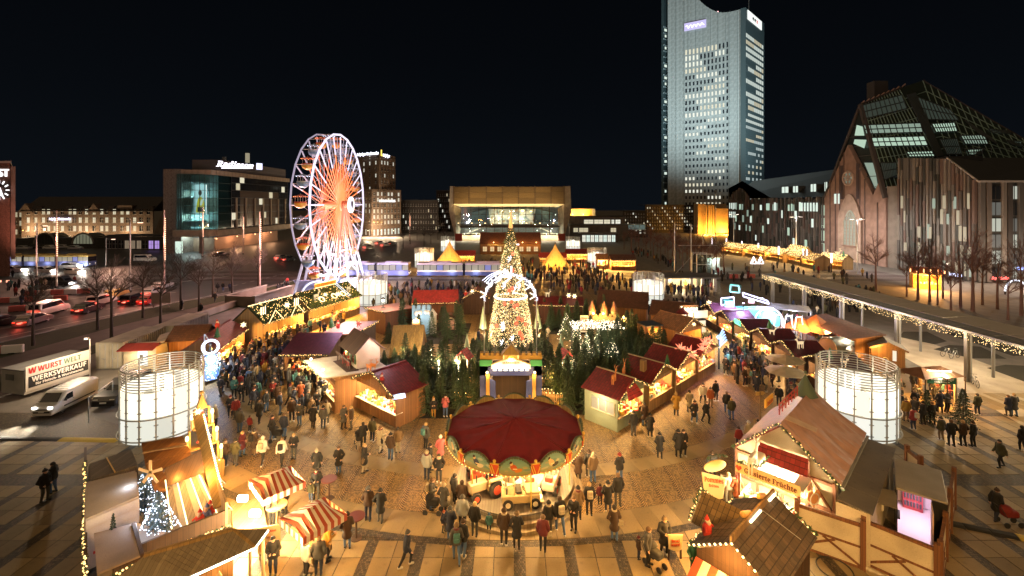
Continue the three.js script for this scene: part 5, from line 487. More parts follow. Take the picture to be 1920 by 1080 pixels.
  for(const[a,r]of[[2.2,2.3],[2.9,2.3],[3.7,2.3],[4.4,2.3]]){const g=ride('ride_car',a,r,a + PI / 2);P(g,'body',J(rb(.8,.4,1.4,0,.2,0,.12),rb(.6,.3,.6,0,.5,-.1,.1)),pick([M([.5,.1,.05]),jm]));for(const s of[-1,1]){wh(g,s*.38,-.42,.2);wh(g,s*.38,.42,.2);}}
  spot([c.x,1.0,c.z + 3.6],[c.x,3.4,c.z + 3.9],1.5,.4,[1,.7,.4]);
}
// ---------- fir trees, with three shapes
function fir(seed0,H,R,n){
  seed=seed0;const tri=[],P3=(...p)=>p.forEach(q=>tri.push(q.x,q.y,q.z));const up=V3(0,1,0);
  for(let i=0;i<n;i++){const t=Math.pow((i + .5)/ n,.8),y=H*(.08 + .9*t),a=i*2.39996 + rnd(-.3,.3),len=R*(1 - t)*rnd(.8,1.12)+ H*.015,dir=V3(Math.cos(a),-.18 - .22*(1 - t)+ rnd(-.08,.08),Math.sin(a)).normalize(),side=dir.clone().cross(up).normalize();const base=V3(0,y,0);
    const m=Math.max(4,Math.round(len*6));for(let k=1;k<=m;k++){const f=k / m,c=base.clone().addScaledVector(dir,len*f).add(V3(0,.07*len*f*f,0)),w=len*.36*(1.05 - f)+ .05;for(const s of[-1,1]){const tip=c.clone().addScaledVector(side,s*w).addScaledVector(dir,w*.7).add(V3(0,rnd(-.05,.05)- .03,0)),q=dir.clone().multiplyScalar(.05 + .04*w);P3(c.clone().sub(q),c.clone().add(q),tip);const t2=tip.clone().lerp(c,.4),q2=V3(0,.05 + .05*w,0);P3(t2.clone().sub(q2),c.clone(),t2.clone().add(q2).addScaledVector(dir,.06));}}}
  const g=new THREE.BufferGeometry();g.setAttribute('position',new THREE.BufferAttribute(new Float32Array(tri),3));g.computeVertexNormals();return{crown:boxUV(g),trunk:J(bm([0,0,0],[0,H*.97,0],H*.016 + .02,6,.01))};
}
const firKinds=[[3,4.2,1.25,120],[8,3.6,1.15,100],[15,2.8,1.0,84]].map(a=>fir(...a)),needle=[M([.028,.056,.024],{rough:.65}),M([.036,.066,.03],{rough:.65}),M([.024,.046,.022],{rough:.65})],needleBlue=M([.10,.16,.19],{rough:.7}),needlePale=M([.10,.13,.07],{rough:.7});
function firTree(p,k,s,label,group,m=needle[k % 3],name='fir_tree'){const o=T(name,label,'fir tree',p,rnd(6.28),group);P(o,'trunk',firKinds[k].trunk,bark);P(o,'crown',firKinds[k].crown,m);o.scale.set(s,s*rnd(.92,1.08),s);return o;}
const along=(pts,step,jit=0)=>{const q=[];pts=pts.map(v3);for(let i=1;i<pts.length;i++){const L=pts[i - 1].distanceTo(pts[i]),n=Math.max(1,Math.round(L / step));for(let k=0;k<n;k++)q.push(pts[i - 1].clone().lerp(pts[i],k / n).add(V3(rnd(-jit,jit),rnd(-jit,jit),rnd(-jit,jit))));}return q;};
{// the little forest round the fairy tale square
  const zones=[// x0, x1, z0, z1 filled, count
   ['fir in the thicket between red stall and gate',-10.5,-2.6,-45,-35.5,26,0],['fir in the thicket between gate and right stalls',3.2,9.5,-45.5,-36,26,0],['fir in the thicket behind the right red stalls',9.5,15.5,-55,-44,26,0],['fir in the thicket before the thatched hut',-14.5,-9.3,-48,-43,16,0],
   ['fir behind the thatched hut and blue castle',-15,-6,-62,-54,14,1],['fir in the row before the long red stall',4.5,14,-64,-58,16,1]];
  for(const[label,x0,x1,z0,z1,n,k0]of zones)for(let i=0;i<n;i++){const u=(i + .5)/ n,x=x0 +(x1 - x0)*((i*.618)% 1),z=z0 +(z1 - z0)*u;if(Math.hypot(x,z + 50)<4.6&&k0)continue;{const k=rnd(.82,1.12);firTree([x,0,z],(i + k0)% 3,k*(x0<-14&&z0===-48?.5:1),`${['slender', 'bushy', 'low'][(i + k0) % 3]} ${label}, ${u < .34 ? 'at its rear' : u < .67 ? 'in its middle' : 'at its front'}`,'fir trees round the fairy tale square');};}
  for(let i=0;i<30;i++){const a=i / 30*2*PI;firTree([-.15 + Math.sin(a)*(3.1 +(i % 2)*.8),0,-53 + Math.cos(a)*(2.9 +(i % 2)*.7)],2,.42 + rnd(.12),'low fir in the ring at the foot of the great tree','low firs at the foot of the great tree');}
}
{// the great lit tree
  const o=T('great_christmas_tree','towering Christmas tree covered in golden lights with red and white ornaments','Christmas tree',[-.15,0,-53]),H=Y(428,53),R=2.55;const tri=[];seed=99;
  const prof=(t)=>R*Math.pow(1 - t,.8)*(t<.12?.96 + t*.3:1)+ .1;for(let i=0;i<6000;i++){const t=rnd(),y=.6 +(H - .6)*t,a=rnd(2*PI),r=prof(t)*rnd(.55,1.02),c=V3(Math.cos(a)*r,y,Math.sin(a)*r),q=V3(rnd(-.3,.3),rnd(-.1,.05),rnd(-.3,.3)),s=V3(rnd(-.1,.1),rnd(-.1,.1),rnd(-.1,.1));tri.push(c.x,c.y,c.z,c.x + s.x,c.y + s.y + .08,c.z + s.z,c.x + q.x + Math.cos(a)*.15,c.y + q.y,c.z + q.z + Math.sin(a)*.15);}
  const g=new THREE.BufferGeometry();g.setAttribute('position',new THREE.BufferAttribute(new Float32Array(tri),3));g.computeVertexNormals();P(o,'crown',boxUV(g),M([.03,.045,.015]));P(o,'trunk',J(cy(.3,.06,H,0,0,0,10)),bark);
  const b1=[],b2=[];for(let i=0;i<6200;i++){const t=1 - Math.sqrt(rnd()),y=.55 +(H - .4)*t,a=rnd(2*PI),r=prof(t)*rnd(.9,1.05);(i % 9?b1:b2).push(V3(Math.cos(a)*r,y,Math.sin(a)*r));}bulbs(o,'bulb',b1,E([1,.62,.24],3.2),.95);bulbs(o,'bulb',b2,E([1,.82,.5],5),1);
  const bow=J(...[0,1,2,3,4].map(i=>sp(.19,Math.cos(i*1.26)*.2,Math.sin(i*1.26)*.2,0,6))),star=J(...[0,1,2,3].map(i=>bx(.07,.62,.07,0,-.31,0,0,0,i*PI / 4)),sp(.12));const put=(g2,name,m,n,h)=>{for(let i=0;i<n;i++){const[t,a]=h[i],r=prof(t)+ .08,p=P(o,name,g2,m);p.scale.setScalar(.72);p.position.set(Math.sin(a)*r,.6 +(H - .6)*t,Math.cos(a)*r);p.rotation.y=a;}};
  put(bow,'red_bow',E([1,.13,.03],.9),16,[[.49,.1],[.47,-.1],[.64,.15],[.36,-.35],[.34,.22],[.38,.05],[.17,-.72],[.22,.62],[.2,.28],[.18,.8],[.1,.5],[.07,.55],[.12,.42],[.24,.4],[.35,.4],[.78,.3]]);put(star,'white_star',E([.85,.9,1],3),9,[[.52,-.4],[.5,.35],[.51,.7],[.2,-.35],[.17,-.3],[.09,.12],[.05,-.35],[.75,0],[.63,-.3]]);
  P(o,'pale_ring',J(new THREE.TorusGeometry(prof(.42)+ .12,.12,6,30).rotateX(PI / 2).translate(0,.6 +(H - .6)*.395,0)),E([1,.9,.65],3));P(o,'treetop',J(new THREE.ConeGeometry(.3,2.5,8).translate(0,H + 1.0,0)),M([.7,.46,.22]));P(o,'top_collar',cy(.3,.3,.15,0,H - .15,0),mt.dark);
  lamp([-.15,H + 1.6,-50.6],14,[1,.6,.28],.2);for(const[y,r,i]of[[2,3.6,22],[6,3,34],[11,1.9,26]])for(let k=0;k<4;k++){const a=k*PI / 2 + .7;lamp([-.15 + Math.cos(a)*r,y,-53 + Math.sin(a)*r],i,[1,.62,.28],.5);}
}
{// light arch behind the tree
  const z=-49.4,o=T('light_arch','white glowing light arch with a comet over the great tree','light arch',[X(957,49.4),0,z]),R=X(1006,49.4)- X(957,49.4),c=E([.80,.84,1],2.4),w=E([1,.92,.8],1.6),top=Y(514,49.4),y0=top - R;P(o,'arch_base',JU(bx(.1,y0 + .2,.1,-R,0,0),bx(.1,y0 + .2,.1,R,0,0)),mt.galv);P(o,'arch_tube',J(new THREE.TorusGeometry(R,.07,6,40,PI).translate(0,y0,0)),M([.3,.35,.6]));const pts=[];for(let i=0;i<190;i++){const a=PI*i / 189,r=R + rnd(-.2,.14);pts.push(V3(Math.cos(a)*r,y0 + Math.sin(a)*r,.2 + rnd(.15)));}bulbs(o,'bulb',pts,c,1.35);
  for(let i=0;i<3;i++)P(o,'comet_tail',new THREE.TubeGeometry(new THREE.CatmullRomCurve3([0,.35,.7,1].map(t=>{const a=PI*(.80 - .28*t),r=R + .35 + i*.28*(1 - t);return V3(Math.cos(a)*r,y0 + Math.sin(a)*r,.3);})),20,.035,5),E([.75,.78,1],3));P(o,'comet_star',J(...[0,1,2,3].map(i=>bx(.14,1.1,.14,0,-.55,0,0,0,i*PI / 4))).translate(.1,top + .35,.3),E([.9,.95,1],4));for(let i=0;i<7;i++){const a=PI*(.1 + i*.13);P(o,'star',J(...[0,1,2].map(k=>bx(.12,.7,.12,0,-.35,0,0,0,k*PI / 3))).translate(Math.cos(a)*R,y0 + Math.sin(a)*R,.35),w);}for(const a of[.6,1.57,2.5])lamp([o.position.x + Math.cos(a)*R,y0 + Math.sin(a)*R,z + .9],10,[.8,.84,1],.3);
}
{// entrance gate of the fairy tale square
  const d=34.5,x=(px)=>X(px,d),y=(py)=>Y(py,d),o=T('castle_gate','blue and yellow castle gate with battlements and lit curved sign','gate',[x(958),0,-d]),bl=M([.06,.075,.24],{map:tGrime}),ye=M([.60,.36,.07],{map:tGrime}),L=x(900)- o.position.x,Rr=x(1016)- o.position.x,t=y(686);
  P(o,'pillar',JU(bx(.6,t,.7,L + .3,0,-.2)),bl);P(o,'pillar',JU(bx(.6,t,.7,Rr - .3,0,-.2)),bl);P(o,'lintel',JU(bx(Rr - L,y(686)- y(703),.7,0,y(703),-.2)),bl);P(o,'side_field',JU(bx(x(923)- x(900),.45,.74,(x(911)- o.position.x),y(685),-.2)),M([.03,.20,.07]));P(o,'side_field',JU(bx(x(1016)- x(994),.45,.74,(x(1005)- o.position.x),y(685),-.2)),M([.03,.20,.07]));P(o,'battlement_wall',JU(bx(Rr - L,.3,.6,0,y(674),-.3)),ye);for(const px of[903,913,923,933,982,992,1002,1012])P(o,'merlon',JU(bx(.24,.42,.5,x(px)- o.position.x,y(673),-.3)),ye);
  for(const s of[-1,1]){const q=s<0?x(914)- o.position.x:x(1002)- o.position.x;P(o,'door_leaf',JU(bx(1.0,y(706),.1,0,0,0)).translate(.5*-s,0,0).rotateY(s*.9).translate(q,0,.15),M([.07,.10,.34],{map:tGrime}));P(o,'door_post',JU(bx(.28,y(698),.28,q - s*.05,0,.35)),ye);P(o,'gate_lamp',sp(.09,q,y(698)+ .16,.5),E([1,.7,.3],9));lamp([o.position.x + q,y(698)+ .1,-d + .75],3,[1,.62,.25],.1);}
  const sgn=[];for(let i=0;i<=20;i++){const u=i / 20*2 - 1;sgn.push([u*1.45,.28 + .42*Math.cos(u*1.5)]);}sgn.push([1.45,0],[-1.45,0]);const sg=P(o,'curved_sign',ext(sgn,.1,.03).translate(0,y(688),.3),M([.75,.72,.62]));P(sg,'sign_border',new THREE.TubeGeometry(new THREE.CatmullRomCurve3(sgn.slice(0,21).map(q=>V3(q[0],q[1]+ y(688),.36))),40,.035,5),M([.6,.3,.06]));P(sg,'lettering',fitText('MÄRCHEN',1.3,.15,.02,fontS).translate(0,y(688)+ .38,.39),M([.25,.14,.06]));for(let i=0;i<7;i++)P(o,'sign_lamp',bx(.26,.06,.1,-1.2 + i*.4,y(688)- .05,.62),E([1,.92,.72],4));for(const dx of[-.9,0,.9])lamp([o.position.x + dx,y(688)+ .02,-d + .75],.9,[1,.88,.66],.2);
  P(o,'inner_wall',JU(bx(2.9,t*.94,.1,0,0,-1.9)),M([.10,.06,.035],{map:tWood}));const hy=y(676),k=P(o,'gate_house',JU(...[-.55,.55].map(q=>bx(.1,.62,.1,q,hy,.1)),bx(1.2,.1,.5,0,hy - .02,0)),M([.72,.62,.42]));P(k,'roof',mesh3([[-.72,hy + .55,.45],[.72,hy + .55,.45],[0,hy + 1.25,.2],[-.72,hy + .55,-.45],[.72,hy + .55,-.45],[0,hy + 1.25,-.2]],[[0,1,2],[4,3,5],[0,2,5,3],[1,4,5,2]]),M([.52,.33,.09],{map:tWood}));P(k,'bell',J(sp(.16,-.12,hy + .2,.1),sp(.12,.16,hy + .2,.1),cy(.2,.26,.12,0,hy + .05,.1)),mt.gold);lamp([o.position.x,hy + .35,-d + .5],2.5,[1,.65,.3],.1);
  // picket fences on both sides, hung with lights
  const fence=(pts,label)=>{const w=pts.map(q=>G(...q)),f=T('picket_fence',label,'fence',w[0]);for(let i=1;i<w.length;i++){const a=w[i - 1].clone().sub(w[0]),b=w[i].clone().sub(w[0]),n=Math.round(a.distanceTo(b)/ .16),dir=Math.atan2(-(b.z - a.z),b.x - a.x);for(let k=0;k<n;k++){const p=a.clone().lerp(b,(k + .5)/ n);P(f,'picket',paneGeo.picket??=J(bx(.09,.8,.03),new THREE.ConeGeometry(.06,.1,4).rotateY(PI / 4).translate(0,.85,0)),mt.woodPale).position.copy(p);f.children[f.children.length - 1].rotation.y=dir;}P(f,'fence_rail',JU(sq(a.clone().setY(.25),b.clone().setY(.25),.05,.07),sq(a.clone().setY(.65),b.clone().setY(.65),.05,.07)),mt.woodPale);}const pp=along(w.map(q=>q.clone().sub(w[0]).setY(.95)),.3,.03);bulbs(f,'bulb',pp,E([1,.66,.28],5),1.3);const c=w[0].clone().lerp(w[w.length - 1],.5);lamp(c.setY(1.3).add(V3(0,0,.6)),5,WARM,.2);};
  fence([[868,706],[900,706]],'upper picket fence left of the castle gate');fence([[868,729],[900,729]],'lower picket fence left of the castle gate');fence([[1016,706],[1054,704]],'upper picket fence right of the castle gate');fence([[1016,729],[1050,728]],'lower picket fence right of the castle gate');fence([[1066,695],[1085,693],[1105,704]],'curved picket fence with lights beside the right thicket');fence([[852,757],[895,760]],'picket fence behind the carousel at left');fence([[1024,758],[1060,760]],'picket fence behind the carousel at right');fence([[1016,750],[1040,752]],'short dark picket fence beside the gate at right');
}
// ---------- market stalls
const wareG=[bx(.22,.2,.2),sp(.12,0,.12,0,7),new THREE.ConeGeometry(.12,.32,7).translate(0,.16,0),cy(.09,.09,.22,0,0,0,8),rb(.3,.12,.22,0,0,0,.04),new THREE.TorusGeometry(.11,.05,5,10).translate(0,.14,0)].map(fin);
const wareM=[[.6,.12,.05],[.62,.5,.3],[.7,.66,.55],[.16,.3,.12],[.5,.3,.1],[.62,.4,.08],[.2,.24,.4],[.45,.06,.06]].map((c,i)=>M(c,{key:'w' + i,rough:.5}));
const starG=(()=>{const g=[sp(.14)];const ph=(1 + Math.sqrt(5))/ 2;for(const s of[-1,1])for(const t of[-1,1])for(const k of[0,1,2]){const v=[0,s,t*ph];const d=V3(v[k],v[(k + 1)% 3],v[(k + 2)% 3]).normalize();g.push(bm([0,0,0],d.multiplyScalar(.55),.11,4,.004));}return J(g);})();
const deerG=J(rb(.7,.3,.16,0,.5,0,.06),...[-.28,-.2,.2,.28].map((x,i)=>cy(.03,.04,.52,x,0,i % 2?.05:-.05,5)),bm([.3,.65,0],[.45,1.0,0],.06,6),rb(.24,.13,.12,.52,.95,0,.04),bm([.45,1.05,.03],[.3,1.4,.1],.02,4),bm([.45,1.05,-.03],[.3,1.4,-.1],.02,4),bm([.38,1.25,.06],[.55,1.42,.12],.016,4),bm([.38,1.25,-.06],[.55,1.42,-.12],.016,4),bm([-.35,.7,0],[-.45,.8,0],.03,4));
const treeG=J(...[0,1,2,3].map(i=>new THREE.ConeGeometry(.3 - i*.06,.32,8).translate(0,.3 + i*.2,0)),cy(.04,.04,.2,0,0,0,6));
const santaG=[J(sp(.2,0,.3,0,8,1.3),cy(.16,.2,.25,0,0,0,8),new THREE.ConeGeometry(.11,.22,8).translate(0,.78,0),bm([.15,.42,0],[.3,.3,.12],.05,5),bm([-.15,.42,0],[-.3,.3,.12],.05,5)),J(sp(.11,0,.62,.02,8),sp(.09,0,.54,.08,6))];
const needleGar=(pts,n)=>{const g=[];for(const p of along(pts,n??.12,.03)){const d=V3(rnd(-1,1),rnd(-1,1),rnd(-1,1)).normalize().multiplyScalar(rnd(.1,.17)),e=V3(rnd(-1,1),rnd(-1,1),rnd(-1,1)).multiplyScalar(.06);g.push(mesh3([p.clone().sub(d),p.clone().add(e),p.clone().add(d),p.clone().sub(e)],[[0,1,2,3]]));}return J(g);};
function garland(o,pts,{lit=true,step=.16,r=1.4,m,green=true}={}){if(green)P(o,'garland',needleGar(pts,.05),M([.03,.06,.022]));if(lit)bulbs(o,'bulb',along(pts,step,.05),m??eGold,r);}
function figure(o,kind,x,y,z,s=1,ry=0){
  const g=kind==='star'?P(o,'star',starG,E([1,.22,.12],1.8)):kind==='deer'?P(o,'deer_figure',deerG,M([.5,.2,.06])):kind==='tree'?P(o,'tree_figure',treeG,M([.04,.14,.06])):kind==='litdeer'?P(o,'deer_figure',deerG,E([1,.72,.4],.9)):kind==='litstar'?P(o,'star',starG,E([1,.8,.45],3)):P(o,'santa_figure',santaG[0],M([.42,.03,.02]));if(kind==='santa')P(g,'face',santaG[1],M([.62,.45,.36]));g.position.set(x,y,z);g.scale.setScalar(s);g.rotation.y=ry;
  if(kind==='star')lamp(o.localToWorld(V3(x,y + .1,z + .7)),5,[1,.3,.16],.2);return g;
}
function wares(o,w,y,z,n,rows=1,dz=.3){for(let r=0;r<rows;r++)for(let i=0;i<n;i++){const k=Math.floor(rnd(6)),x=P(o,'ware',wareG[k],wareM[Math.floor(rnd(8))]);x.position.set(-w / 2 + w*(i + .5)/ n + rnd(-.05,.05),y + r*.06,z - r*dz);x.rotation.y=rnd(6);x.scale.setScalar(rnd(.8,1.35));}}
// front ends a, b (left, right for one who faces it); local x along the front, z = 0 at the front, the stall behind
function stall(a,b,depth,label,q={}){
  const f=fr(v3(a),v3(b)),w=f.w,h=q.h??2.5,rise=q.rise??1.0,ov=q.ov??.35,wall=q.wall??mt.wood,roof=q.roof??mt.red,o=T(q.name??'market_stall',label,q.cat??'market stall',f.c,f.ry,q.group),D=-depth;o.updateMatrixWorld(true);
  P(o,'back_wall',JU(bx(w,h,.08,0,0,D + .04)),wall);for(const s of[-1,1])P(o,'side_wall',JU(bx(.08,h,depth - .1,s*(w / 2 - .04),0,D / 2)),q.side??wall);
  const n=Math.max(2,Math.round(w / .9));
  if(q.closed)for(let i=0;i<n*2;i++)P(o,'front_board',JU(bx(w / n / 2 - .015,h - rnd(.02),.07,-w / 2 + w*(i + .5)/ n / 2,0,-.03 - rnd(.01))),wall);
  else{
    for(let i=0;i<n;i++)P(o,'front_panel',JU(bx(w / n - .02,.95,.06,-w / 2 + w*(i + .5)/ n,0,-.04)),wall);P(o,'counter',JU(bx(w,.06,.7,0,.95,-.2)),q.top??mt.woodPale);P(o,'fascia',JU(bx(w,.3,.08,0,h - .3,-.02)),q.fascia??wall);for(const s of[-1,1])P(o,'post',JU(bx(.1,h,.1,s*(w / 2 - .05),0,-.02)),q.post??wall);
    P(o,'shelf',JU(bx(w - .3,.05,.3,0,1.25,D + .25),bx(w - .3,.05,.3,0,1.7,D + .25)),mt.woodPale);const k=Math.max(5,Math.round(w*2.2));wares(o,w - .3,1.01,-.12,k,q.rows??2);wares(o,w - .4,1.3,D + .25,k);wares(o,w - .4,1.75,D + .25,Math.max(3,k - 2));
    const L=q.light??WARM,I=q.i??26;P(o,'light_strip',bx(w - .3,.05,.06,0,h - .38,-.25),E(L,7));const m=Math.max(1,Math.round(w / 3));for(let i=0;i<m;i++)lamp(o.localToWorld(V3(-w / 2 + w*(i + .5)/ m,h - .5,-.22)),I / m,L,.15);
 }
  const t=.07,rp=(pts)=>sheet(pts,t),W2=w / 2 +(q.ovs??.2),zf=ov,zb=D - .2;
  let edge;
  if(q.kind==='flat'){P(o,'roof',rp([[-W2,h +(q.rise??.3),zf],[W2,h +(q.rise??.3),zf],[W2,h + .06,zb],[-W2,h + .06,zb]]),roof);edge=[[-W2,h +(q.rise??.3),zf + .04],[W2,h +(q.rise??.3),zf + .04]];}
  else if(q.kind==='mono'){P(o,'roof',rp([[-W2,h + .02,zf],[W2,h + .02,zf],[W2,h + rise,zb],[-W2,h + rise,zb]]),roof);P(o,'gable',mesh3([[-w / 2,h,0],[-w / 2,h,D],[-w / 2,h + rise,D],[w / 2,h,0],[w / 2,h,D],[w / 2,h + rise,D]],[[0,1,2],[3,5,4]]),wall);edge=[[-W2,h,zf + .04],[W2,h,zf + .04]];}
  else if(q.kind==='front'){for(const s of[-1,1])P(o,'roof',rp([[0,h + rise,zf],[s*W2,h - .05,zf],[s*W2,h - .05,zb],[0,h + rise,zb]]),roof);for(const z of[-.02,D + .02])P(o,'gable',mesh3([[-w / 2,h,z],[w / 2,h,z],[0,h + rise*.97,z]],[[0,1,2]]),q.gable??wall);P(o,'ridge_board',JU(sq([0,h + rise + .03,zf],[0,h + rise + .03,zb],.16,.05)),q.trim??roof);for(const s of[-1,1])P(o,'barge_board',JU(sq([0,h + rise - .05,zf + .03],[s*W2,h - .1,zf + .03],.04,.16)),q.trim??wall);edge=[[-W2,h - .05,zf + .08],[0,h + rise,zf + .08],[W2,h - .05,zf + .08]];}
  else{const zm=D / 2;P(o,'roof',rp([[-W2,h - .04,zf],[W2,h - .04,zf],[W2,h + rise,zm],[-W2,h + rise,zm]]),roof);P(o,'roof',rp([[-W2,h + rise,zm],[W2,h + rise,zm],[W2,h - .04,zb],[-W2,h - .04,zb]]),q.roof2??roof);for(const s of[-1,1])P(o,'gable',mesh3([[s*(w / 2 - .02),h,0],[s*(w / 2 - .02),h,D],[s*(w / 2 - .02),h + rise*.97,zm]],[[0,1,2]]),wall);P(o,'ridge_board',JU(bx(2*W2,.05,.18,0,h + rise,zm)),q.trim??roof);edge=[[-W2,h - .04,zf + .05],[W2,h - .04,zf + .05]];}
  if(q.gar !==0)garland(o,edge,{lit:q.gar !==1,m:q.bulb});for(const g of q.figs??[])figure(o,...g);return Object.assign(o,{edge});
}
const sgn=(o,s,w,h,x,y,z,m,back,ry=0)=>{const p=P(o,'sign',tr(rb(w,h,.06,0,-h / 2,0,.03),x,y,z,ry),back);P(p,'lettering',tr(fitText(s,w*.85,h*.5,.02,fontS).translate(0,-h*.22,.035),x,y,z,ry),m);return p;};
const U=[.72,-.694];// direction of the slanted rows, away from the viewer
// four red stalls in a slanted row on the right of the thicket
{const at=(s)=>V3(7.6 + U[0]*s,0,-32.9 + U[1]*s);const L=['first red roofed stall with sage walls and deer on its roof, nearest the carousel','second red roofed stall of the slanted row, with a chimney','red roofed stall with big red glowing stars, third of the slanted row','farthest red roofed stall of the slanted row, beside a blue lit sign'];
  const figs=[[['deer',.6,3.1,-1.0,.9,.4],['deer',-.9,3.0,-.9,.9,.2]],[['tree',1.5,2.9,-.2,.9]],[['star',1.0,3.0,-.1,1.5],['star',.3,3.5,-.6,1.1]],[['star',-1.2,2.95,.1,1.1],['star',-.5,3.3,.1,1.3],['star',.3,3.4,.1,1]]];
  for(let i=0;i<4;i++){const o=stall(at(i*4.45),at(i*4.45 +(i?3.9:3.7)),2.9,L[i],{kind:'front',roof:mt.red,wall:i?mt.woodPale:mt.sage,trim:mt.cream,light:[1,.58,.2],i:30,figs:figs[i],rows:3});
    if(i===0){for(let k=0;k<3;k++){const wn=P(o,'show_window',bx(.04,.85,.62,-1.88,1.15,-.55 - k*.68),E([1,.78,.42],.45));P(wn,'frame',J(bx(.07,.9,.05,-1.9,1.12,-.22 - k*.68),bx(.07,.05,.7,-1.9,1.1,-.55 - k*.68)),mt.cream);}P(o,'roof_hood',sheet([[-1.3,3.2,.45],[.1,3.35,.1],[.2,2.45,.95],[-1.5,2.4,.8]],.06),M([.5,.03,.03],{map:tRoof}));lamp(o.localToWorld(V3(-2.5,1.9,-1.2)),8,[1,.75,.4],.2);wares(o,1,1,.3,3);}if(i===1)P(o,'chimney',JU(bx(.4,.9,.4,-1.2,2.9,-.9)),mt.woodPale);}
  const sg=T('light_sign','blue lit angel shaped sign at the end of the red stalls','light sign',at(18.2),.2);P(sg,'post',cy(.08,.08,3,0,0,0),mt.dark);P(sg,'wing',J(...[0,1,2,3,4].map(i=>bm([0,2.2 + i*.25,0],[.9 - i*.1,2.9 + i*.28,0],.07,5)),sp(.22,0,3.2,0)),E([.35,.6,1],1.8));lamp(at(18.2).add(V3(0,2.6,.8)),14,[.4,.6,1],.2);
}
// six purple and dark red stalls in the outer right row
{const L=['farthest purple roofed stall of the outer right row','purple roofed stall behind the neon steam engine','purple roofed stall with a small green neon sign','dark plum stall with a lit tree figure on its roof','dark plum stall with a golden deer on its roof','nearest dark plum stall before the large drum, with white deer figures'];for(let i=0;i<6;i++){const z=-60.5 + i*4.15,x=26.4 +(i>4?.7:0);const o=stall([x,0,z - 1.85],[x,0,z + 1.85],2.8,L[i],{kind:'front',h:2.5,rise:.85,roof:i<3?M([.16,.045,.10],{map:tRoof,bump:.02,rough:.5}):mt.plum,wall:mt.woodDark,light:[1,.62,.26],i:32,rows:3,figs:[[['litstar',0,3.4,.2,.8]],[],[],[['litdeer',.8,2.9,-.6,.7,1.2],['tree',0,3.3,-.8,1.1]],[['litdeer',1.0,2.85,-.8,.9,-1.4]],[['litdeer',1.2,2.6,-1,.9],['tree',.4,3.1,-.4]]][i]});if(i===2){P(o,'neon_sign',J(...[0,1,2,3].map(k=>new THREE.TorusGeometry(.22,.05,5,10).translate(-.6 + k*.34,3,.5)),bx(1.4,.06,.06,0,2.68,.5)),E([.1,1,.45],1.6));lamp(o.localToWorld(V3(0,3,1)),8,[.2,1,.5],.2);}}
  for(const[x,z,i,c]of[[29,-57,60,[.7,.45,1]],[33,-60,70,[.6,.65,1]]]){one('lamp_post',J(cy(.05,.05,4,0,0,0),bx(.3,.12,.2,0,4,0)).translate(x,0,z),mt.dark,i>65?'thin dark lamp post right of the neon steam engine':'thin dark lamp post left of the neon steam engine','lamp post');lamp([x,4.3,z],i,c,.2);}}
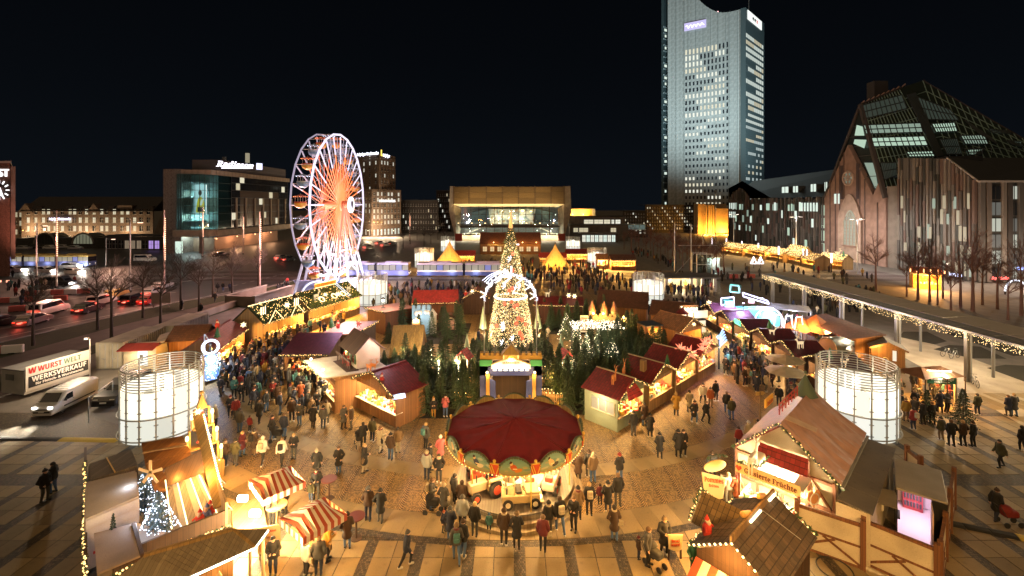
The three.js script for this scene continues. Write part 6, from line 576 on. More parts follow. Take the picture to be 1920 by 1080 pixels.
// stalls on the left
const lr=(x)=>v3(x);
stall([-28.6,0,-44.2],[-30,0,-51],3,'candy stall with dark red roof beside the blue glowing figure',{roof:mt.red,wall:mt.wood,i:110,rise:1.1,figs:[['santa',0,3.6,-1.4,1.1],['tree',-2,3.1,-.6,1.1],['litstar',2.6,3.2,.2,.7]]});
{const gm=M([.035,.065,.025],{map:tGrass,bump:.05,rough:.9});const o1=stall([-28.7,0,-52.4],[-26.8,0,-58.6],4.2,'half timbered stall with two light lined gables on the left',{roof:gm,wall:mt.woodPale,i:170,rise:1.8,h:2.8});const fcov=(o,w,zr,yr,z0,y0)=>{const L=[];for(let i=0;i<13;i++){const t=(i + .5)/ 13;L.push(needleGar([[-w,y0 +(yr - y0)*t + .08,z0 +(zr - z0)*t],[w,y0 +(yr - y0)*t + .08,z0 +(zr - z0)*t]],.06));}P(o,'fir_cover',J(L),M([.05,.095,.035],{rough:.8}));const q=[];for(let i=0;i<150;i++){const t=rnd();q.push(V3(rnd(-w,w),y0 +(yr - y0)*t + .16,z0 +(zr - z0)*t));}bulbs(o,'bulb',q,eGold,1.7);};fcov(o1,3.3,-2.1,4.6,.4,2.8);for(const k of[-1,1]){const x=k*1.7;P(o1,'light_gable',J(sq([x - 1.1,2.7,.45],[x,4.0,.3],.06),sq([x + 1.1,2.7,.45],[x,4.0,.3],.06)),E([1,.7,.32],3));P(o1,'candle',J(...[-.3,0,.3].map(d=>cy(.05,.05,.9,x + d + .9*k,3.6,-.6))),E([1,.8,.5],3));}P(o1,'ridge_light',sq([-3.4,4.65,-2],[3.4,4.65,-2],.08),E([1,.74,.36],3));figure(o1,'litstar',.2,4.2,.2,.9);
  const o2=stall([-26.4,0,-59.2],[-23.0,0,-68.6],4.6,'long stall with green fir covered roof and orange sign below the wheel',{roof:gm,wall:mt.woodPale,i:250,rise:1.9,h:2.8,figs:[['litdeer',-3,3.5,-.7,1.1],['litstar',1,3.6,-.6,1],['litstar',-1,3.9,-1,.8],['litdeer',3.4,3.5,-.7,1]]});fcov(o2,4.9,-2.3,4.7,.4,2.8);garland(o2,[[-5,4.7,-2.3],[5,4.7,-2.3]],{r:2});garland(o2,[[-5,4.7,-2.3],[-5.1,2.8,.3]],{r:2});P(o2,'light_ring',J(...[-2.2,.2,2].map(x=>new THREE.TorusGeometry(.42,.07,5,16).rotateX(-.8).translate(x,3.55,-.5))),E([1,.75,.4],3.5));const sg=sgn(o2,'GLÜHWEIN',4.2,.55,.5,5.1,-2.3,mt.woodDark,M([.62,.26,.04]));P(sg,'light_bar',J(bx(4.3,.05,.08,.5,5.4,-2.2),bx(4.3,.05,.08,.5,4.8,-2.2)),E([1,.7,.3],4));P(o2,'roof_ladder',J(sq([2.6,3.1,.1],[2.2,4.8,-2.1],.08),sq([3.0,3.1,.1],[2.6,4.8,-2.1],.08),...[0,1,2,3].map(i=>bx(.4,.05,.05,2.75 - i*.1,3.4 + i*.4,-.3 - i*.5))),E([.85,.9,1],1.1));for(let i=0;i<5;i++)lamp(o2.localToWorld(V3(-4 + i*2,4.6,1)),14,WARM,.3);}
stall([-21.4,0,-42.6],[-17.2,0,-42.6],3,'stall with dark plum roof sloping to the viewer on the left',{kind:'mono',roof:mt.plum,wall:mt.woodDark,h:2.5,rise:1.1,i:34});
stall([-16.2,0,-46.6],[-15.4,0,-51.4],3.6,'dark walled stall with a magenta lit flat roof',{kind:'flat',closed:1,roof:M([.26,.07,.17],{map:tCloth,rough:.4}),wall:M([.055,.03,.03],{map:tWood}),h:3.0,rise:.3,figs:[['tree',-1.6,3.4,-3,1.2],['santa',-1,3.3,-2.6,1]]});lamp([-18.5,5.4,-48.5],26,[1,.55,.95],.3);
stall([-12.6,0,-36.9],[-8.5,0,-33.5],2.7,'large red shingled stall with orange plank side wall left of the carousel',{kind:'front',roof:M([.24,.018,.03],{map:tRoof,bump:.02,rough:.5}),wall:mt.wood,h:2.5,rise:1.15,i:40,light:[1,.64,.27],rows:3,top:M([.8,.78,.7]),figs:[['deer',-.8,3.3,.1,.8],['santa',1.0,3.0,.1,.9],['deer',-.2,3.6,.1,.7,.5]]});{const s=T('neon_sign','small white neon sign at the corner of the large red stall','sign',[-8.2,2.35,-33.1],-.3);P(s,'board',rb(1.15,.36,.06,0,0,0,.03).rotateZ(.28),M([.3,.4,.7]));P(s,'lettering',fitText('Mandeln',.95,.2,.03,fontS).translate(0,.1,.05).rotateZ(.28),E([.85,.92,1],3));P(s,'bracket',sq([-.5,.1,-.05],[-.6,.1,-.4],.04),mt.dark);lamp([-8.1,2.5,-32.5],4,COOL,.1);lamp([-10.5,5.2,-37.5],14,[1,.75,.85],.3);}
stall([-18.9,0,-59.6],[-15.9,0,-57.2],4.6,'brown stall with pinkish flat roof and a bright lamp on top',{kind:'flat',closed:1,roof:M([.34,.15,.13],{map:tCloth}),wall:M([.2,.075,.03],{map:tWood}),h:2.7,rise:.3});{const o=T('roof_lantern','bright lantern on the pinkish flat roof','lantern',[-16.6,3.1,-58.6]);P(o,'post',J(cy(.06,.05,.9,0,0,0),cy(.3,.3,.05,0,.05,0)),mt.dark);P(o,'lamp',sp(.17,0,1.0,0),E([1,.85,.6],12));P(o,'cap',J(new THREE.ConeGeometry(.3,.25,8).translate(0,1.35,0)),mt.dark);lamp([-16.6,4.1,-58.6],46,[1,.72,.45],.15);}
stall([-14.0,0,-64.6],[-7.9,0,-65.2],3.6,'stall with a wide bright red gable roof behind the blue castle',{closed:1,roof:M([.40,.03,.03],{map:tRoof,bump:.02}),wall:M([.22,.08,.03],{map:tWood}),h:2.5,rise:1.4});lamp([-10,6.5,-61],50,[1,.55,.3],.3);
stall([-7.2,0,-68],[-3.4,0,-68],3.4,'dark red stall with small gable and white roof lights left of the tree',{kind:'front',closed:1,roof:mt.red,wall:mt.woodDark,rise:1.2,figs:[['litstar',-.6,3.5,.2,.8],['santa',-1.6,2.9,.2,1]]});
stall([3.2,0,-63],[9.6,0,-62.2],3,'long stall with dark red roof right of the great tree',{kind:'mono',closed:1,roof:mt.red,wall:M([.13,.045,.025],{map:tWood}),h:2.6,rise:.6,figs:[['litstar',1.4,3.6,-2,.8],['litstar',2.2,3.5,-2,.8],['litdeer',-1.6,3.3,-2,.8]]});
// brown wooden huts on the right of the fairy tale square
stall([11.6,0,-61.5],[17.6,0,-59.5],5,'large brown plank hut with a dark tarred roof',{closed:1,roof:mt.brown,roof2:M([.03,.03,.045],{rough:.35}),wall:mt.wood,h:2.9,rise:1.6,gar:0});
stall([17.4,0,-57],[21.9,0,-55],4.4,'brown plank hut with shingled roof and white neon lettering',{closed:1,roof:mt.brown,wall:mt.wood,h:2.8,rise:1.3,gar:0});{const s=T('neon_sign','white neon lettering on the shingled brown hut','sign',[21.2,3.5,-54.6],.1);P(s,'lettering',fitText('Langos',2.1,.7,.08,fontS).translate(0,.1,.1),E([1,.8,.55],3));P(s,'light_bar',bx(2.4,.08,.08,0,-.15,.1),E([1,.75,.5],4));P(s,'backing',JU(bx(2.4,.9,.06,0,0,0)),mt.woodDark);lamp([21.2,3.8,-53.6],18,WARM,.2);}
{const o=T('storage_box','tall brown box hut with a diagonal braced lit side','hut',[15.6,0,-51.6],.25);P(o,'wall',JU(bx(2.0,2.9,2,0,0,0)),mt.wood);P(o,'roof',JU(bx(2.2,.1,2.2,0,2.9,0)),mt.black);P(o,'braced_side',J(bx(1.7,2.5,.05,.1,.2,1.03)),M([.6,.42,.16]));P(o,'brace',JU(sq([-.7,.3,1.1],[.9,1.4,1.1],.12),sq([-.7,1.5,1.1],[.9,2.6,1.1],.12),bx(1.7,.12,.1,.1,1.4,1.08)),mt.wood);lamp([15.9,2.6,-49.8],6,WARM,.1);}
stall([18.2,0,-49.6],[21.5,0,-51.6],4,'brown hut with glowing front window beyond the red stalls',{kind:'front',roof:M([.27,.13,.06],{map:tRoof,bump:.02}),wall:mt.wood,h:2.7,rise:1.2,i:70,figs:[['litstar',.2,3.2,.3,.5]]});
{const o=T('food_sign','round pale lit signs stacked on a post beyond the brown hut','sign',[21.6,0,-54.2],.2);P(o,'post',cy(.1,.1,3.6,0,0,0),mt.woodDark);P(o,'panel',J(rb(2.6,.9,.1,.6,2.9,0,.04),rb(2.0,1.4,.1,.6,1.2,.05,.04)),E([1,.8,.6],.7));lamp([22.4,3.2,-53],26,[1,.8,.6],.2);const l=T('hanging_lantern','white lantern house on a post among the right stalls','lantern',[19.9,0,-53.2]);P(l,'post',cy(.08,.08,3,0,0,0),mt.woodDark);P(l,'glass_box',rb(.7,.75,.7,0,3,0,.03),E([1,.85,.6],2.6));P(l,'roof',J(new THREE.ConeGeometry(.8,.7,6).translate(0,4.1,0)),mt.red);lamp([19.9,3.4,-52.3],14,WARM,.2);}
// far right: long brown stall, hut, clothing rails, neon engine
stall([35.2,0,-55.2],[35.2,0,-46.6],2.8,'long brown roofed stall with a bright white light bar under its eave',{kind:'mono',roof:M([.24,.10,.05],{map:tRoof,bump:.015}),wall:mt.wood,h:2.7,rise:.5,i:130,light:[1,.84,.6],ov:.6,gar:0});
{const o=stall([36,0,-45.6],[38.3,0,-44.3],2,'small brown hut with a white door window at the end of the long stall',{kind:'front',closed:1,roof:mt.grey,wall:M([.3,.16,.07],{map:tWood}),h:2.3,rise:.6,gar:0});P(o,'door_window',bx(.3,1,.04,.5,1.1,.03),E([1,.95,.8],.8));lamp(o.localToWorld(V3(-1,2.4,.8)),16,WARM,.1);P(o,'wreath',new THREE.TorusGeometry(.22,.05,5,12).translate(-.2,1.1,.05),mt.cream);}
{const o=T('cloth_stall','grey roofed stall hung with white and red cloths','market stall',G(1478,612),-.35);P(o,'roof',sheet([[-2.6,2.5,1],[2.6,2.3,1],[2.6,2.7,-1],[-2.6,2.9,-1]],.06),mt.grey);for(const[x,z]of[[-2.4,.9],[2.4,.9],[-2.4,-.9],[2.4,-.9]])P(o,'post',cy(.05,.05,2.5,x,0,z),mt.steel);for(let i=0;i<8;i++)P(o,'hanging_cloth',new THREE.ConeGeometry(.28,1.5,6).translate(-2.1 + i*.6,1.1,.7),i % 3===2?M([.35,.04,.06]):M([.62,.56,.62]));P(o,'light_bar',bx(4,.05,.05,0,2.3,0),E([.95,.85,1],5));lamp(o.position.clone().add(V3(0,2.1,1.2)),24,[.9,.85,1],.2);}
{const o=T('neon_engine','white and turquoise neon steam engine over the right stalls','light figure',[X(1395,60),0,-60],-.1),n1=E([.72,.68,1],2.4),n2=E([.1,.9,.8],1.1),y0=1.0;const line=(pts,m,r=.09)=>P(o,'neon_tube',J(...pts.slice(1).map((p,i)=>bm([pts[i][0],pts[i][1],.3],[p[0],p[1],.3],r,5))),m);P(o,'body',J(rb(4.6,1.3,1.6,-.3,y0 + .6,-.3,.3),rb(1.3,1.1,1.5,-2,y0 + 1.7,-.3,.1)),M([.06,.28,.27]));line([[-3,y0 + 2.2],[-1.4,y0 + 2.4],[-1.4,y0 + 3.3],[-3,y0 + 3.1],[-3,y0 + 2.2]],n1);line([[-1.9,y0 + 4],[-.7,y0 + 3.9],[-.8,y0 + 4.8],[-1.8,y0 + 4.9],[-1.9,y0 + 4]],n2,.12);line([[-.3,y0 + 3.9],[2.8,y0 + 2.9],[3,y0 + 2.5],[-.2,y0 + 3.4],[-.3,y0 + 3.9]],n1,.1);line([[-2,y0 + 1.5],[.5,y0 + 1.8],[3.4,y0 + 1.6],[3.5,y0 + 2],[1.5,y0 + 2.1]],n1);line([[-3,y0 + 1.2],[0,y0 + .7],[1.8,y0 + .9]],n2);for(let i=0;i<2;i++)P(o,'neon_wheel',new THREE.TorusGeometry(1.75 - i*.18,.1,6,32).translate(2.9 - i*.5,y0 + .2,.5 - i*.4),E([.85,.80,1],2.2));P(o,'wheel_disc',new THREE.CylinderGeometry(1.5,1.5,.15,28).rotateX(PI / 2).translate(2.9,y0 + .2,.3),M([.05,.26,.24]));P(o,'wheel_hub',sp(.22,2.9,y0 + .2,.5),E([1,.8,.9],2));P(o,'frame',JU(bx(6,.15,1.4,0,.9,-.3),...[-2.8,0,2.4].map(x=>bx(.15,1,.15,x,0,-.3))),mt.steel);P(o,'window',bx(.8,.6,.05,.8,y0 + 2.5,.3),E([1,.25,.3],.8));for(const[x,y]of[[-2,3.4],[1.5,3.6],[3,1.4]])lamp([o.position.x + x,y + .6,-58.6],46,[.72,.72,1],.5);}
for(const[px,py,s,l]of[[1500,648,1.2,'bright orange tent roof behind the plum stalls'],[1530,650,1.35,'pale orange tent roof beside the barrel hut']]){const o=T('pagoda_tent',l,'tent',G(px,py),.5);P(o,'canopy',new THREE.ConeGeometry(1.7*s,1.3*s,4).rotateY(PI / 4).translate(0,2.0 + .65*s,0),M([.62,.2,.05],{map:tCloth}));for(const[x,z]of[[-1,-1],[1,-1],[1,1],[-1,1]])P(o,'pole',cy(.04,.04,2,x*1.1*s,0,z*1.1*s),mt.steel);lamp(o.position.clone().add(V3(-1.5,3,1.5)),26,[1,.5,.2],.2);}
{const p=G(1572,672),o=T('barrel_hut','dark barrel shaped hut with a lantern before it','hut',p,.15);P(o,'barrel',boxUV(fin(new THREE.CylinderGeometry(1.15,1.15,2.6,24).rotateZ(PI / 2).translate(0,1.15,0))),M([.035,.05,.04],{map:tWood}));P(o,'end_ring',J(...[-1.3,1.3].map(x=>new THREE.TorusGeometry(1.1,.08,6,24).rotateY(PI / 2).translate(x,1.15,0))),M([.4,.26,.12]));P(o,'end_wall',J(new THREE.CylinderGeometry(1.02,1.02,.05,20).rotateZ(PI / 2).translate(-1.32,1.15,0)),M([.45,.26,.10]));const l=T('lantern','white metal lantern in front of the dark barrel hut','lantern',p.clone().add(V3(.4,0,1.3)));P(l,'cage',J(...[[-1,-1],[1,-1],[1,1],[-1,1]].map(([x,z])=>bx(.05,1.1,.05,x*.38,.2,z*.38)),bx(.85,.08,.85,0,.12,0),bx(.85,.06,.85,0,1.3,0)),mt.cream);P(l,'roof',J(new THREE.ConeGeometry(.62,.45,4).rotateY(PI / 4).translate(0,1.58,0),new THREE.TorusGeometry(.12,.03,5,12).translate(0,1.9,0)),mt.grey);P(l,'candle',cy(.14,.14,.5,0,.2,0),E([1,.7,.3],3));lamp(p.clone().add(V3(.4,1,2.1)),12,WARM,.2);}
function parasol(p,r,n,h,m,label,lobes=false){const o=T('parasol',label,'parasol',p,rnd(1));for(let i=0;i<n;i++){const a=i*2*PI / n,b=(i + 1)*2*PI / n;P(o,'canopy_panel',sheet([[0,h + r*.28,0],[Math.cos(a)*r,h,Math.sin(a)*r],[Math.cos(b)*r,h,Math.sin(b)*r]],.02),m);}P(o,'pole',cy(.04,.04,h + r*.28,0,0,0),mt.woodPale);P(o,'finial',sp(.06,0,h + r*.3,0),mt.woodPale);return o;}
parasol([24.8,0,-41.3],1.6,8,2.4,mt.canvas,'beige parasol, the farther of two before the plum stalls');parasol([23.1,0,-38.4],1.6,8,2.4,mt.canvas,'beige parasol, the nearer of two before the plum stalls');
// winter lounge at the right
{for(const[pts,l]of[[[[1677,692],[1735,712],[1775,704],[1722,689]],'brown canvas roof behind the large right drum'],[[[1722,689],[1750,686],[1810,706],[1776,710]],'brown canvas roof beside the lounge gate']]){const c=pts.map(q=>G(q[0],q[1],2.7)),m=c.reduce((s,q)=>s.add(q),V3()).multiplyScalar(.25).setY(3.2),b=m.clone().setY(0),o=T('canvas_roof',l,'tent',b);for(let i=0;i<4;i++){P(o,'canvas_panel',sheet([m,c[i],c[(i + 1)% 4]].map(q=>q.clone().sub(b)),.03),M([.30,.14,.06],{map:tCloth}));const q=c[i].clone().sub(b);P(o,'pole',cy(.04,.04,2.7,q.x,0,q.z),mt.woodDark);}lamp(m.clone().setY(2.3),34,WARM,.2);}
  const g=G(1764,768),o=T('lounge_gate','white gate with a green lit sign at the winter lounge','gate',g,-.12);P(o,'post',JU(bx(.16,2.6,.16,-1.05,0,0)),mt.cream);P(o,'post',JU(bx(.16,2.6,.16,1.05,0,0)),mt.cream);const s=P(o,'green_sign',rb(2.1,.62,.1,0,2.1,.06,.03),M([.02,.13,.08]));P(s,'lettering',fitText('Winterlounge',1.7,.2,.02,fontS).translate(0,2.4,.12),M([.85,.85,.8]));P(s,'small_lettering',fitText('Leipzig Weihnacht',1.1,.08,.02).translate(0,2.22,.12),M([.8,.8,.75]));P(o,'light_bar',sq([-1,3.0,-.3],[1,3.0,-.3],.06),E([1,.85,.65],8));P(o,'strut',J(sq([-.6,2.9,-.3],[-.3,2.7,.1],.04),sq([.9,2.9,-.3],[1.1,2.7,.1],.04)),mt.cream);lamp(g.clone().add(V3(0,3.1,.3)),22,[1,.8,.55],.2);
  firTree(G(1738,792),2,.92,'fir tree left of the white lounge gate');firTree(G(1806,795),2,.95,'fir tree right of the white lounge gate');}
// far middle: tents, hall, stalls beyond the trams
for(const[px,py,top,w,l]of[[843,497,452,54,'pale pointed tent left of the wooden hall'],[1041,500,457,50,'pale pointed tent right of the wooden hall']]){const p=G(px,py + 3),d=-p.z,H=Y(top,d),R=w / 2*d / F*1.05,o=T('pointed_tent',l,'tent',p);for(let i=0;i<10;i++){const a=i*.628,b=a + .628,q=(t,s,k)=>{const rr=R*Math.pow(1 - s,1.25)+ .05,x=a +(b - a)*t;return V3(Math.cos(x)*rr*(1 - k*Math.sin(PI*t)*.05),.8 +(H - .8)*s,Math.sin(x)*rr);};const pts=[],f=[];for(let r=0;r<=4;r++)pts.push(q(0,r / 4,1),q(.5,r / 4,1),q(1,r / 4,1));for(let r=0;r<4;r++)for(let c=0;c<2;c++)f.push([r*3 + c,r*3 + c + 1,r*3 + c + 4,r*3 + c + 3]);P(o,'canvas_panel',mesh3(pts,f),M([.46,.33,.13],{map:tCloth}));}P(o,'pole',cy(.08,.08,H + .5,0,0,0),mt.woodDark);P(o,'side_wall',cy(R,R,.8,0,0,0,20,true),M([.4,.28,.1]));for(const s of[-1,1])lamp(p.clone().add(V3(s*R*.9,3.4,R + 2)),190,WARM,.3);}
{const a=V3(X(900,150),0,-150),b=V3(X(1014,150),0,-150),o=stall(a,b,8,'long wooden beer hall with red brown roof before the concert hall',{roof:M([.16,.055,.03],{map:tRoof}),wall:mt.wood,closed:1,h:3.6,rise:3.4,gar:0,name:'wooden_hall',cat:'hall'});for(let i=0;i<8;i++){const w=P(o,'window',bx(1.3,1.5,.08,-8.4 + i*2.4,1,.05),E([1,.72,.36],.8));P(w,'frame',J(bx(.08,1.5,.1,-8.4 + i*2.4,1,.08),bx(1.3,.08,.1,-8.4 + i*2.4,1.7,.08)),mt.woodDark);}for(const x of[-5.5,-.5,4,8.5]){P(o,'roof_lamp',sp(.15,x,4,.9),E([1,.6,.2],8));lamp(o.localToWorld(V3(x,4.2,1.2)),26,WARM,.2);}P(o,'lettering',fitText('HÜTTENZAUBER',7,.7,.1).translate(-4,2.75,.1),mt.cream);P(o,'neon',rb(1.8,.5,.1,2,3,.15,.05),E([.9,.9,1],2));}
for(const[x0,x1,y,c,l]of[[1062,1112,493,mt.red,'stall with a red lit front right of the right tent'],[845,890,497,mt.red,'low red stall with golden edge lights before the left tent'],[1012,1062,502,mt.red,'dark red stall right of the tram, among the crowd'],[1120,1140,505,mt.wood,'small orange plank hut before a far drum'],[1146,1192,507,mt.brown,'orange lit hut with a glowing eave beside the promenade']])stall(G(x0,y),G(x1,y),3,l,{roof:c,wall:mt.wood,h:2.6,rise:1.2,i:240,bulb:eGold});
// golden lit market rows before the university
{const rows=[[1352,475,1392,481],[1394,480,1432,487],[1434,486,1468,493],[1470,491,1500,499],[1503,500,1528,506],[1534,501,1580,507]],L=['farthest gold lit stall roof at the university end','second gold lit stall from the far university end','third gold lit stall, behind the tall mast lamp','gold lit stall with a domed light net','small beige hut at the near end of the golden row','gold topped stall with a deer figure before the church gable'];
  rows.forEach(([a,b,c,d],i)=>{const o=stall(G(a,b),G(c,d),4,L[i],{roof:M([.3,.2,.1],{map:tRoof}),wall:M([.5,.30,.11],{map:tWood}),h:2.5,rise:i===3?2.6:1.3,i:50});const w=o.edge[1][0]*2,pts=[];const rise=i===3?2.6:1.3;for(let k=0;k<(i===4?40:420);k++){const t=rnd();pts.push(V3(rnd(-w / 2,w / 2),2.55 + rise*t,.35 - 2.3*t));}bulbs(o,'bulb',pts,E([1,.66,.24],3.6),1.9);lamp(o.localToWorld(V3(0,5.5,1)),60,[1,.66,.3],1);if(i===5){figure(o,'litdeer',1.5,3.2,-.5,1.6);figure(o,'litdeer',-1.5,3.2,-.5,1.2);figure(o,'tree',3,3.2,-.5,1.6);P(o,'light_bar',bx(3,.3,.1,-5,3.2,.2),E([1,.95,.85],4));}});
  for(const[px,py,s]of[[1335,455,1],[1362,458,1],[1391,465,1],[1422,470,1],[1460,478,1],[1506,485,1],[1513,487,1],[1559,496,1]]){const p=G(px,py + 14),o=T('light_column','slim white glowing light column behind the golden stall row','light column',p,0,'white light columns at the university');P(o,'tube',cy(.17,.17,2.4,0,2.2,0),E([1,.86,.95],2.4));P(o,'foot',cy(.1,.1,2.2,0,0,0),mt.dark);}
  for(const[px,l]of[[1413,'triangular white lit tree frame, the left of a pair'],[1426,'triangular white lit tree frame, the right of a pair']]){const p=G(px,503),o=T('light_figure',l,'light figure',p);P(o,'frame',J(bm([-.8,1.2,0],[.8,1.2,0],.1),bm([-.8,1.2,0],[0,3,0],.1),bm([.8,1.2,0],[0,3,0],.1),bm([-.3,1.3,0],[.1,2.3,0],.07)),E([.95,.9,1],2.6));P(o,'post',cy(.06,.06,1.2,0,0,0),mt.dark);}}
{const o=stall(G(1712,540),G(1765,544),4,'glowing orange stall with candle lights behind the bare trees',{roof:M([.2,.06,.02]),wall:M([.6,.28,.05]),i:150,light:[1,.5,.12],h:3});for(let i=0;i<6;i++)P(o,'candle',cy(.1,.1,.7,-2.5 + i,3.2,.2),E([1,.4,.15],4));lamp(o.localToWorld(V3(0,2,3)),220,[1,.42,.12],.4);for(const[s,px,py,w,c,l]of[['BISTRO',1721,503,2.2,[.5,.6,1],'blue lit shop lettering left of the red one'],['Backstube',1757,508,3,[1,.1,.06],'red lit shop lettering in the slatted wing'],['LOTTO',1792,515,2.2,[.6,.65,1],'blue lit shop lettering right of the red one'],['Apotheke',1876,521,3,[1,.12,.1],'red lit shop lettering below the end windows'],['CAFE',1916,503,2,[.3,.4,1],'blue lit lettering at the right picture edge']]){const d=px>1840?95:97.2*F /(px - CX),t=T('shop_letters',l,'sign',[px>1840?X(px,95):97.2,Y(py + 3,d),-d],px>1840?0:-PI / 2);P(t,'lettering',fitText(s,w*1.25,.6,.1),E(c,3));P(t,'rail',bx(w*1.25,.08,.08,0,-.12,0),mt.dark);}for(const[x,z,i]of[[90,-94,200],[101,-88,160]]){one('lamp_post',J(cy(.07,.07,4,0,0,0),sp(.2,0,4.1,0)).translate(x,0,z),mt.dark,x>95?'short lamp post before the end windows of the wing':'short lamp post left of the wing corner','lamp post');lamp([x,4.6,z],i,[1,.72,.52],.3);}const ar=T('light_arch','small white light arch at the right edge','light arch',G(1905,552));P(ar,'arch_tube',new THREE.TorusGeometry(2,.14,6,20,PI).translate(0,.6,0),E([.85,.88,1],2));P(ar,'foot',J(bx(.2,.6,.2,-2,0,0),bx(.2,.6,.2,2,0,0)),mt.dark);}
// ---------- glass canopy on the right
{const x0=41.8,x1=46.6,z0=-22,z1=-76,h=4.9,o=T('glass_canopy','long glass canopy on grey posts with a curtain of lights on its edge','canopy',[43,0,-49]);const n=18,L=(z0 - z1)/ n,gl=M([.42,.43,.43],{rough:.3,metal:.2});
  for(let i=0;i<n;i++){const a=z0 - i*L,b=a - L + .08;for(let k=0;k<2;k++)W(o,'glass_panel',sheet([[x0 + k*.85,h + k*.06,a],[x0 + k*.85,h + k*.06,b],[x0 + .8 + k*.85,h + .06 + k*.06,b],[x0 + .8 + k*.85,h + .06 + k*.06,a]],.04),gl);W(o,'roof_sheet',sheet([[x0 + 1.75,h + .14,a],[x0 + 1.75,h + .14,b],[x1,h + .34,b],[x1,h + .34,a]],.1),M([.62,.57,.48]));}
  W(o,'edge_beam',JU(sq([x0 - .05,h - .08,z0],[x0 - .05,h - .08,z1],.12,.22),sq([x0 + 1.7,h - .05,z0],[x0 + 1.7,h - .05,z1],.12,.25),sq([x1,h + .2,z0],[x1,h + .2,z1],.12,.25)),M([.12,.125,.13],{rough:.5}));for(const d of[34,42.3,50,58.5,66,74]){W(o,'post',JU(bx(.5,h,.3,x0 + .6,0,-d),bx(.16,h,.55,x0 + .6,0,-d)),M([.11,.11,.11],{rough:.5}));W(o,'rear_post',cy(.13,.13,h,x1 - .8,0,-d - 1,8),M([.11,.11,.11],{rough:.5}));W(o,'rafter',JU(sq([x0,h - .15,-d],[x1,h + .1,-d],.14,.22)),M([.2,.2,.2]));}
  const pts=[];for(let i=0;i<1500;i++)pts.push(V3(x0 - .08 + rnd(-.05,.05)- 43,h - .12 - Math.pow(rnd(),1.4)*.75,rnd(z1,z0)+ 49));bulbs(o,'bulb',pts,E([1,.70,.32],3.2),1);for(let i=0;i<9;i++)lamp([x0 - .7,h - .6,z0 - 3 - i*6],13,[1,.7,.38],.4);for(const z of[-46,-57]){W(o,'ceiling_lamp',bx(.3,.08,1.4,x0 + 2.4,h - .05,z),E(WHITE,8));lamp([x0 + 2.4,h - .3,z],60,[1,.8,.55],.3);}
  for(const[x,z,l]of[[39.5,-31.5,'tall park lamp at the near end of the pale walk'],[50,-36,'tall park lamp among the dark planting beds']]){one('park_lamp',J(cy(.07,.05,5,0,0,0,8),bx(.6,.1,.3,0,5,0)).translate(x + 12,0,z),mt.galv,l,'lamp');lamp([x + 12,4.8,z],420,[1,.72,.4],.3);}}
const bike=(p,ry,label)=>{const o=T('bicycle',label,'bicycle',p,ry);for(const s of[-.52,.52])P(o,'wheel',J(new THREE.TorusGeometry(.33,.025,5,18).translate(s,.35,0),...[0,1,2].map(i=>bx(.62,.01,.01,s,.35,0,0,0,i))),mt.dark);P(o,'frame',J(bm([-.52,.35,0],[0,.35,0],.02,5),bm([0,.35,0],[.35,.8,0],.02,5),bm([-.18,.85,0],[0,.35,0],.02,5),bm([-.2,.78,0],[.37,.82,0],.02,5),bm([-.52,.35,0],[-.18,.8,0],.016,5),bm([.35,.85,0],[.52,.35,0],.02,5)),mt.steel);P(o,'saddle',rb(.24,.06,.12,-.2,.88,0,.02),mt.black);P(o,'handlebar',J(bm([.34,1,-.25],[.34,1,.25],.015,5),bm([.34,.8,0],[.34,1,0],.015,5)),mt.dark);};
bike(G(1775,668),.2,'bicycle leaning beside a canopy post at the dark bed');bike(G(1790,672),.3,'second bicycle right beside the canopy post');bike(G(1828,724),1.1,'bicycle at the near canopy post behind the lounge');
{const d=86,o=T('stair_pavilion','low flat roofed pavilion with warm lit inside behind a drum','pavilion',[X(1290,d),0,-d]),x=(px)=>X(px,d);W(o,'roof',JU(rb(x(1350)- x(1236),.3,6,x(1293),2.5,-d - 2.5,.05)),mt.concDark);W(o,'back_wall',JU(bx(x(1340)- x(1245),2.5,.2,x(1292),0,-d - 5)),mt.cream);for(const px of[1250,1296,1317,1340])W(o,'column',JU(bx(.5,2.5,.4,x(px),0,-d)),mt.white);W(o,'railing',J(bx(x(1330)- x(1242),.06,.06,x(1286),1,-d + 1),...[0,1,2,3,4,5,6].map(i=>bx(.06,1,.06,x(1244)+ i*1.4,0,-d + 1))),mt.steel);for(const px of[1262,1286,1310]){W(o,'ceiling_lamp',bx(1,.06,.3,x(px),2.42,-d - 2),E(WHITE,7));lamp([x(px),2.2,-d - 2],45,[1,.76,.45],.3);}const g=T('glass_lift','tall glass and steel lift tower with stay rods','lift',[X(1316,92),0,-92]);for(const[a,b]of[[-1.5,-1.2],[1.5,-1.2],[-1.5,1.2],[1.5,1.2]])P(g,'frame_post',JU(bx(.14,6.6,.14,a,0,b)),mt.galv);for(const s of[-1,1]){P(g,'glass_wall',bx(2.9,6,.04,0,.3,s*1.2),glass([.7,.75,.75]));for(const y of[2.2,4.4,6.5])P(g,'frame_bar',bx(3,.1,.1,0,y,s*1.2),mt.galv);}P(g,'stay_rod',J(bm([-1.5,6.6,0],[-8,1.2,3],.05),bm([-4,8,-2],[4,8,-2],.05)),mt.galv);const k=T('ticket_kiosk','white kiosk with a green lit edge beside the glass lift','kiosk',G(1333,500));P(k,'wall',JU(bx(3.6,2.4,2.4,0,0,0)),mt.white);P(k,'roof',JU(rb(4.4,.25,3.2,0,2.4,0,.05)),mt.cream);P(k,'green_edge',bx(3.6,.16,.06,0,2.15,1.23),E([.2,1,.7],.8));lamp(k.position.clone().add(V3(0,2,2.2)),24,[.8,1,.9],.2);}
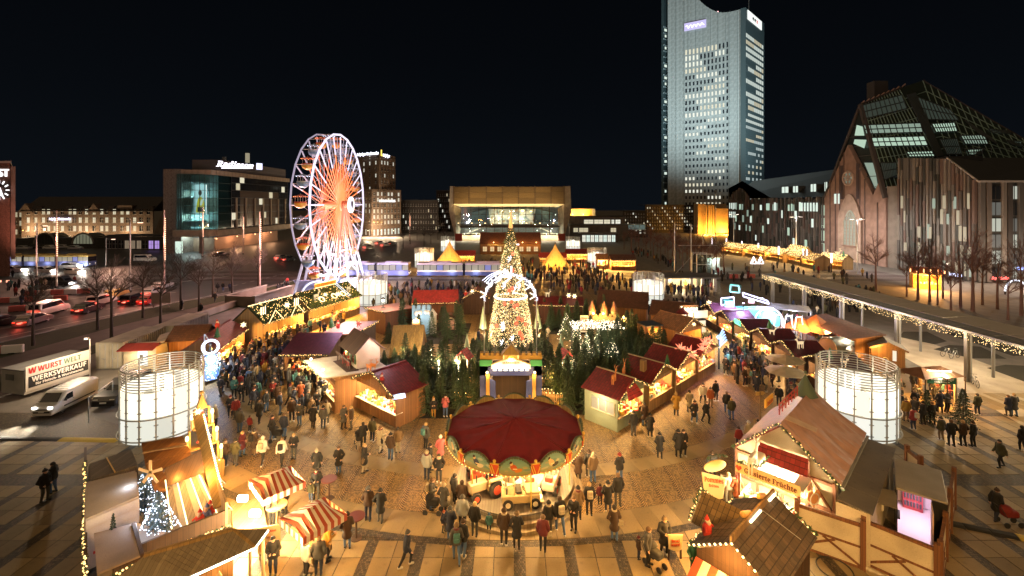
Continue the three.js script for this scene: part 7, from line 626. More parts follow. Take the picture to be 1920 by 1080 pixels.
// ---------- fairy tale square
{const o=stall([-17.0,0,-39.6],[-13.9,0,-35.8],4.2,'bar with a white lit awning and a small chalet with balcony on top',{kind:'flat',roof:M([.66,.58,.42],{map:tGrime}),wall:mt.wood,h:2.6,rise:.5,i:50,light:[1,.72,.36],ov:1.1,name:'chalet_bar',cat:'bar'});P(o,'chalet_wall',JU(bx(3.0,1.5,2.0,.4,2.9,-2.9)),mt.cream);P(o,'chalet_gable',J(...[-1.12,1.92].map(x=>mesh3([[x,4.4,-1.9],[x,4.4,-3.9],[x,5.4,-2.9]],[[0,1,2]]))),mt.cream);for(const s of[-1,1])P(o,'chalet_roof',sheet([[-1.4,5.5,-2.9],[2.2,5.5,-2.9],[2.2,4.2,-2.9 + s*1.4],[-1.4,4.2,-2.9 + s*1.4]],.08),mt.woodDark);for(let i=0;i<9;i++)P(o,'baluster',JU(bx(.12,.7,.05,-1 + i*.36,2.95,-1.3)),mt.woodDark);P(o,'balcony_rail',JU(bx(3.4,.1,.12,.4,3.65,-1.3),bx(3.4,.08,1,.4,2.86,-1.5)),mt.woodDark);for(const x of[-.4,1.2]){const w=P(o,'chalet_window',bx(.6,.7,.05,x,3.3,-1.88),M([.08,.05,.03],{rough:.2}));P(w,'shutter',JU(bx(.22,.75,.05,x - .45,3.28,-1.86),bx(.22,.75,.05,x + .45,3.28,-1.86)),mt.green);}figure(o,'santa',-.2,2.95,-1.6,1.1);figure(o,'santa',.7,2.95,-1.65,1);P(o,'awning_lamp',J(sp(.1,-1.6,3.4,.7),sp(.1,1.6,3.4,.7)),E([1,.85,.6],9));lamp(o.localToWorld(V3(-1.2,4.2,1.4)),22,[1,.82,.55],.2);lamp(o.localToWorld(V3(1.4,4.2,1.4)),22,[1,.82,.55],.2);}
{const o=T('thatched_hut','hut with a steep straw roof in the fir thicket','hut',[-11.2,0,-49.4],.06);for(let i=0;i<8;i++)P(o,'straw_bundle',boxUV(sheet([[-1.65 + i*.41,3.4,0],[-1.24 + i*.41,3.4,0],[-1.24 + i*.41,.7 + rnd(.15),2.5],[-1.65 + i*.41,.7 + rnd(.15),2.5]],.18 +(i % 3)*.03)),mt.straw);P(o,'rear_roof',sheet([[-1.65,3.4,0],[1.65,3.4,0],[1.65,.8,-2.4],[-1.65,.8,-2.4]],.15),mt.straw);P(o,'gable',J(...[-1.5,1.5].map(x=>mesh3([[x,0,2.2],[x,0,-2.2],[x,.9,-2.2],[x,3.2,0],[x,.9,2.2]],[[0,1,2,3,4]]))),mt.woodDark);for(const[x,z,i]of[[-8.2,-46.2,20],[-6.9,-42.8,14],[-5,-42.5,12]]){if(x<-8)lamp([x - 2.6,2.2,z + 1.2],26,[1,.66,.3],.12);one('ground_lamp',J(cy(.03,.03,1.6,0,0,0),sp(.12,0,1.7,0)).translate(x,0,z),E([1,.86,.6],9),'bright white lamp on a short pole ' +(x<-8?'right of the straw hut':x<-6?'below the straw hut':'beside the left red roofed booth'),'lamp');lamp([x,1.9,z + .2],i*2,[1,.70,.36],.12);}}
{const o=T('blue_castle','small light blue toy castle tower with white clouds','play castle',[-11.6,0,-58.6],.1),b=M([.18,.34,.5],{map:tGrime});P(o,'tower',JU(bx(2.3,3.2,2,0,0,0)),b);for(let i=0;i<4;i++)P(o,'merlon',JU(bx(.4,.5,.3,-.95 + i*.63,3.2,.85)),b);P(o,'cloud',J(sp(.35,-.5,2.7,1.05),sp(.3,-.15,2.8,1.05),sp(.28,.6,2.85,1.05),sp(.25,.9,2.8,1.0)),mt.white);P(o,'side_turret',J(cy(.5,.5,2.4,1.4,0,.6),new THREE.ConeGeometry(.6,.8,10).translate(1.4,2.8,.6)),mt.white);P(o,'door',J(bx(.7,1.2,.06,-.1,0,1.02)),mt.blue);lamp([-11.4,2.4,-56],16,[1,.85,.7],.2);}
for(const[x,z,h,l]of[[-10.7,-50.8,3.3,'giant pale candle with lit flames beside the blue castle'],[12.9,-52.6,3.1,'giant pale candle with a flame beside the castle stage']]){const o=T('giant_candle',l,'candle',[x,0,z]);P(o,'wax',cy(.42,.42,h,0,0,0,16),M([.66,.5,.3]));P(o,'flame',J(sp(.12,0,h + .25,0,8,2),sp(.09,-.25,h + .18,0,8,2),sp(.09,.25,h + .18,0,8,2)),E([1,.68,.25],6));lamp([x,h + .5,z + .3],14,WARM,.12);}
for(const[x,z,l]of[[-3.75,-59,'pointed pale green cone tree left of the great tree'],[3.35,-59,'pointed pale green cone tree right of the great tree'],[-4.6,-46.5,'dim green cone tree behind the left red booth'],[5.0,-46.5,'dim green cone tree behind the right red booth']]){const o=T('cone_tree',l,'cone tree',[x,0,z]);P(o,'cone',J(new THREE.ConeGeometry(.6,2.9,7).translate(0,1.9,0)),M([.22,.30,.20],{rough:.5}));P(o,'stem',cy(.08,.08,.5,0,0,0),bark);if(z<-55)lamp([x,.5,z + 1.2],7,[1,.8,.5],.1);}
for(const[x,l]of[[-4.45,'small red pointed booth roof left of the castle gate'],[4.95,'small red pointed booth roof right of the castle gate']]){const o=T('red_booth',l,'booth',[x,0,-42.2],x*.08);for(const s of[-1,1])P(o,'roof',sheet([[0,3.1,.6],[s*.75,2.3,.6],[s*.75,2.3,-.6],[0,3.1,-.6]],.05),M([.45,.035,.025],{map:tRoof}));P(o,'post',J(...[[-1,-1],[1,-1],[-1,1],[1,1]].map(([a,b])=>bx(.08,2.3,.08,a*.55,0,b*.45))),mt.cream);P(o,'panel',JU(bx(1.0,1.4,.05,0,.2,-.4)),mt.woodDark);P(o,'lamp',sp(.09,-x / Math.abs(x)*-.6,2.1,.5),E([1,.85,.6],9));lamp([x,2.0,-41.2],9,[1,.75,.45],.12);}
{const o=T('castle_stage','cream stage castle with two pointed towers and a barred board','stage',[11.3,0,-56.6],-.1),c=M([.58,.46,.28],{map:tGrime});P(o,'wall',JU(bx(3.4,2.6,.6,0,0,0)),c);for(const x of[-1.3,.2,1.4]){P(o,'tower',J(cy(.42,.42,3.2,x,0,-.2,10)),c);P(o,'tower_roof',J(new THREE.ConeGeometry(.5,1.3,10).translate(x,3.85,-.2)),M([.2,.09,.05]));}for(let i=0;i<6;i++)P(o,'merlon',JU(bx(.3,.3,.3,-1.5 + i*.6,2.6,.2)),c);for(const x of[-.75,.95]){const w=P(o,'arched_window',J(ext([[-.22,0],[.22,0],[.22,.8],[0,1.15],[-.22,.8]],.06).translate(x,.9,.32)),M([.08,.05,.04]));P(w,'lattice',JU(bx(.03,1,.08,x,.9,.33),bx(.4,.03,.08,x,1.3,.33)),mt.white);}P(o,'door',bx(.6,1.9,.06,.15,0,.32),mt.black);const b=P(o,'white_board',rb(1.0,2.1,.1,-2.3,.6,.3,.03),M([.75,.7,.6]));P(b,'slot',J(...[0,1,2,3,4,5].map(i=>bx(.75,.16,.03,-2.3,.8 + i*.3,.37))),M([.4,.3,.2]));P(o,'lamp',J(sp(.12,-1.2,3,.5),sp(.12,0,3,.5)),E([1,.75,.4],9));lamp([10.2,3.4,-55.6],16,WARM,.15);lamp([11.4,3.4,-55.4],16,WARM,.15);for(const[x,z,s]of[[7.3,-51.5,1.1],[8.2,-50.2,.9],[9.0,-47.8,1.15],[7.6,-46.4,1],[10.4,-47.2,1],[6.6,-55,1.2]]){const f=firTree([x,0,z],2,s,{'7.3':'frosted pale fir with white lights before the castle stage','8.2':'smaller frosted fir just before the stage board','9':'frosted fir with net of white lights in the right thicket','7.6':'frosted fir nearest the curved picket fence','10.4':'frosted fir at the right of the frosted group','6.6':'frosted fir tallest of the group, right of the great tree'}[x],null,needlePale);const p=[];for(let i=0;i<70;i++){const t=rnd(),a=rnd(6.28),r=1.05*(1 - t);p.push(V3(Math.cos(a)*r,.3 + 2.4*t,Math.sin(a)*r));}bulbs(f,'bulb',p,E([1,.85,.6],4),1.1);}for(const[x,z]of[[8.1,-45],[6.2,-49],[9.6,-49.6]])lamp([x,3.2,z],24,[1,.82,.55],.2);const nt=T('light_net','flat net of white lights strung over the frosted firs','light net',[9.2,0,-50.6]);P(nt,'wire',J(...[0,1,2,3,4].map(i=>bm([-2.6,3.1,-1.6 + i*.8],[2.8,3.2,-1.6 + i*.8],.012,4)),cy(.04,.04,3.1,-2.6,0,0),cy(.04,.04,3.2,2.8,0,0)),mt.dark);const q=[];for(let i=0;i<380;i++)q.push(V3(rnd(-2.7,2.9),3.1 + rnd(-.12,.12),rnd(-1.8,1.8)));bulbs(nt,'bulb',q,E([1,.88,.66],4.5),1.35);}
{const o=T('arched_hut','small dark play hut with a white arched door frame','hut',[-8.2,0,-60],.2);P(o,'body',J(new THREE.CylinderGeometry(1.1,1.1,1.6,16,1,false,-PI / 2,PI).rotateX(-PI / 2).translate(0,.9,-.4),bx(2.2,.9,1.6,0,0,-.4)),mt.woodDark);P(o,'door_frame',J(new THREE.TorusGeometry(.7,.09,6,16,PI).translate(0,.9,.45),bx(.16,.9,.14,-.7,0,.45),bx(.16,.9,.14,.7,0,.45)),mt.cream);P(o,'lit_inside',bx(1.1,1.2,.04,0,.1,.42),E([1,.4,.2],.5));const t=T('truss_tower','slim steel lattice tower with a red star behind the chalet','tower',G(672,674));P(t,'truss',J(...[[-1,-1],[1,-1],[1,1],[-1,1]].map(([a,b])=>bm([a*.16,0,b*.16],[a*.16,3.4,b*.16],.03,5)),...[...Array(9).keys()].map(i=>bm([i % 2?.16:-.16,i*.38,.16],[i % 2?-.16:.16,i*.38 + .38,.16],.02,4))),mt.galv);const s=P(t,'star',starG,M([.5,.12,.12]));s.position.set(0,3.8,0);s.scale.setScalar(.8);}
// ---------- striped parasols, boards and signs in front
for(const[pts,apex,l]of[[[[465,900],[545,873],[573,903],[493,938]],[519,886],'red and white striped market parasol, the farther one'],[[[523,972],[608,931],[651,963],[568,1010]],[588,951],'red and white striped market parasol, the nearer one']]){const h=2.25,c=pts.map(q=>G(q[0],q[1],h)),m=G(apex[0],apex[1],2.75),b=m.clone().setY(0),o=T('striped_parasol',l,'parasol',b);const A1=c.map(q=>q.sub(b)),ap=m.clone().sub(b),ms=[M([.42,.07,.03],{map:tCloth}),M([.74,.68,.56],{map:tCloth})];const N=13,ridge=(s)=>{const a=A1[0].clone().lerp(A1[1],s),e=A1[3].clone().lerp(A1[2],s),k=Math.max(0,1 - Math.abs(s - .5)*2);return[a,a.clone().lerp(e,.5).lerp(ap,.2).setY(h +(ap.y - h)*Math.min(1,k*1.6)),e];};
  for(let i=0;i<N;i++){const p=ridge(i / N),q=ridge((i + 1)/ N),dn=V3(0,-.3,0);P(o,'stripe',J(mesh3([...p,...q],[[0,1,4,3],[1,2,5,4]]),mesh3([p[2],q[2],q[2].clone().add(dn),p[2].clone().add(dn)],[[3,2,1,0]]),mesh3([p[0],q[0],q[0].clone().add(dn),p[0].clone().add(dn)],[[0,1,2,3]])),ms[i % 2]);}for(const e of[[0,3],[1,2]])for(let i=0;i<10;i++){const p=A1[e[0]].clone().lerp(A1[e[1]],i / 10),q=A1[e[0]].clone().lerp(A1[e[1]],(i + 1)/ 10);P(o,'valance',mesh3([p,q,q.clone().setY(h - .3),p.clone().setY(h - .3)],[[0,1,2,3]]),ms[i % 2]);}P(o,'pole',cy(.04,.04,2.7,0,0,0),mt.woodDark);P(o,'table',J(cy(.5,.5,.06,0,1.05,0,16),cy(.05,.05,1.05,0,0,0),cy(.3,.3,.04,0,.0,0,12)),mt.woodPale);lamp(b.clone().add(V3(0,2.0,.3)),14,WARM,.2);}
for(const[px,py,l]of[[617,935,'red topped round standing table beside the farther striped parasol'],[668,1010,'dark red standing table beside the nearer striped parasol'],[1318,600,'standing table among the crowd of the right lane']]){const o=T('standing_table',l,'table',G(px,py));P(o,'top',cy(.42,.42,.05,0,1.08,0,18),M([.13,.03,.025],{rough:.5}));P(o,'column',J(cy(.05,.05,1.08,0,0,0),cy(.3,.26,.04,0,0,0,14)),mt.woodDark);}
const board=(p,ry,w,h,y,label,lines,mm=M([.68,.55,.34],{map:tGrime}),shape)=>{const o=T('menu_board',label,'board',p,ry);const s=P(o,'panel',shape?ext(shape,.05,.01).translate(0,y,0):rb(w,h,.05,0,y,0,.02),mm);lines.forEach(([t,f,tw,th,m],i)=>P(s,i?'small_lettering':'lettering',fitText(t,tw,th,.02,fontS).translate(0,y + f,.04),m??M([.4,.05,.02])));P(o,'leg',JU(bx(.07,y + .1,.06,-w*.42,0,-.05),bx(.07,y + .1,.06,w*.42,0,-.05),sq([0,y + h*.7,-.06],[0,0,-.6],.05)),mt.woodDark);return o;};
{const o=board(G(505,1048),.28,.95,1.25,.3,'standing menu board with a small pig drawing beside the front hut',[['Spezialitäten',.98,.6,.09],['VOM GRILL',.22,.6,.1,mt.cream]]);P(o,'lower_field',bx(.75,.4,.03,0,.42,.03),M([.4,.15,.05]));P(o,'pig_drawing',J(sp(.12,0,1.02,.03,8,.6),sp(.06,.13,1.04,.03)).scale(1,1,.4).translate(0,0,.03),M([.25,.12,.08]));}
board(G(1338,952),-.25,1.2,1.35,.45,'shield shaped sign for fries with red lettering and a drawing',[['Pommes',.95,.95,.26],['frites',.7,.5,.14]],M([.66,.5,.28]),[[-.6,1.4],[.6,1.25],[.45,.15],[0,0],[-.45,.2]]);board(G(1366,940),-.2,.8,.9,.5,'smaller shield sign with red lettering behind the fries sign',[['Würste',.5,.5,.14]],undefined,[[-.4,.95],[.4,.85],[.3,.1],[0,0],[-.3,.1]]);board(G(1266,1050),.1,.7,.75,.4,'shield sign with red lettering left of the dark shingled hut',[['Brat',.46,.4,.13],['wurst',.28,.45,.13]],undefined,[[-.35,.8],[.35,.75],[.3,.1],[.1,0],[-.3,.15]]);
{const p=G(1425,795),o=T('direction_sign','yellow wooden direction arrow on a post with a square foot','sign',p,.2);P(o,'post',cy(.05,.05,2.2,0,.2,0),mt.woodPale);P(o,'foot',JU(bx(.6,.35,.6,0,0,0)),mt.woodPale);P(o,'arrow',ext([[-.35,-.13],[.25,-.13],[.45,0],[.25,.13],[-.35,.13]],.05).translate(0,2.3,0),M([.6,.4,.12]));}
// ---------- candied fruit house at lower right
{const c0=V3(16.26,0,-26.0),o=T('fruit_house','half timbered candied fruit stall with a pinkish tarpaulin roof','market stall',c0,.77),cr=mt.cream,bw=M([.26,.10,.04],{map:tWood});
  const rows=9,cols2=22,pts=[],f=[];for(let r=0;r<=rows;r++)for(let k=0;k<=cols2;k++){const s=r / rows,t=k / cols2;pts.push(V3(-2.75 + 6.9*t + .2*s*(t - .5),4.75 - 1.95*s - .10*Math.sin(PI*s)+ .045*Math.sin(t*46 + s*5 + Math.sin(t*9)*3)*(.3 + s)+ .03*Math.sin(t*83),-.15 + 2.75*s));}for(let r=0;r<rows;r++)for(let k=0;k<cols2;k++)f.push([r*23 + k,(r + 1)*23 + k,(r + 1)*23 + k + 1,r*23 + k + 1]);P(o,'tarpaulin',mesh3(pts,f),mt.tarp);
  P(o,'tarp_strap',JU(sheet([[-1.9,4.84,-.1],[-1.3,4.84,-.1],[-.1,4.1,1.05],[-.6,4.08,1.1]],.03)),M([.62,.48,.42],{map:tCloth}));P(o,'rear_roof',sheet([[-2.75,4.7,-.17],[4.1,4.7,-.17],[4.1,2.7,-2.5],[-2.75,2.7,-2.5]],.08),mt.red);P(o,'wall',JU(bx(6.6,2.6,.12,.7,0,2.35),bx(6.6,2.6,.12,.7,0,-2.3),bx(.12,2.6,4.5,4,0,0)),cr);
  const gx=-2.65;P(o,'gable_wall',JU(mesh3([[gx,0,2.4],[gx,0,-2.35],[gx,2.75,-2.35],[gx,4.6,-.15],[gx,2.75,2.4]],[[0,4,3,2,1],[1,2,3,4,0]])),cr);P(o,'timber',JU(...[-2.3,-1.2,0,1.2,2.3].map(z=>bx(.1,z*z>4?2.7:3.4,.14,gx - .06,0,z)),bx(.12,.14,4.7,gx - .06,2.5,.02),bx(.12,.14,4.7,gx - .06,1.2,.02),sq([gx - .06,1.25,0],[gx - .06,2.5,1.1],.1),sq([gx - .06,1.25,2.2],[gx - .06,2.5,1.3],.1)),bw);P(o,'pent_roof',sheet([[gx - .1,3.5,-1.2],[gx - .1,3.5,1.2],[gx - .7,2.85,1.3],[gx - .7,2.85,-1.3]],.06),M([.36,.03,.03],{map:tRoof,bump:.02}));garland(o,[[gx - .2,2.65,2.7],[gx - .15,4.85,-.15],[gx - .2,2.7,-2.5]],{r:1});P(o,'spire',J(new THREE.ConeGeometry(.7,1.3,8).translate(3.2,5.25,-.3),sp(.1,3.2,6.0,-.3)),M([.08,.12,.10]));P(o,'roof_fence',JU(...[0,1,2,3,4,5,6].map(i=>bx(.06,.6,.06,-1 + i*.6,4.6,-.6)),bx(3.8,.06,.05,.8,5.15,-.6),bx(3.8,.06,.05,.8,4.9,-.6)),M([.4,.06,.05]));
  // serving counter in front of the gable, bright inside
  P(o,'counter',JU(bx(1.6,1,.1,-3.5,0,1.2),bx(1.6,1,.1,-3.5,0,-1.6),bx(.1,1,2.7,-4.25,0,-.2)),cr);P(o,'counter_top',JU(bx(.6,.06,2.8,-4.1,1,-.2),bx(1.5,.06,.5,-3.4,1.02,1.0)),mt.white);P(o,'counter_roof',JU(bx(1.6,.08,.5,-3.5,2.5,1.1),bx(.5,.08,2.8,-4.1,2.5,-.2)),M([.72,.7,.64],{map:tGrime}));P(o,'post',JU(...[[-4.25,-1.6],[-4.25,1.15],[-2.8,1.15]].map(([x,z])=>bx(.1,2.5,.1,x,0,z))),bw);for(let i=0;i<3;i++)wares(o,2.4,1.07,0,7);o.children.slice(-21).forEach((w,i)=>{const x=w.position.x;w.position.x=-4.2 +(i / 7|0)*.2;w.position.z=x - .2;});
  const fs=P(o,'fascia_sign',rb(.08,.5,3.0,-4.36,2.3,-.25,.03),M([.62,.46,.24]));P(fs,'lettering',fitText('Glasierte Früchte',2.4,.25,.03,fontS).rotateY(-PI / 2).translate(-4.41,2.44,-.1),M([.10,.015,.01]));P(fs,'heart',J(ext([[0,-.14],[.15,.04],[.12,.14],[.04,.15],[0,.08],[-.04,.15],[-.12,.14],[-.15,.04]],.03).rotateY(-PI / 2).translate(-4.42,2.54,-1.58)),M([.35,.05,.03]));for(const[x,z]of[[-3.8,-.9],[-3.7,.5],[-3.0,0]]){P(o,'light_tube',bx(.9,.06,.06,x,2.35,z),E([1,.95,.85],9));lamp(o.localToWorld(V3(x,2.15,z)),42,[1,.76,.45],.2);}
  const hs=P(o,'heart_sign',ext([[0,-.4],[.42,.1],[.36,.36],[.14,.42],[0,.26],[-.14,.42],[-.36,.36],[-.42,.1]],.06,.02).rotateY(-.5).translate(-3.1,1.75,1.5),M([.35,.16,.06]));P(hs,'icing',new THREE.TorusGeometry(.28,.03,5,16).rotateY(-.5).translate(-3.14,1.8,1.57),mt.white);{const sl=P(o,'sleigh_figure',J(deerG.clone().scale(1.4,1.2,1.2).translate(-4.4,2.6,-.9),rb(.9,.45,.5,-3.4,2.7,-.9,.15)),M([.7,.66,.58]));P(sl,'garland',needleGar([[-5.2,3.3,-1.4],[-4.2,2.95,-.6],[-3.1,3.1,-.5]],.05),M([.04,.08,.03]));}{const ov=P(o,'oval_sign',J(cy(.55,.55,.06,0,0,0,24).rotateX(PI / 2).scale(1.25,.55,1).rotateY(-.5).translate(-5.0,2.5,-2.6)),M([.62,.46,.2]));P(ov,'lettering',fitText('Früchte',.9,.22,.02,fontS).rotateY(-.5).translate(-4.97,2.4,-2.54),M([.3,.1,.04]));garland(o,[[-5.7,3.0,-2.8],[-5.0,3.1,-2.5],[-4.3,2.9,-2.2]],{lit:0});const yb=P(o,'roof_sign',rb(1.3,.5,.1,-.8,4.9,-1.2,.04),M([.66,.40,.07]));P(yb,'lettering',fitText('Früchte',1,.24,.02,fontS).translate(-.8,5.0,-1.13),M([.32,.1,.03]));}
  for(let i=0;i<5;i++)P(o,'annexe_roof',sheet([[-3.8 + i*1.6,2.6,2.62],[-2.23 + i*1.6,2.6,2.62],[-2.23 + i*1.6,2.5,3.95],[-3.8 + i*1.6,2.5,3.95]],.06),M([.19,.17,.145],{map:tConc,rough:.5}));P(o,'annexe_wall',JU(bx(7.8,2.4,.08,.2,0,3.8),bx(.08,2.4,1.2,-3.7,0,3.15)),cr);P(o,'gutter',JU(sq([-2.9,2.72,2.66],[4.2,2.72,2.66],.12,.1)),mt.grey);}
{const tp=[[1689,862],[1775,886],[1763,939],[1670,911]].map(q=>G(q[0],q[1],2.6)),b=tp[0].clone().add(tp[2]).multiplyScalar(.5).setY(0),f=fr(tp[3].clone(),tp[2].clone()),o=T('drinks_trailer','black box trailer with an open lit hatch and a drinks crate','trailer',b,f.ry),w=f.w,D=tp[3].distanceTo(tp[0]);P(o,'roof',JU(rb(w + .1,.12,D,0,2.5,0,.04)),M([.40,.36,.30],{map:tGrime,rough:.5}));P(o,'wall',JU(bx(w,2.2,.06,0,.3,-D / 2),bx(.06,2.2,D,-w / 2,.3,0),bx(.06,2.2,D,w / 2,.3,0),bx(w*.3,2.2,.06,w*.35,.3,D / 2)),mt.black);P(o,'floor',JU(bx(w,.08,D,0,.3,0)),M([.6,.5,.55]));P(o,'inner_wall',bx(w - .2,2,.05,0,.4,-D / 2 + .06),M([.66,.55,.62]));const c=P(o,'crate_rack',JU(bx(.8,1.3,.5,-.2,.4,-D / 2 + .4)),M([.5,.08,.10]));P(c,'bottle',J(...[...Array(18).keys()].map(i=>cy(.05,.05,.24,-.5 +(i % 6)*.12,.6 +(i / 6|0)*.4,-D / 2 + .72,6))),M([.08,.07,.09]));P(o,'hatch',sheet([[-w / 2,2.3,D / 2],[w*.2,2.3,D / 2],[w*.2,2.1,D / 2 + 1.2],[-w / 2,2.1,D / 2 + 1.2]],.05).translate(-w*.7,0,-.2),M([.22,.19,.15],{map:tGrime}));P(o,'door',bx(.05,2,1,w*.2,.4,D / 2 + .5),M([.5,.34,.26]));for(const s of[-1,1])P(o,'wheel',wheelG.clone().translate(s*(w / 2 - .05),.33,0),mt.tyre);P(o,'light_tube',bx(1.2,.05,.05,0,2.35,0),E([1,.8,.95],9));lamp(o.localToWorld(V3(0,2.15,.2)),10,[1,.74,.9],.2);}
{const line=(pa,pb,label,n,h=2)=>{const a=G(pa[0],pa[1],h).setY(0),b=G(pb[0],pb[1],h).setY(0),f=fr(a,b),o=T('timber_fence',label,'fence',f.c,f.ry),bw=M([.28,.11,.04],{map:tWood});for(let i=0;i<=n;i++)P(o,'post',JU(bx(.2,h + .25,.2,-f.w / 2 + f.w*i / n,0,.02)),bw);for(let i=0;i<n;i++){const c=-f.w / 2 + f.w*(i + .5)/ n,w=f.w / n - .2;P(o,'panel',JU(bx(w,h - .1,.06,c,.05,0)),mt.cream);P(o,'beam',JU(bx(w,.14,.12,c,h - .1,0),bx(w,.1,.1,c,.95,0),bx(w,.12,.12,c,0,0)),bw);P(o,'brace',JU(sq([c - w / 2,.15,.03],[c + w*.1,.95,.03],.09),sq([c + w / 2,.15,.03],[c - w*.1,.95,.03],.09)),bw);}};line([1494,945],[1618,985],'cream timber framed fence panel beside the shingled hut',1);line([1620,975],[1757,1030],'cream timber framed fence in front of the drinks trailer',1);line([1762,1024],[1788,884],'timber framed fence along the right side of the trailer',3);line([1725,862],[1700,842],'brown plank fence behind the drinks trailer',1);one('crate',J(bx(.5,.35,.4),bx(.54,.05,.44,0,.35,0)).translate(...G(1642,990).add(V3(0,1,0)).toArray()),M([.5,.46,.38]),'pale box on a shelf beside the drinks trailer','box');one('hose',new THREE.TorusGeometry(.7,.03,5,24).rotateX(PI / 2).translate(...G(1565,1068).add(V3(0,.05,0)).toArray()),mt.rubber,'black cable ring on the ground behind the timber fence','hose');}
{const o=T('fries_hut','dark shingled hut with strings of bulbs along its gables','market stall',[10.0,0,-18.7],.722),sh=mt.shingle,L=2.2;const row=(z0,y0,z1,y1,xa,xb,n)=>{for(let r=0;r<n;r++){const a=r / n,b=(r + 1.12)/ n,k=Math.round((xb - xa)/ .62);for(let i=0;i<k;i++){const u0=xa +(xb - xa)*i / k +(r % 2)*.02,u1=u0 +(xb - xa)/ k - .02;P(o,'shingle',sheet([[u0,y0 +(y1 - y0)*a + .0,z0 +(z1 - z0)*a],[u1,y0 +(y1 - y0)*a,z0 +(z1 - z0)*a],[u1,y0 +(y1 - y0)*b + .03 + rnd(.012),z0 +(z1 - z0)*b],[u0,y0 +(y1 - y0)*b + .03 + rnd(.012),z0 +(z1 - z0)*b]],.03),i*7 % 3?sh:M([.12,.085,.06],{map:tRoof,key:'sh2'}));}}};
  row(0,3.6,1.6,2.6,-L,L,7);row(0,3.6,-1.65,2.65,-L,L,5);P(o,'wall',JU(...[...Array(9).keys()].map(i=>bx(.48,2.55,.06,-2.0 + i*.5,0,1.3 +(i % 2)*.02)),bx(.08,2.6,2.7,L - .15,0,-.1),bx(.08,2.6,2.7,-L + .15,0,-.1)),mt.woodDark);P(o,'gable',J(...[-L + .12,L - .12].map(x=>mesh3([[x,2.6,1.35],[x,2.6,-1.4],[x,3.55,0]],[[0,1,2]]))),mt.woodDark);P(o,'cross_gable',mesh3([[-.4,2.65,-2.3],[1.2,2.65,-2.3],[.4,3.3,-2.3],[.4,3.3,-.4]],[[0,2,3],[1,3,2],[0,1,2],[2,1,0]]),M([.2,.13,.06],{map:tRoof}));P(o,'cross_roof',JU(sheet([[-.7,2.5,-2.4],[.4,3.4,-2.4],[.4,3.4,-.3],[-.7,2.6,-1.2]],.06),sheet([[1.5,2.5,-2.4],[.4,3.4,-2.4],[.4,3.4,-.3],[1.5,2.6,-1.2]],.06)),M([.2,.13,.06],{map:tRoof}));P(o,'light_board',JU(bx(2*L,.35,.08,0,3.55,-.05)),M([.34,.2,.08],{map:tWood}));bulbs(o,'bulb',along([[-.6,3.75,.05],[.5,3.75,.05]],.1,.0).concat(along([[1.4,3.75,.05],[2.1,3.75,.05]],.1,0)),E([1,.85,.5],6),1.8);bulbs(o,'bulb',along([[-L - .05,2.6,1.65],[-L - .05,3.65,0],[-L - .05,2.65,-1.7]],.24,0),E([1,.76,.36],4),1.7);garland(o,[[-L,2.6,-1.75],[L,2.6,-1.75]],{r:1.3});garland(o,[[L + .05,3.7,0],[L + .05,2.65,1.65]],{r:1.2});garland(o,[[-.7,2.6,-2.5],[.4,3.5,-2.5],[1.5,2.6,-2.5]],{r:1.3});for(const[x,y,z,s]of[[-.4,3.75,-.2,1],[1.2,3.8,-.2,.9]]){const q=P(o,'sausage_figure',J(new THREE.CapsuleGeometry(.12,.7,6,10).rotateZ(1.2).scale(s,s,s).translate(x,y + .1,z)),M([.55,.30,.08],{rough:.5}));}figure(o,'santa',-1.3,2.75,-1.4,1);P(o,'stay_wire',bm([.6,3.7,0],[1.2,2.85,1.3],.012,4),mt.steel);for(let i=0;i<9;i++)P(o,'awning_stripe',sheet([[-2.35,2.45,-1.35 + i*.3],[-2.35,2.45,-1.05 + i*.3],[-3.2,2.0,-1.05 + i*.3],[-3.2,2.0,-1.35 + i*.3]],.02),i % 2?M([.74,.68,.56],{map:tCloth}):M([.42,.07,.03],{map:tCloth}));P(o,'light_tube',bx(.04,.04,1.6,-2.2,2.2,0),E(WARM,4));lamp(o.localToWorld(V3(-3.0,2.9,0)),18,WARM,.2);lamp(o.localToWorld(V3(0,2.3,-2.6)),40,WARM,.2);lamp(o.localToWorld(V3(0,4.8,-.6)),8,WARM,.3);}
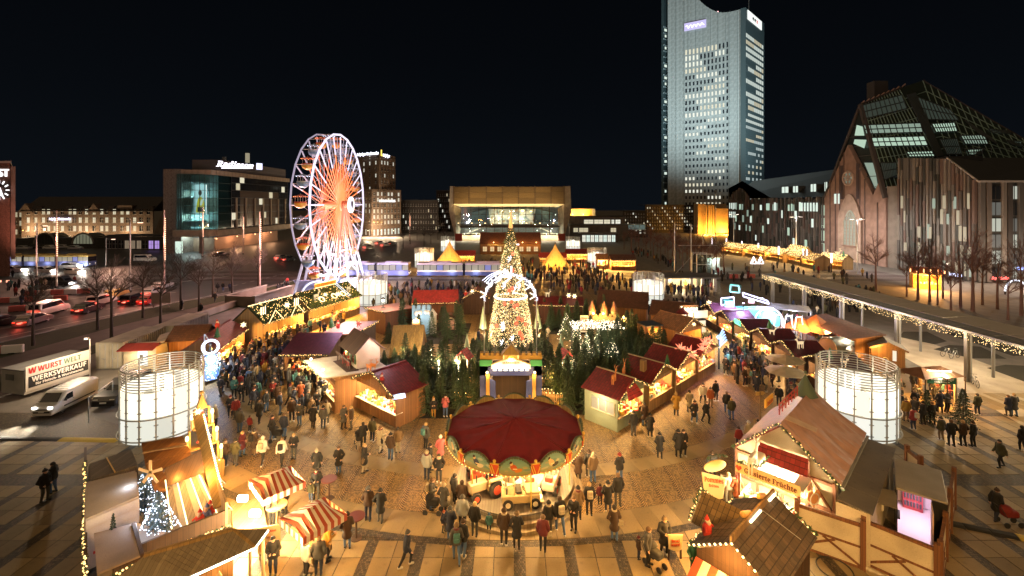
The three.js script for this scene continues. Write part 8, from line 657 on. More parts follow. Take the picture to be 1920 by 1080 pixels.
// ---------- walled show compound at lower left
{const o=T('front_hut','low hut with a hipped plank roof and a white light line under its eave','market stall',[-12,0,-18.6]);const r=[[200,1100],[270,1042],[437,992],[503,992],[478,1026],[352,1082]].map((q,i)=>G(q[0],q[1],[2.7,3.2,3.2,2.8,2.7,2.7][i]));const ridgeA=r[1],ridgeB=r[2],n=12;for(let i=0;i<n;i++){const a=ridgeA.clone().lerp(ridgeB,i / n),b=ridgeA.clone().lerp(ridgeB,(i + 1)/ n - .006),c=r[5].clone().lerp(r[4],(i + 1)/ n - .006).lerp(r[0],0),d=r[5].clone().lerp(r[4],i / n);for(let k=0;k<3;k++)W(o,'roof_board',sheet([a.clone().lerp(d,k / 3),b.clone().lerp(c,k / 3),b.clone().lerp(c,(k + .985)/ 3),a.clone().lerp(d,(k + .985)/ 3)],.05),[mt.woodGrey,M([.27,.22,.16],{map:tWood,key:'rb'})][(i + k)% 2]);}W(o,'hip_roof',sheet([r[2],r[3],r[4]],.05),mt.woodGrey);W(o,'hip_roof',sheet([r[0],r[1],r[5]],.05),mt.woodGrey);W(o,'hip_batten',JU(sq(r[2],r[4],.1),sq(r[1],r[2],.14)),M([.4,.26,.1],{map:tWood}));W(o,'light_line',J(sq(r[3].clone().setY(2.74),r[4].clone().setY(2.66),.05),sq(r[4].clone().setY(2.66),r[5].clone().setY(2.64),.05)),E([1,.9,.7],9));const f4=r[4].clone().lerp(r[5],.08).setY(0),f3=r[3].clone().lerp(r[4],.4).setY(0);W(o,'post',J(cy(.06,.06,2.65,f4.x,0,f4.z),cy(.06,.06,2.65,f3.x,0,f3.z)),mt.woodPale);const bk=r[1].clone().setY(0),dk=f4.clone().lerp(r[5].clone().setY(0),.5);W(o,'counter',JU(sq(f4.clone().setY(.5).add(V3(-.4,0,-.4)),r[5].clone().setY(.5),.5,1)),mt.wood);W(o,'back_wall',JU(sq(ridgeA.clone().setY(1.3),ridgeB.clone().setY(1.3),.1,2.6)),mt.wood);for(const t of[.1,.4,.75])lamp(r[4].clone().lerp(r[5],t).setY(2.4).add(V3(-.1,0,-.2)),3,[1,.66,.26],.2);lamp(r[3].clone().setY(2.3).add(V3(.7,0,.3)),20,[1,.6,.22],.2);W(o,'cut_out',J(ext([[-.3,0],[0,.5],[.3,0],[0,-.5]],.04).translate(f4.x - 1.1,1.5,f4.z + .2)),mt.woodPale);}
{const o=T('show_stall','walled show stall with lit slide boards, orange roofs and a bulb lined front','market stall',[-17,0,-23]),q=(px,py,h)=>G(px,py,h),orange=M([.40,.17,.045],{map:tWood,bump:.004});
  W(o,'orange_roof',sheet([q(265,831,2.9),q(342,817,2.9),q(357,846,2.6),q(272,868,2.6)],.08),orange);W(o,'orange_roof',sheet([q(272,870,2.55),q(357,848,2.55),q(366,900,2.0),q(292,925,2.0)],.08),orange);for(const t of[.2,.5])W(o,'roof_batten',JU(sq(q(268,850,2.78).add(V3(0,t*.1,0)),q(350,831 + t*9,2.82),.06)),mt.woodPale);{const a=q(305,885,2.9),b=q(374,851,3.2),c=q(383,886,2.6),d=q(314,912,2.5),m1=a.clone().lerp(d,.35).setY(3.2),m2=b.clone().lerp(c,.3).setY(3.5);W(o,'dark_roof',sheet([a,b,m2,m1],.06),mt.woodDark);W(o,'dark_roof',sheet([m1,m2,c,d],.06),mt.woodDark);}
  const s=[q(310,902,2.3),q(378,890,2.3),q(422,980,.5),q(322,994,.5)];for(let i=0;i<6;i++){const t0=i / 6,t1=(i + 1)/ 6 - .008;W(o,'slide_board',sheet([s[0].clone().lerp(s[1],t0),s[0].clone().lerp(s[1],t1),s[3].clone().lerp(s[2],t1),s[3].clone().lerp(s[2],t0)],.05),i % 2?M([.60,.55,.48],{map:tGrime}):M([.46,.40,.32],{map:tWood}));}for(const t of[0,.3,.66,.92])W(o,'light_line',J(sq(s[0].clone().lerp(s[1],t).add(V3(0,.06,0)),s[3].clone().lerp(s[2],t).add(V3(0,.06,0)),.045)),E([1,.78,.42],3.6));for(const t of[.2,.8])lamp(s[0].clone().lerp(s[1],t).lerp(s[3].clone().lerp(s[2],t),.5).add(V3(0,1.3,0)),14,WARM,.3);for(let i=0;i<9;i++)W(o,'striped_skirt',JU(sheet([s[3].clone().lerp(s[2],i / 9),s[3].clone().lerp(s[2],(i + 1)/ 9),s[3].clone().lerp(s[2],(i + 1)/ 9).setY(.05),s[3].clone().lerp(s[2],i / 9).setY(.05)],.03)),i % 2?mt.cream:M([.2,.09,.05]));
  const fa=q(371,778,4.2),fb=q(412,950,1.6);for(const k of[0,.35])bulbs(o,'bulb',along([fa.clone().sub(o.position).add(V3(k,0,0)),fb.clone().sub(o.position).add(V3(k*.9,0,0))],.17,0),E([1,.82,.46],6),1.9);W(o,'front_frame',JU(sq(fa,fb,.5,.12)),M([.5,.32,.12],{map:tWood}));for(const[px,py,h,i]of[[402,870,2.4,26],[418,950,1.8,30]])lamp(q(px,py,h).add(V3(.6,0,.2)),i,WARM,.3);for(let i=0;i<4;i++){const t=(i + .5)/ 4,p=fa.clone().lerp(fb,t);W(o,'front_strut',J(bm(p,p.clone().add(V3(1.1,-.5,.5)),.03)),mt.steel);}W(o,'front_wall',JU(sq(q(385,880,1.2),q(425,985,1.2),.1,2.2)),M([.5,.34,.16],{map:tWood}));figure(o,'litstar',fa.x - o.position.x,4.4,fa.z - o.position.z,.5);
  W(o,'pale_roof',sheet([q(176,1000,2.3),q(256,980,2.3),q(266,1040,2.3),q(182,1075,2.3)],.08),M([.42,.33,.28],{map:tGrime}));W(o,'pale_roof',sheet([q(257,980,1.6),q(330,1005,1.3),q(330,1022,1.2),q(268,1045,1.5)],.08),M([.46,.4,.36],{map:tGrime}));W(o,'roof_edge',JU(sq(q(250,982,2.36),q(267,1042,2.36),.12)),mt.woodDark);const bor=[q(158,868,2.2),q(160,935,2.2),q(156,1010,2.0),q(160,1085,1.9)].map(p=>p.sub(o.position));garland(o,bor,{r:1.5,step:.11});garland(o,[q(200,1085,1.9),q(300,1035,1.9),q(434,985,1.9)].map(p=>p.sub(o.position)),{r:1.5,step:.1});W(o,'border_wall',JU(sq(q(160,870,1.1),q(160,1085,1.0),.12,2),sq(q(210,1082,1),q(432,988,1),.12,1.8)),mt.woodDark);{const w=P(o,'windmill',J(...[0,1,2,3,4].map(i=>bx(.14,.6,.03,0,.1,0,0,0,i*1.256)),sp(.08)),M([.6,.42,.2]));w.position.copy(q(282,890,3.4).sub(o.position));}for(const[px,py,k]of[[375,985,0],[388,975,1],[394,968,2]]){const p=q(px,py,.7).sub(o.position);figure(o,'santa',p.x,p.y,p.z,1);if(k===1)o.children[o.children.length - 1].material=M([.1,.14,.4]);}
  for(const[px,py]of[[455,940],[478,968]]){W(o,'flood_lamp',rb(.5,.3,.2,...q(px,py,1.2).toArray(),.05),E([1,.92,.74],12));lamp(q(px,py,1.6).add(V3(.4,.2,.3)),75,[1,.76,.40],.25);}W(o,'platform',JU(sheet([q(432,940,.3),q(492,935,.3),q(500,985,.3),q(438,1000,.3)],.25)),mt.woodPale);
  const bf=(px,py,h,l)=>{const base=G(px,py),f=firTree(base.setY(.6),2,h,l,null,needleBlue),p=[];for(let i=0;i<300;i++){const t=1 - Math.sqrt(rnd()),a=rnd(6.28),r=1.02*(1 - t)+ .05;p.push(V3(Math.cos(a)*r,.25 + 2.55*t,Math.sin(a)*r));}bulbs(f,'bulb',p,E([.72,.82,1],4.5),.9);lamp(base.clone().add(V3(0,2.0,1)),3,[.7,.8,1],.3);};bf(272,985,.82,'blue white lit fir tree, the farther of two in the show compound');bf(297,1045,.88,'blue white lit fir tree, the nearer of two in the show compound');const gf=firTree(G(212,1090).setY(.8),2,.8,'slim dark fir with red bows at the corner of the pale roof');gf.scale.x=gf.scale.z=.35;}
{const rp=[[163,904],[254,882],[259,930],[160,973]].map(q=>G(q[0],q[1],2.6)),b=rp[0].clone().add(rp[2]).multiplyScalar(.5).setY(0),o=T('white_trailer','white trailer with dark lettering behind the lit blue firs','trailer',b);W(o,'roof',sheet(rp,.1),M([.50,.42,.33],{map:tGrime}));const lo=rp.map(p=>p.clone().setY(.3));for(let i=0;i<4;i++){const j=(i + 1)% 4;W(o,'wall',JU(sheet([lo[i],lo[j],rp[j].clone().setY(2.5),rp[i].clone().setY(2.5)],.05)),M([.66,.58,.52],{map:tGrime}));}const f=fr(rp[3].clone(),rp[2].clone()),s=P(o,'lettering',fitText('GROSSHANDEL',1.3,.15,.03).rotateY(f.ry),mt.black);s.position.copy(rp[3].clone().lerp(rp[2],.74).setY(1.2).sub(o.position)).add(V3(0,0,.08));P(o,'red_stripe',bx(.5,.12,.04,0,0,0,f.ry),M([.4,.03,.02])).position.copy(rp[3].clone().lerp(rp[2],.3).setY(.9).sub(o.position).add(V3(0,0,.08)));W(o,'trim',JU(sq(rp[3].clone().setY(2.1),rp[2].clone().setY(2.1),.1,.06),sq(rp[3].clone().setY(1.7),rp[2].clone().setY(1.7),.1,.04)),M([.4,.32,.26]));lamp(b.clone().add(V3(1,4.4,1.5)),2.5,[1,.72,.45],.3);const o2=T('plank_shed','grey brown flat plank shed behind the white trailer','shed',G(212,870,2.3).setY(0));const sp2=[[168,870],[245,842],[257,872],[172,900]].map(q=>G(q[0],q[1],2.3));W(o2,'roof',sheet(sp2,.1),mt.woodGrey);W(o2,'wall',JU(...[0,1,2,3].map(i=>sheet([sp2[i].clone().setY(.02),sp2[(i + 1)% 4].clone().setY(.02),sp2[(i + 1)% 4].clone().setY(2.2),sp2[i].clone().setY(2.2)],.05))),mt.woodGrey);W(o2,'strap',JU(sq(sp2[0].clone().lerp(sp2[1],.4),sp2[3].clone().lerp(sp2[2],.5),.05)),mt.gold);}
{const p=G(378,905),o=T('candle_arch','tall wooden candle arch with lit candles before the large drum','candle arch',p,.9),m=M([.55,.34,.12],{map:tWood});for(let i=0;i<3;i++){P(o,'tier',JU(bx(2.0 - i*.5,.1,.5,0,1 + i*1.15,0)),m);for(const s of[-1,1]){P(o,'side_post',JU(bx(.1,1.1,.12,s*(.85 - i*.24),1.05 + i*1.15,0)),m);const c=P(o,'candle',J(cy(.08,.08,.55,s*(1.0 - i*.24),1.1 + i*1.15,.1)),mt.cream);P(c,'flame',sp(.09,s*(1.0 - i*.24),1.78 + i*1.15,.1,8,1.8),E([1,.75,.35],7));}figure(o,'santa',0,1.1 + i*1.15,.1,1);}P(o,'top_piece',J(ext([[-.3,0],[.3,0],[0,.9]],.12,.02).translate(0,4.4,0),sp(.12,0,5.35,0)),m);P(o,'base',JU(bx(2.2,1,.7,0,0,0)),m);for(let i=0;i<3;i++)lamp(o.localToWorld(V3(.4,2 + i*1.1,.8)),12,WARM,.2);}
{const o=T('light_figure','blue white glowing figure in a round frame at the head of the left stalls','light figure',[-28.1,0,-42.4],.5);P(o,'round_frame',J(new THREE.TorusGeometry(.62,.12,6,24).translate(0,3.2,0)),E([.75,.84,1],2.2));P(o,'body',J(sp(.55,0,2.0,0,10,1.15),cy(.75,.5,1.2,0,.3,0,12)),M([.2,.34,.75]));P(o,'dark_figure',J(new THREE.ConeGeometry(.2,.6,8).translate(0,3.2,.08),sp(.13,0,3.5,.08)),mt.black);P(o,'spire',J(bm([-.5,.4,-.3],[-.5,4.4,-.3],.06),bm([-.2,3.9,-.3],[-.5,4.4,-.3],.04)),M([.4,.45,.6]));const p=[];for(let i=0;i<220;i++){const a=rnd(6.28),y=rnd(.3,2.6);p.push(V3(Math.cos(a)*.75,y,Math.sin(a)*.75));}bulbs(o,'bulb',p,E([.7,.82,1],4),1.2);lamp(o.position.clone().add(V3(.8,2.4,.9)),34,[.66,.78,1],.4);}
stall(G(316,682),G(382,678),3,'brown kiosk with orange plank front behind the large left drum',{closed:1,roof:M([.12,.05,.03],{map:tRoof}),wall:M([.42,.18,.05],{map:tWood}),h:2.4,rise:1.1,gar:0,name:'kiosk',cat:'kiosk'});lamp(G(352,690).setY(2.6).add(V3(0,0,1)),34,WARM,.2);
{const o=T('service_booth','small white booth with a red awning behind the large left drum','booth',G(262,693),.1);P(o,'wall',JU(bx(3,2.2,2,0,0,-1)),mt.cream);P(o,'awning',sheet([[-1.7,2.5,-.6],[1.6,2.5,-.6],[1.6,2.1,.7],[-1.7,2.1,.7]],.06),M([.32,.03,.02],{map:tCloth}));const s=P(o,'lit_poster',bx(.9,1.5,.06,.3,.4,.04),E([1,1,.95],1.1));P(s,'dark_print',J(bx(.3,.5,.02,.2,1.0,.08),bx(.5,.08,.02,.3,.7,.08)),mt.dark);lamp(o.position.clone().add(V3(.3,1.4,1)),8,WHITE,.2);one('sheeting',sheet([G(300,628,2.8),G(318,622,2.8),G(308,640,2.6),G(292,642,2.6)],.05),M([.5,.4,.34],{map:tCloth}),'crumpled pale sheeting on top of the brown kiosk back','sheet');}
for(let i=0;i<3;i++){const o=T('light_swing',['white glowing swing frame, leftmost behind the plum stalls','white glowing swing frame, middle one behind the plum stalls','white glowing swing frame, rightmost behind the plum stalls'][i],'light figure',[31 + i*.9,0,-53 + i*.5],.2);P(o,'frame',J(bm([-.6,2.2,0],[-.35,3.6,0],.06),bm([.6,2.2,0],[.35,3.6,0],.06),bm([-.35,3.6,0],[.35,3.6,0],.06)),E([1,.95,.9],2));P(o,'stand',cy(.06,.06,2.2,0,0,0),mt.woodPale);P(o,'cross_piece',bx(1.3,.08,.08,0,2.15,0),mt.woodPale);}
for(const[x,tx,i,l]of[[-9,-7,1150,'floodlight on the terrace edge, left of the viewpoint'],[9,8,1250,'floodlight on the terrace edge, right of the viewpoint'],[16.5,17,520,'floodlight at the far right end of the terrace edge']]){const o=T('terrace_floodlight',l,'floodlight',[x,0,-5.2]);P(o,'mast',cy(.12,.1,10.2,0,0,0,8),mt.steel);P(o,'housing',rb(.7,.5,.35,0,10.2,0,.05),mt.dark);P(o,'lens',rb(.6,.4,.04,0,10.25,-.2,.02),E(WARM,4));spot([x,10.45,-5.6],[tx,1.5,tx>16?-22:-32],i*.95,.86,[1,.53,.16],.3);}
// ---------- people: one meshed body per pose, clothes meshed round it
const mcube=new MarchingCubes(48,undefined,false,false,40000),NG=48;
function blob(caps,box,k=.035){// caps: [p, q, r0, r1]; box: [cx, cy, cz, hx, hy, hz]
  const f=mcube.field,[bx0,by0,bz0,hx,hy,hz]=box,c=caps.map(([p,q,r0,r1])=>{const d=[q[0]- p[0],q[1]- p[1],q[2]- p[2]];return[p,d,d[0]*d[0]+ d[1]*d[1]+ d[2]*d[2]||1e-9,r0,(r1??r0)- r0];});
  for(let z=0;z<NG;z++)for(let y=0;y<NG;y++)for(let x=0;x<NG;x++){const px=bx0 +(x /(NG / 2)- 1)*hx,py=by0 +(y /(NG / 2)- 1)*hy,pz=bz0 +(z /(NG / 2)- 1)*hz;let d=9;for(const[p,v,l,r0,dr]of c){const ax=px - p[0],ay=py - p[1],az=pz - p[2];let t=(ax*v[0]+ ay*v[1]+ az*v[2])/ l;t=t<0?0:t>1?1:t;const ex=ax - v[0]*t,ey=ay - v[1]*t,ez=az - v[2]*t,q=Math.sqrt(ex*ex + ey*ey + ez*ez)- r0 - dr*t,h=Math.max(k - Math.abs(d - q),0)/ k;d=Math.min(d,q)- h*h*k*.25;}f[x + y*NG + z*NG*NG]=-d;}
  mcube.isolation=0;mcube.update();const g=new THREE.BufferGeometry(),n=mcube.count;g.setAttribute('position',new THREE.BufferAttribute(mcube.positionArray.slice(0,n*3),3));g.scale(hx,hy,hz);g.translate(bx0,by0,bz0);const m=mergeVertices(g,1e-4);m.computeVertexNormals();return fin(m);
}
function headG(){const g=new THREE.SphereGeometry(.105,18,14).scale(.88,1.12,1),p=g.attributes.position;for(let i=0;i<p.count;i++){const x=p.getX(i),y=p.getY(i),z=p.getZ(i);let k=z;if(z>.05&&Math.abs(x)<.03&&y<.01&&y>-.045)k +=.022*(1 - Math.abs(x)/ .03);if(z>.04&&y>.0&&y<.03&&Math.abs(Math.abs(x)- .035)<.018)k -=.009;if(y<-.06)k +=.012;p.setZ(i,k);p.setX(i,x*(y<-.03?.86:1));}g.computeVertexNormals();return J(g,sp(.02,.094,-.005,0,6),sp(.02,-.094,-.005,0,6));}
function handG(w,dir){const g=[rb(.075,.09,.03,0,-.09,0,.012)];for(let i=0;i<4;i++){const x=-.028 + i*.019,L=[.06,.07,.065,.05][i];g.push(bm([x,-.085,0],[x,-.085 - L*.55,.008],.009,5),bm([x,-.085 - L*.55,.008],[x,-.085 - L,.028],.008,5));}g.push(bm([.034,-.03,.005],[.06,-.07,.02],.011,5),bm([.06,-.07,.02],[.058,-.1,.03],.009,5));return J(g).applyQuaternion(new THREE.Quaternion().setFromUnitVectors(V3(0,-1,0),v3(dir).normalize())).translate(...w);}
const HEAD=headG();
function makePose({la,ra,step=.08,lean=0,long=0,turn=0}){// la, ra: elbow and wrist of the left and right arm
  const sh=1.40,hip=.92,L=[[.1,hip,0],[.11,.5,step + .03],[.11,.09,step - Math.abs(step)*.2]],R2=[[-.1,hip,0],[-.11,.5,-step + .06],[-.11,.09,-step*1.7]],sl=[.19,sh,lean],sr=[-.19,sh,lean],hd=V3(0,1.585,lean + .03),wr=(a)=>V3(...a[1]).sub(V3(...a[0]));
  const arms=(r)=>[[sl,la[0],r,r*.9],[la[0],la[1],r*.9,r*.72],[sr,ra[0],r,r*.9],[ra[0],ra[1],r*.9,r*.72]],legs=(r)=>[[L[0],L[1],r,r*.74],[L[1],L[2],r*.72,r*.5],[R2[0],R2[1],r,r*.74],[R2[1],R2[2],r*.72,r*.5]];
  const box=[0,.9,.05,.62,1.0,.62],body=blob([[[0,hip,0],[0,1.15,lean*.5],.13,.12],[[0,1.15,lean*.5],[0,1.36,lean],.13,.14],[[0,1.4,lean],[0,1.53,lean + .02],.055,.05],...arms(.048),...legs(.075)],box);
  const skin=J(body,HEAD.clone().rotateY(turn).translate(hd.x,hd.y,hd.z),handG(la[1],wr(la)),handG(ra[1],wr(ra)));
  const coat=blob([[[0,1.12,lean*.5],[0,1.33,lean],.17,.17],[[-.13,1.38,lean],[.13,1.38,lean],.095,.095],[[-.07,.98,0],[.07,.98,0],.155,.155],[[-.09,long?.62:.86,.0],[.09,long?.62:.86,.02],long?.16:.15,long?.16:.15],...(long?[[[0,.98,0],[0,.62,0],.17,.19]]:[]),[[0,1.44,lean],[0,1.47,lean + .01],.09,.085],...arms(.076)],box,.05);
  const trousers=blob([[[-.08,hip - .02,0],[.08,hip - .02,0],.12,.12],...legs(.098)],box),shoe=(a)=>rb(.1,.1,.27,a[0],0,a[2]+ .06,.045),hairG=new THREE.SphereGeometry(.118,14,9,0,2*PI,0,PI*.56).rotateX(-.38).scale(.93,1.1,1.02),at=(g)=>fin(g.rotateY(turn).translate(hd.x,hd.y + .015,hd.z - .008));
  return{skin,coat,trousers,shoes:J(shoe(L[2]),shoe(R2[2])),hair:at(hairG),beanie:at(J(new THREE.SphereGeometry(.124,12,7,0,2*PI,0,PI*.5).rotateX(-.2).scale(.95,1.12,1),new THREE.TorusGeometry(.115,.02,5,14).rotateX(PI / 2 - .2).translate(0,.012,.0),sp(.035,0,.15,-.03,6))),scarf:fin(new THREE.TorusGeometry(.1,.045,6,12).rotateX(PI / 2).translate(0,1.47,lean + .01)),pack:J(rb(.3,.4,.15,0,1.02,-.26 + lean*.7,.05),rb(.22,.18,.06,0,1.05,-.35 + lean*.7,.03)),bag:J(rb(.28,.26,.1,-.3,.72,.02,.03),bm([-.3,.95,.02],[-.12,1.42,lean],.014,4))};
}
const dn=(s,z=.02)=>[[s*.27,1.13,-.03],[s*.27,.88,z + .04]],up=(s)=>[[s*.26,1.18,.12],[s*.09,1.42,.3]],fwd=(s)=>[[s*.27,1.14,.02],[s*.12,1.12,.27]],pk=(s)=>[[s*.31,1.13,-.06],[s*.21,.95,.1]];
const POSES={stand:makePose({la:dn(1),ra:dn(-1),step:.03}),hold:makePose({la:fwd(1),ra:fwd(-1),step:.04,turn:.2}),walk:makePose({la:dn(1,-.14),ra:dn(-1,.16),step:.2,lean:.04}),photo:makePose({la:up(1),ra:up(-1),step:.03}),pocket:makePose({la:pk(1),ra:pk(-1),step:.05,turn:-.35}),long:makePose({la:pk(1),ra:fwd(-1),step:.05,long:1,turn:.3}),longwalk:makePose({la:dn(1,-.08),ra:pk(-1),step:.14,long:1,lean:.03})};
const CL={black:[.014,.014,.016],navy:[.018,.026,.06],grey:[.07,.07,.07],brown:[.055,.03,.018],red:[.26,.025,.022],orange:[.36,.09,.025],cream:[.44,.38,.27],mustard:[.36,.20,.03],teal:[.06,.19,.20],pink:[.50,.13,.15],olive:[.07,.07,.035],blue:[.07,.14,.30],white:[.62,.60,.55],green:[.05,.20,.10],tan:[.18,.12,.065],wine:[.13,.018,.025],silver:[.3,.32,.31]};
const cm=(c)=>M(CL[c],{map:tCloth,key:'cloth',rough:.85}),skinM=M([.48,.29,.20],{rough:.55}),hairs=[M([.03,.018,.01]),M([.10,.055,.025]),M([.30,.20,.09]),M([.015,.012,.012])],jeans=['black','navy','grey','blue','black'];
let nP=0;
function person(p,face,pose,coat,head,label,{legs,extra,h=1,group,lite}={}){// face in degrees: 0 looks at the viewer
  const g=POSES[pose],i=nP++,o=new THREE.Mesh(g.skin,skinM);o.name=num('person');o.castShadow=o.receiveShadow=true;scene.add(o);o.position.copy(v3(p));o.rotation.y=face*PI / 180;o.scale.setScalar(h*(.96 +(i*7 % 9)*.011));tag(o,label,'person',group);
  P(o,'coat',g.coat,cm(coat));P(o,'trousers',g.trousers,cm(legs??jeans[i % 5]));P(o,'shoes',g.shoes,i % 4?mt.black:cm('white'));if(head.startsWith('hair'))P(o,'hair',g.hair,hairs[i % 4]);else P(o,'knitted_hat',g.beanie,cm(head));if(i % 3===1&&!lite)P(o,'scarf',g.scarf,cm(pick(['grey','cream','wine','black'])));if(extra==='pack')P(o,'backpack',g.pack,cm(pick(['black','teal','cream'])));else if(extra==='bag')P(o,'shoulder_bag',g.bag,cm(pick(['black','tan','cream'])));return o;
}
const poseW={stand:'standing',hold:'holding something',walk:'walking',photo:'taking a photo',pocket:'hands in pockets',long:'standing',longwalk:'walking'};
// px, py of the feet | facing | pose | coat | hat or hair | where | trousers | extra | size
const WHO=`762 1062 100 walk navy grey alone on the slabs left of the carousel
690 976 185 hold brown grey in a couple with a phone left of the carousel navy
713 979 175 long black black in a couple beside the phone holder grey
651 1027 200 long brown black at the dark table right of the nearer striped parasol
573 1081 150 stand white hair below the nearer striped parasol black bag
597 1080 190 stand grey cream close below the nearer striped parasol navy
614 1052 130 hold mustard black beside the pole of the nearer striped parasol black bag
593 935 20 hold black hair with a child above the nearer striped parasol
583 940 0 stand olive hair as a child beside the farther striped parasol . . .66
510 986 170 stand tan hair with a pale backpack at the bright lamp . pack
533 962 190 pocket black mustard under the farther striped parasol
512 1078 20 hold black hair bent at the counter of the front hut
594 893 10 longwalk black cream in the middle of the ring band
635 887 5 long black hair on the ring band left of the carousel
683 886 90 long black hair with a large pale bag on the ring band cream bag
403 803 160 stand cream white near the large left drum black pack
422 874 175 pocket brown brown left of a dark couple by the bulb lined front
441 873 180 pocket olive black right in a dark couple by the bulb lined front
454 855 80 long wine hair beside the bulb lined front
476 854 170 long brown hair with a pale bag on its back tan pack
492 870 180 walk white white in the middle of the left lane black pack
528 871 185 walk white tan right of the white coated walker black pack
551 860 10 hold black hair facing the viewer above the ring band grey
449 812 180 stand grey hair seen from behind in the left lane
468 810 170 stand red hair as a child with a red coat in the left lane . . .68
486 793 180 longwalk black hair alone in a gap of the left crowd
432 782 30 hold black red near the head of the left crowd
442 786 20 stand red hair near the head of the left crowd
510 826 90 pocket black hair behind a stroller at the end of the left crowd
532 821 170 stand navy hair beside the stroller of the left crowd blue
587 802 175 long black black before the chalet bar
606 803 185 stand grey black before the chalet bar
612 795 200 hold cream hair before the chalet bar
644 804 60 long grey hair talking left of the large red stall black
659 805 -60 stand brown hair talking left of the large red stall grey
681 838 200 hold black hair with a stroller before the large red stall
698 828 170 stand olive hair at the counter of the large red stall
713 848 120 long cream hair waiting at the large red stall white bag
732 862 170 stand brown black nearest the large red stall blue
746 849 200 stand tan hair right below the neon sign of the red stall cream
512 750 5 hold red hair in the middle of the left crowd
564 756 190 long orange hair at the right side of the left crowd
483 752 185 stand teal black in the left crowd . pack
497 752 10 stand mustard green as a small child in the left crowd . . .62
467 726 180 stand blue black in the left crowd
451 736 185 stand red grey in the left crowd
800 900 170 stand silver cream left of the carousel steps navy
826 867 200 long pink white left of the carousel rim
835 781 20 photo pink hair behind the carousel at left
813 784 10 hold black mustard behind the carousel at left mustard
798 842 150 stand grey hair beside the carousel panels at left black pack
806 885 100 pocket black hair left of the carousel steps
823 905 5 pocket black hair close to the carousel steps at left
810 955 90 hold grey hair with a stroller left of the carousel . pack
832 964 160 long grey cream left of the carousel steps black
852 949 130 stand grey hair close by the grey coats left of the carousel
866 962 170 stand brown hair before the left carousel steps
832 998 60 stand navy orange as a child beside a long navy coat . . .65
844 1013 175 long navy grey before the left carousel steps
867 995 180 stand silver grey in a pale vest before the carousel
868 1044 150 pocket black brown crossing before the carousel blue
856 1052 190 walk grey tan carrying a white bag before the carousel blue pack
890 1005 170 stand black hair before the carousel tractor
917 1000 180 stand teal blue as a turquoise child at the carousel steps navy . .62
945 1022 178 stand brown brown left in a tall couple before the carousel
969 1027 182 long black tan right in a tall couple before the carousel
1018 1033 170 stand wine tan with a red bag before the carousel black bag
1029 1001 185 stand black black with straps at the right carousel steps . bag
1050 998 195 walk black hair at the right carousel steps . pack
1076 995 -20 hold black hair facing the viewer right of the carousel
1084 973 180 stand tan black right of the carousel steps
1084 902 175 long brown cream right of the carousel rim black
1104 895 190 stand grey brown right of the carousel rim
1112 905 200 stand tan cream right of the carousel rim in pale hat
1105 966 180 stand black hair with a white backpack right of the carousel . pack
1125 946 180 stand wine brown as a child among adults right of the carousel . . .66
1140 960 175 long black black right of a child beside the carousel
1159 949 190 stand black hair at the far right of the carousel group
1162 905 200 hold black red with a red hat right of the carousel
1152 1013 175 long brown hair alone at the lower right of the carousel blue bag
925 743 10 stand tan hair between the castle gate and the carousel
942 743 0 pocket brown hair between the castle gate and the carousel
1188 817 190 stand black grey at the nearest sage walled stall
1209 799 200 long brown hair at the corner of the sage walled stall
1219 820 170 long black black below the sage walled stall
1237 859 175 long black black alone on the fan paving right of the sage stall
1268 779 170 long mustard hair in a long yellow coat before the red stalls
1293 773 185 long cream hair before the red stalls
1302 793 10 longwalk black brown in patterned trousers before the red stalls
1324 793 20 walk black hair before the red stalls
1332 764 5 stand orange grey in an orange coat before the red stalls tan
1318 758 -5 walk white grey before the red stalls black
1342 752 20 stand black hair above the yellow direction arrow lane
1363 775 160 walk black hair right of the red stalls
1372 787 180 stand olive hair right of the red stalls blue
1272 857 175 long black black left in a dark pair on the fan paving
1281 855 10 long black hair right in a dark pair on the fan paving
1336 900 170 stand grey brown alone left of the candied fruit counter black
1366 943 190 stand cream hair at the candied fruit counter cream
1383 948 160 long orange red at the candied fruit counter
1392 927 200 stand blue tan at the candied fruit counter
1385 839 180 stand red brown behind the oval fruit sign . . .8
1404 836 185 stand cream white behind the oval fruit sign
1422 832 200 stand navy hair behind the oval fruit sign grey
1245 1040 10 long black tan beside a stroller left of the dark shingled hut
1215 1060 60 stand grey hair beside a stroller left of the dark shingled hut
1197 1048 100 stand brown wine as a child left of the dark shingled hut . . .62
1303 1086 -30 hold green hair in a green coat at the striped awning
1713 806 185 stand red hair with a turquoise backpack before the winter lounge navy pack
1699 790 170 stand mustard tan before the winter lounge tan
1731 796 190 stand black black before the winter lounge
1748 796 175 pocket black tan before the winter lounge in dark trousers black
1765 826 185 stand olive grey in tan trousers at the lounge group tan
1784 836 170 pocket black hair in the dark group below the lounge firs black
1806 836 190 pocket brown hair in the dark group below the lounge firs
1825 837 200 stand black brown rightmost of the dark group below the firs
1833 778 180 stand olive hair right of the lounge gate
1891 780 178 long navy hair left in an embracing couple at the right
1902 780 175 long grey hair right in an embracing couple at the right
1876 876 -90 walk olive hair alone on the slabs at the right edge
1917 846 180 pocket black hair cut by the right picture edge
1868 975 100 longwalk black brown pushing a red stroller at lower right
84 940 90 pocket black black left in a dark couple on the left pavement
100 924 -80 hold black hair right in a dark couple on the left pavement
340 581 170 stand black black on the path below the bare trees
377 589 175 stand black hair before the low stone wall
403 566 190 walk grey hair on the path with a pale bag . bag
408 548 180 walk black hair leftmost of three at the street
418 546 175 stand black tan middle of three at the street
431 547 185 stand navy hair rightmost of three at the street
140 532 175 stand red black beside the black van at the barrier
24 520 180 pocket black hair at the foot of the red building`;
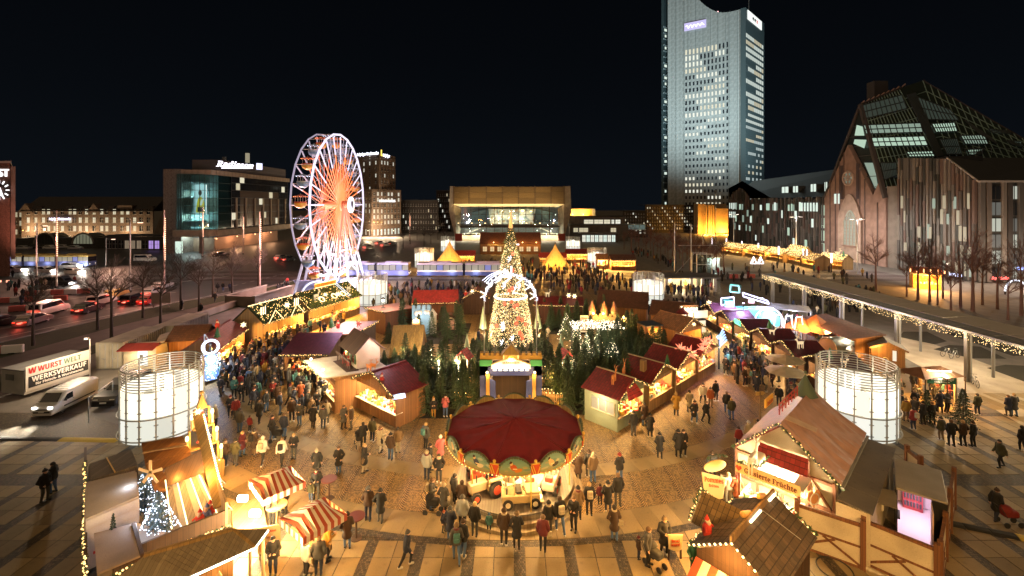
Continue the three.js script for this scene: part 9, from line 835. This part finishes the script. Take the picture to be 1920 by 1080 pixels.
WHO.split('\n').forEach((l)=>{const[px,py,face,pose,coat,head,...r]=l.trim().split(' ');let opt={};const last=r.slice();const isC=(x)=>x==='.'||CL[x];let h=1,extra,legs;if(/^\.?\d*\.\d+$/.test(last[last.length - 1]))h=+last.pop();if(['pack','bag','.'].includes(last[last.length - 1])){extra=last.pop();if(isC(last[last.length - 1]))legs=last.pop();}else if(isC(last[last.length - 1])&&last.length>4&&CL[last[last.length - 1]])legs=last.pop();const where=last.join(' ');person(G(+px,+py),+face,pose,coat,head,`person ${poseW[pose]}, ${coat} coat, ${head === 'hair' ? 'bare head' : head + ' hat'}, ${where}`.split(' ').slice(0,16).join(' '),{h,extra:extra==='.'?undefined:extra,legs:legs==='.'?undefined:legs});});
// the crowd, person by person, in the lanes where the photograph shows it
const inside=(x,y,p)=>{let r=false;for(let i=0,j=p.length - 1;i<p.length;j=i++)if((p[i][1]>y)!==(p[j][1]>y)&&x<(p[j][0]- p[i][0])*(y - p[i][1])/(p[j][1]- p[i][1])+ p[i][0])r=!r;return r;};
const taken=[];const coats='black black black black navy navy grey brown olive black brown wine black olive grey black navy brown tan red cream black teal grey black mustard black'.split(' ');
function crowd(poly,n,gap,put){const w=poly.map(q=>{const g=G(...q);return[g.x,g.z];}),xs=w.map(q=>q[0]),zs=w.map(q=>q[1]);let k=0;for(let i=0;i<n*60&&k<n;i++){const x=rnd(Math.min(...xs),Math.max(...xs)),z=rnd(Math.min(...zs),Math.max(...zs));if(!inside(x,z,w)||taken.some(q=>Math.hypot(q[0]- x,q[1]- z)<gap))continue;taken.push([x,z]);put(x,z);k++;}}
scene.children.forEach(o=>{if(/^person/.test(o.name))taken.push([o.position.x,o.position.z]);});
seed=4242;const known={};const folk=(place,group)=>(x,z)=>{const c=pick(coats),hat=rnd()<.45?'hair':pick(['black','grey','cream','brown','wine','tan']),pose=pick(['stand','hold','pocket','long','walk','stand','long']);const base=`${c} coated person, ${hat === 'hair' ? 'bareheaded' : hat + ' hat'}, ${poseW[pose]} ${place}`;person([x,0,z],pick([180,0,90,-90,150,30])+ rnd(-40,40),pose,c,hat,base,{group,lite:1,extra:rnd()<.15?'pack':undefined});};
crowd([[402,690],[520,640],[590,655],[600,720],[640,790],[560,800],[470,770],[410,745]],92,.62,folk('in the left lane crowd','crowd in the left lane'));
crowd([[470,660],[560,620],[640,600],[650,615],[570,648],[520,668]],24,.6,folk('before the half timbered left stall','crowd before the left stalls'));
crowd([[1335,690],[1400,650],[1440,700],[1500,735],[1490,780],[1400,735]],34,.7,folk('in the lane of the plum stalls','crowd in the right lane'));
crowd([[1684,745],[1740,722],[1800,730],[1790,780],[1690,800]],20,.6,folk('under the canvas roofs of the winter lounge','guests of the winter lounge'));
crowd([[850,660],[905,610],[1010,610],[1090,640],[1080,690],[1030,650],[900,665]],10,.8,folk('inside the fairy tale square','visitors of the fairy tale square'));
{// farther crowds, too many and too small to be told apart
  const g0=POSES.stand,paintG=(g,c)=>{const n=g.attributes.position.count,a=new Float32Array(n*3);for(let i=0;i<n;i++)a.set(c,i*3);g=g.clone();g.setAttribute('color',new THREE.BufferAttribute(a,3));return g;};const simple=[new THREE.CapsuleGeometry(.2,.6,4,8).translate(0,1.1,0),cy(.08,.1,.75,-.09,0,.06,6),cy(.08,.1,.75,.09,0,-.06,6),new THREE.CapsuleGeometry(.07,.5,3,6).rotateZ(.12).translate(-.25,1.1,.04),new THREE.CapsuleGeometry(.07,.5,3,6).rotateZ(-.12).translate(.25,1.1,.04),sp(.12,0,1.6,.02,8,1.1),new THREE.SphereGeometry(.13,8,5,0,2*PI,0,PI / 2).translate(0,1.63,0)].map((g,i)=>paintG(fin(g),[[1,1,1],[.25,.25,.3],[.25,.25,.3],[1,1,1],[1,1,1],[.42,.26,.18],[.3,.25,.22]][i])),G1=mergeGeometries(simple),m=new THREE.MeshStandardMaterial({roughness:.9,vertexColors:true});
  const pts=[];const put=(x,z)=>pts.push([x,z]);crowd([[690,548],[780,535],[900,540],[905,575],[800,590],[700,580]],120,.55,put);crowd([[970,505],[1130,495],[1140,520],[980,530]],110,.7,put);crowd([[820,500],[1000,492],[1000,505],[830,510]],60,.8,put);crowd([[1210,588],[1300,570],[1340,575],[1300,600],[1230,605]],50,.6,put);crowd([[1430,600],[1520,560],[1640,545],[1660,580],[1560,600],[1460,625]],70,.8,put);crowd([[1100,520],[1240,520],[1420,500],[1640,515],[1640,530],[1400,560],[1250,560],[1110,550]],90,1.4,put);crowd([[1015,525],[1240,525],[1180,560],[1040,552]],55,.9,put);crowd([[1195,470],[1345,525],[1335,530],[1185,478]],36,1.2,put);crowd([[10,540],[90,530],[110,560],[20,575]],18,1.2,put);crowd([[1250,548],[1330,548],[1330,556],[1250,556]],24,.6,put);crowd([[510,545],[540,535],[545,550],[520,558]],7,.7,put);crowd([[1280,660],[1330,640],[1345,690],[1300,720]],26,.7,put);crowd([[405,700],[520,640],[590,655],[610,720],[620,770],[500,760],[420,740]],60,.5,put);crowd([[1340,690],[1400,650],[1440,700],[1490,735],[1400,735]],26,.55,put);
  const im=new THREE.InstancedMesh(G1,m,pts.length),mm=new THREE.Matrix4(),c=new THREE.Color();pts.forEach(([x,z],i)=>{mm.makeRotationY(rnd(6.28)).scale(V3(1,rnd(.9,1.08),1)).setPosition(x,0,z);im.setMatrixAt(i,mm);c.setRGB(...CL[pick(coats)]);im.setColorAt(i,c);});im.name='crowd';tag(im,'far crowd of dark coated visitors between stalls, trams and tents','crowd');stuff(im);scene.add(im);
}
// strollers
for(const[px,py,r,c,l]of[[812,962,1.4,'black','black stroller left of the carousel'],[673,836,.4,'black','dark stroller before the large red stall'],[520,828,1.5,'black','dark stroller at the end of the left crowd'],[1228,1062,.6,'grey','grey stroller left of the dark shingled hut'],[1893,985,1.5,'red','red stroller at the lower right edge']]){const o=T('stroller',l,'stroller',G(px,py),r);P(o,'seat',J(rb(.42,.35,.7,0,.45,0,.12)),cm(c));P(o,'hood',new THREE.SphereGeometry(.27,12,8,0,2*PI,0,PI / 2).rotateX(-.5).translate(0,.78,-.15),cm(c));P(o,'handle',J(bm([-.22,.5,-.3],[-.22,1.02,-.6],.016,5),bm([.22,.5,-.3],[.22,1.02,-.6],.016,5),bm([-.22,1.02,-.6],[.22,1.02,-.6],.02,5)),mt.dark);for(const[x,z]of[[-.26,-.35],[.26,-.35],[-.2,.38],[.2,.38]])P(o,'wheel',new THREE.CylinderGeometry(.14,.14,.05,12).rotateZ(PI / 2).translate(x,.14,z),mt.tyre);}
renderer.render(scene,camera);
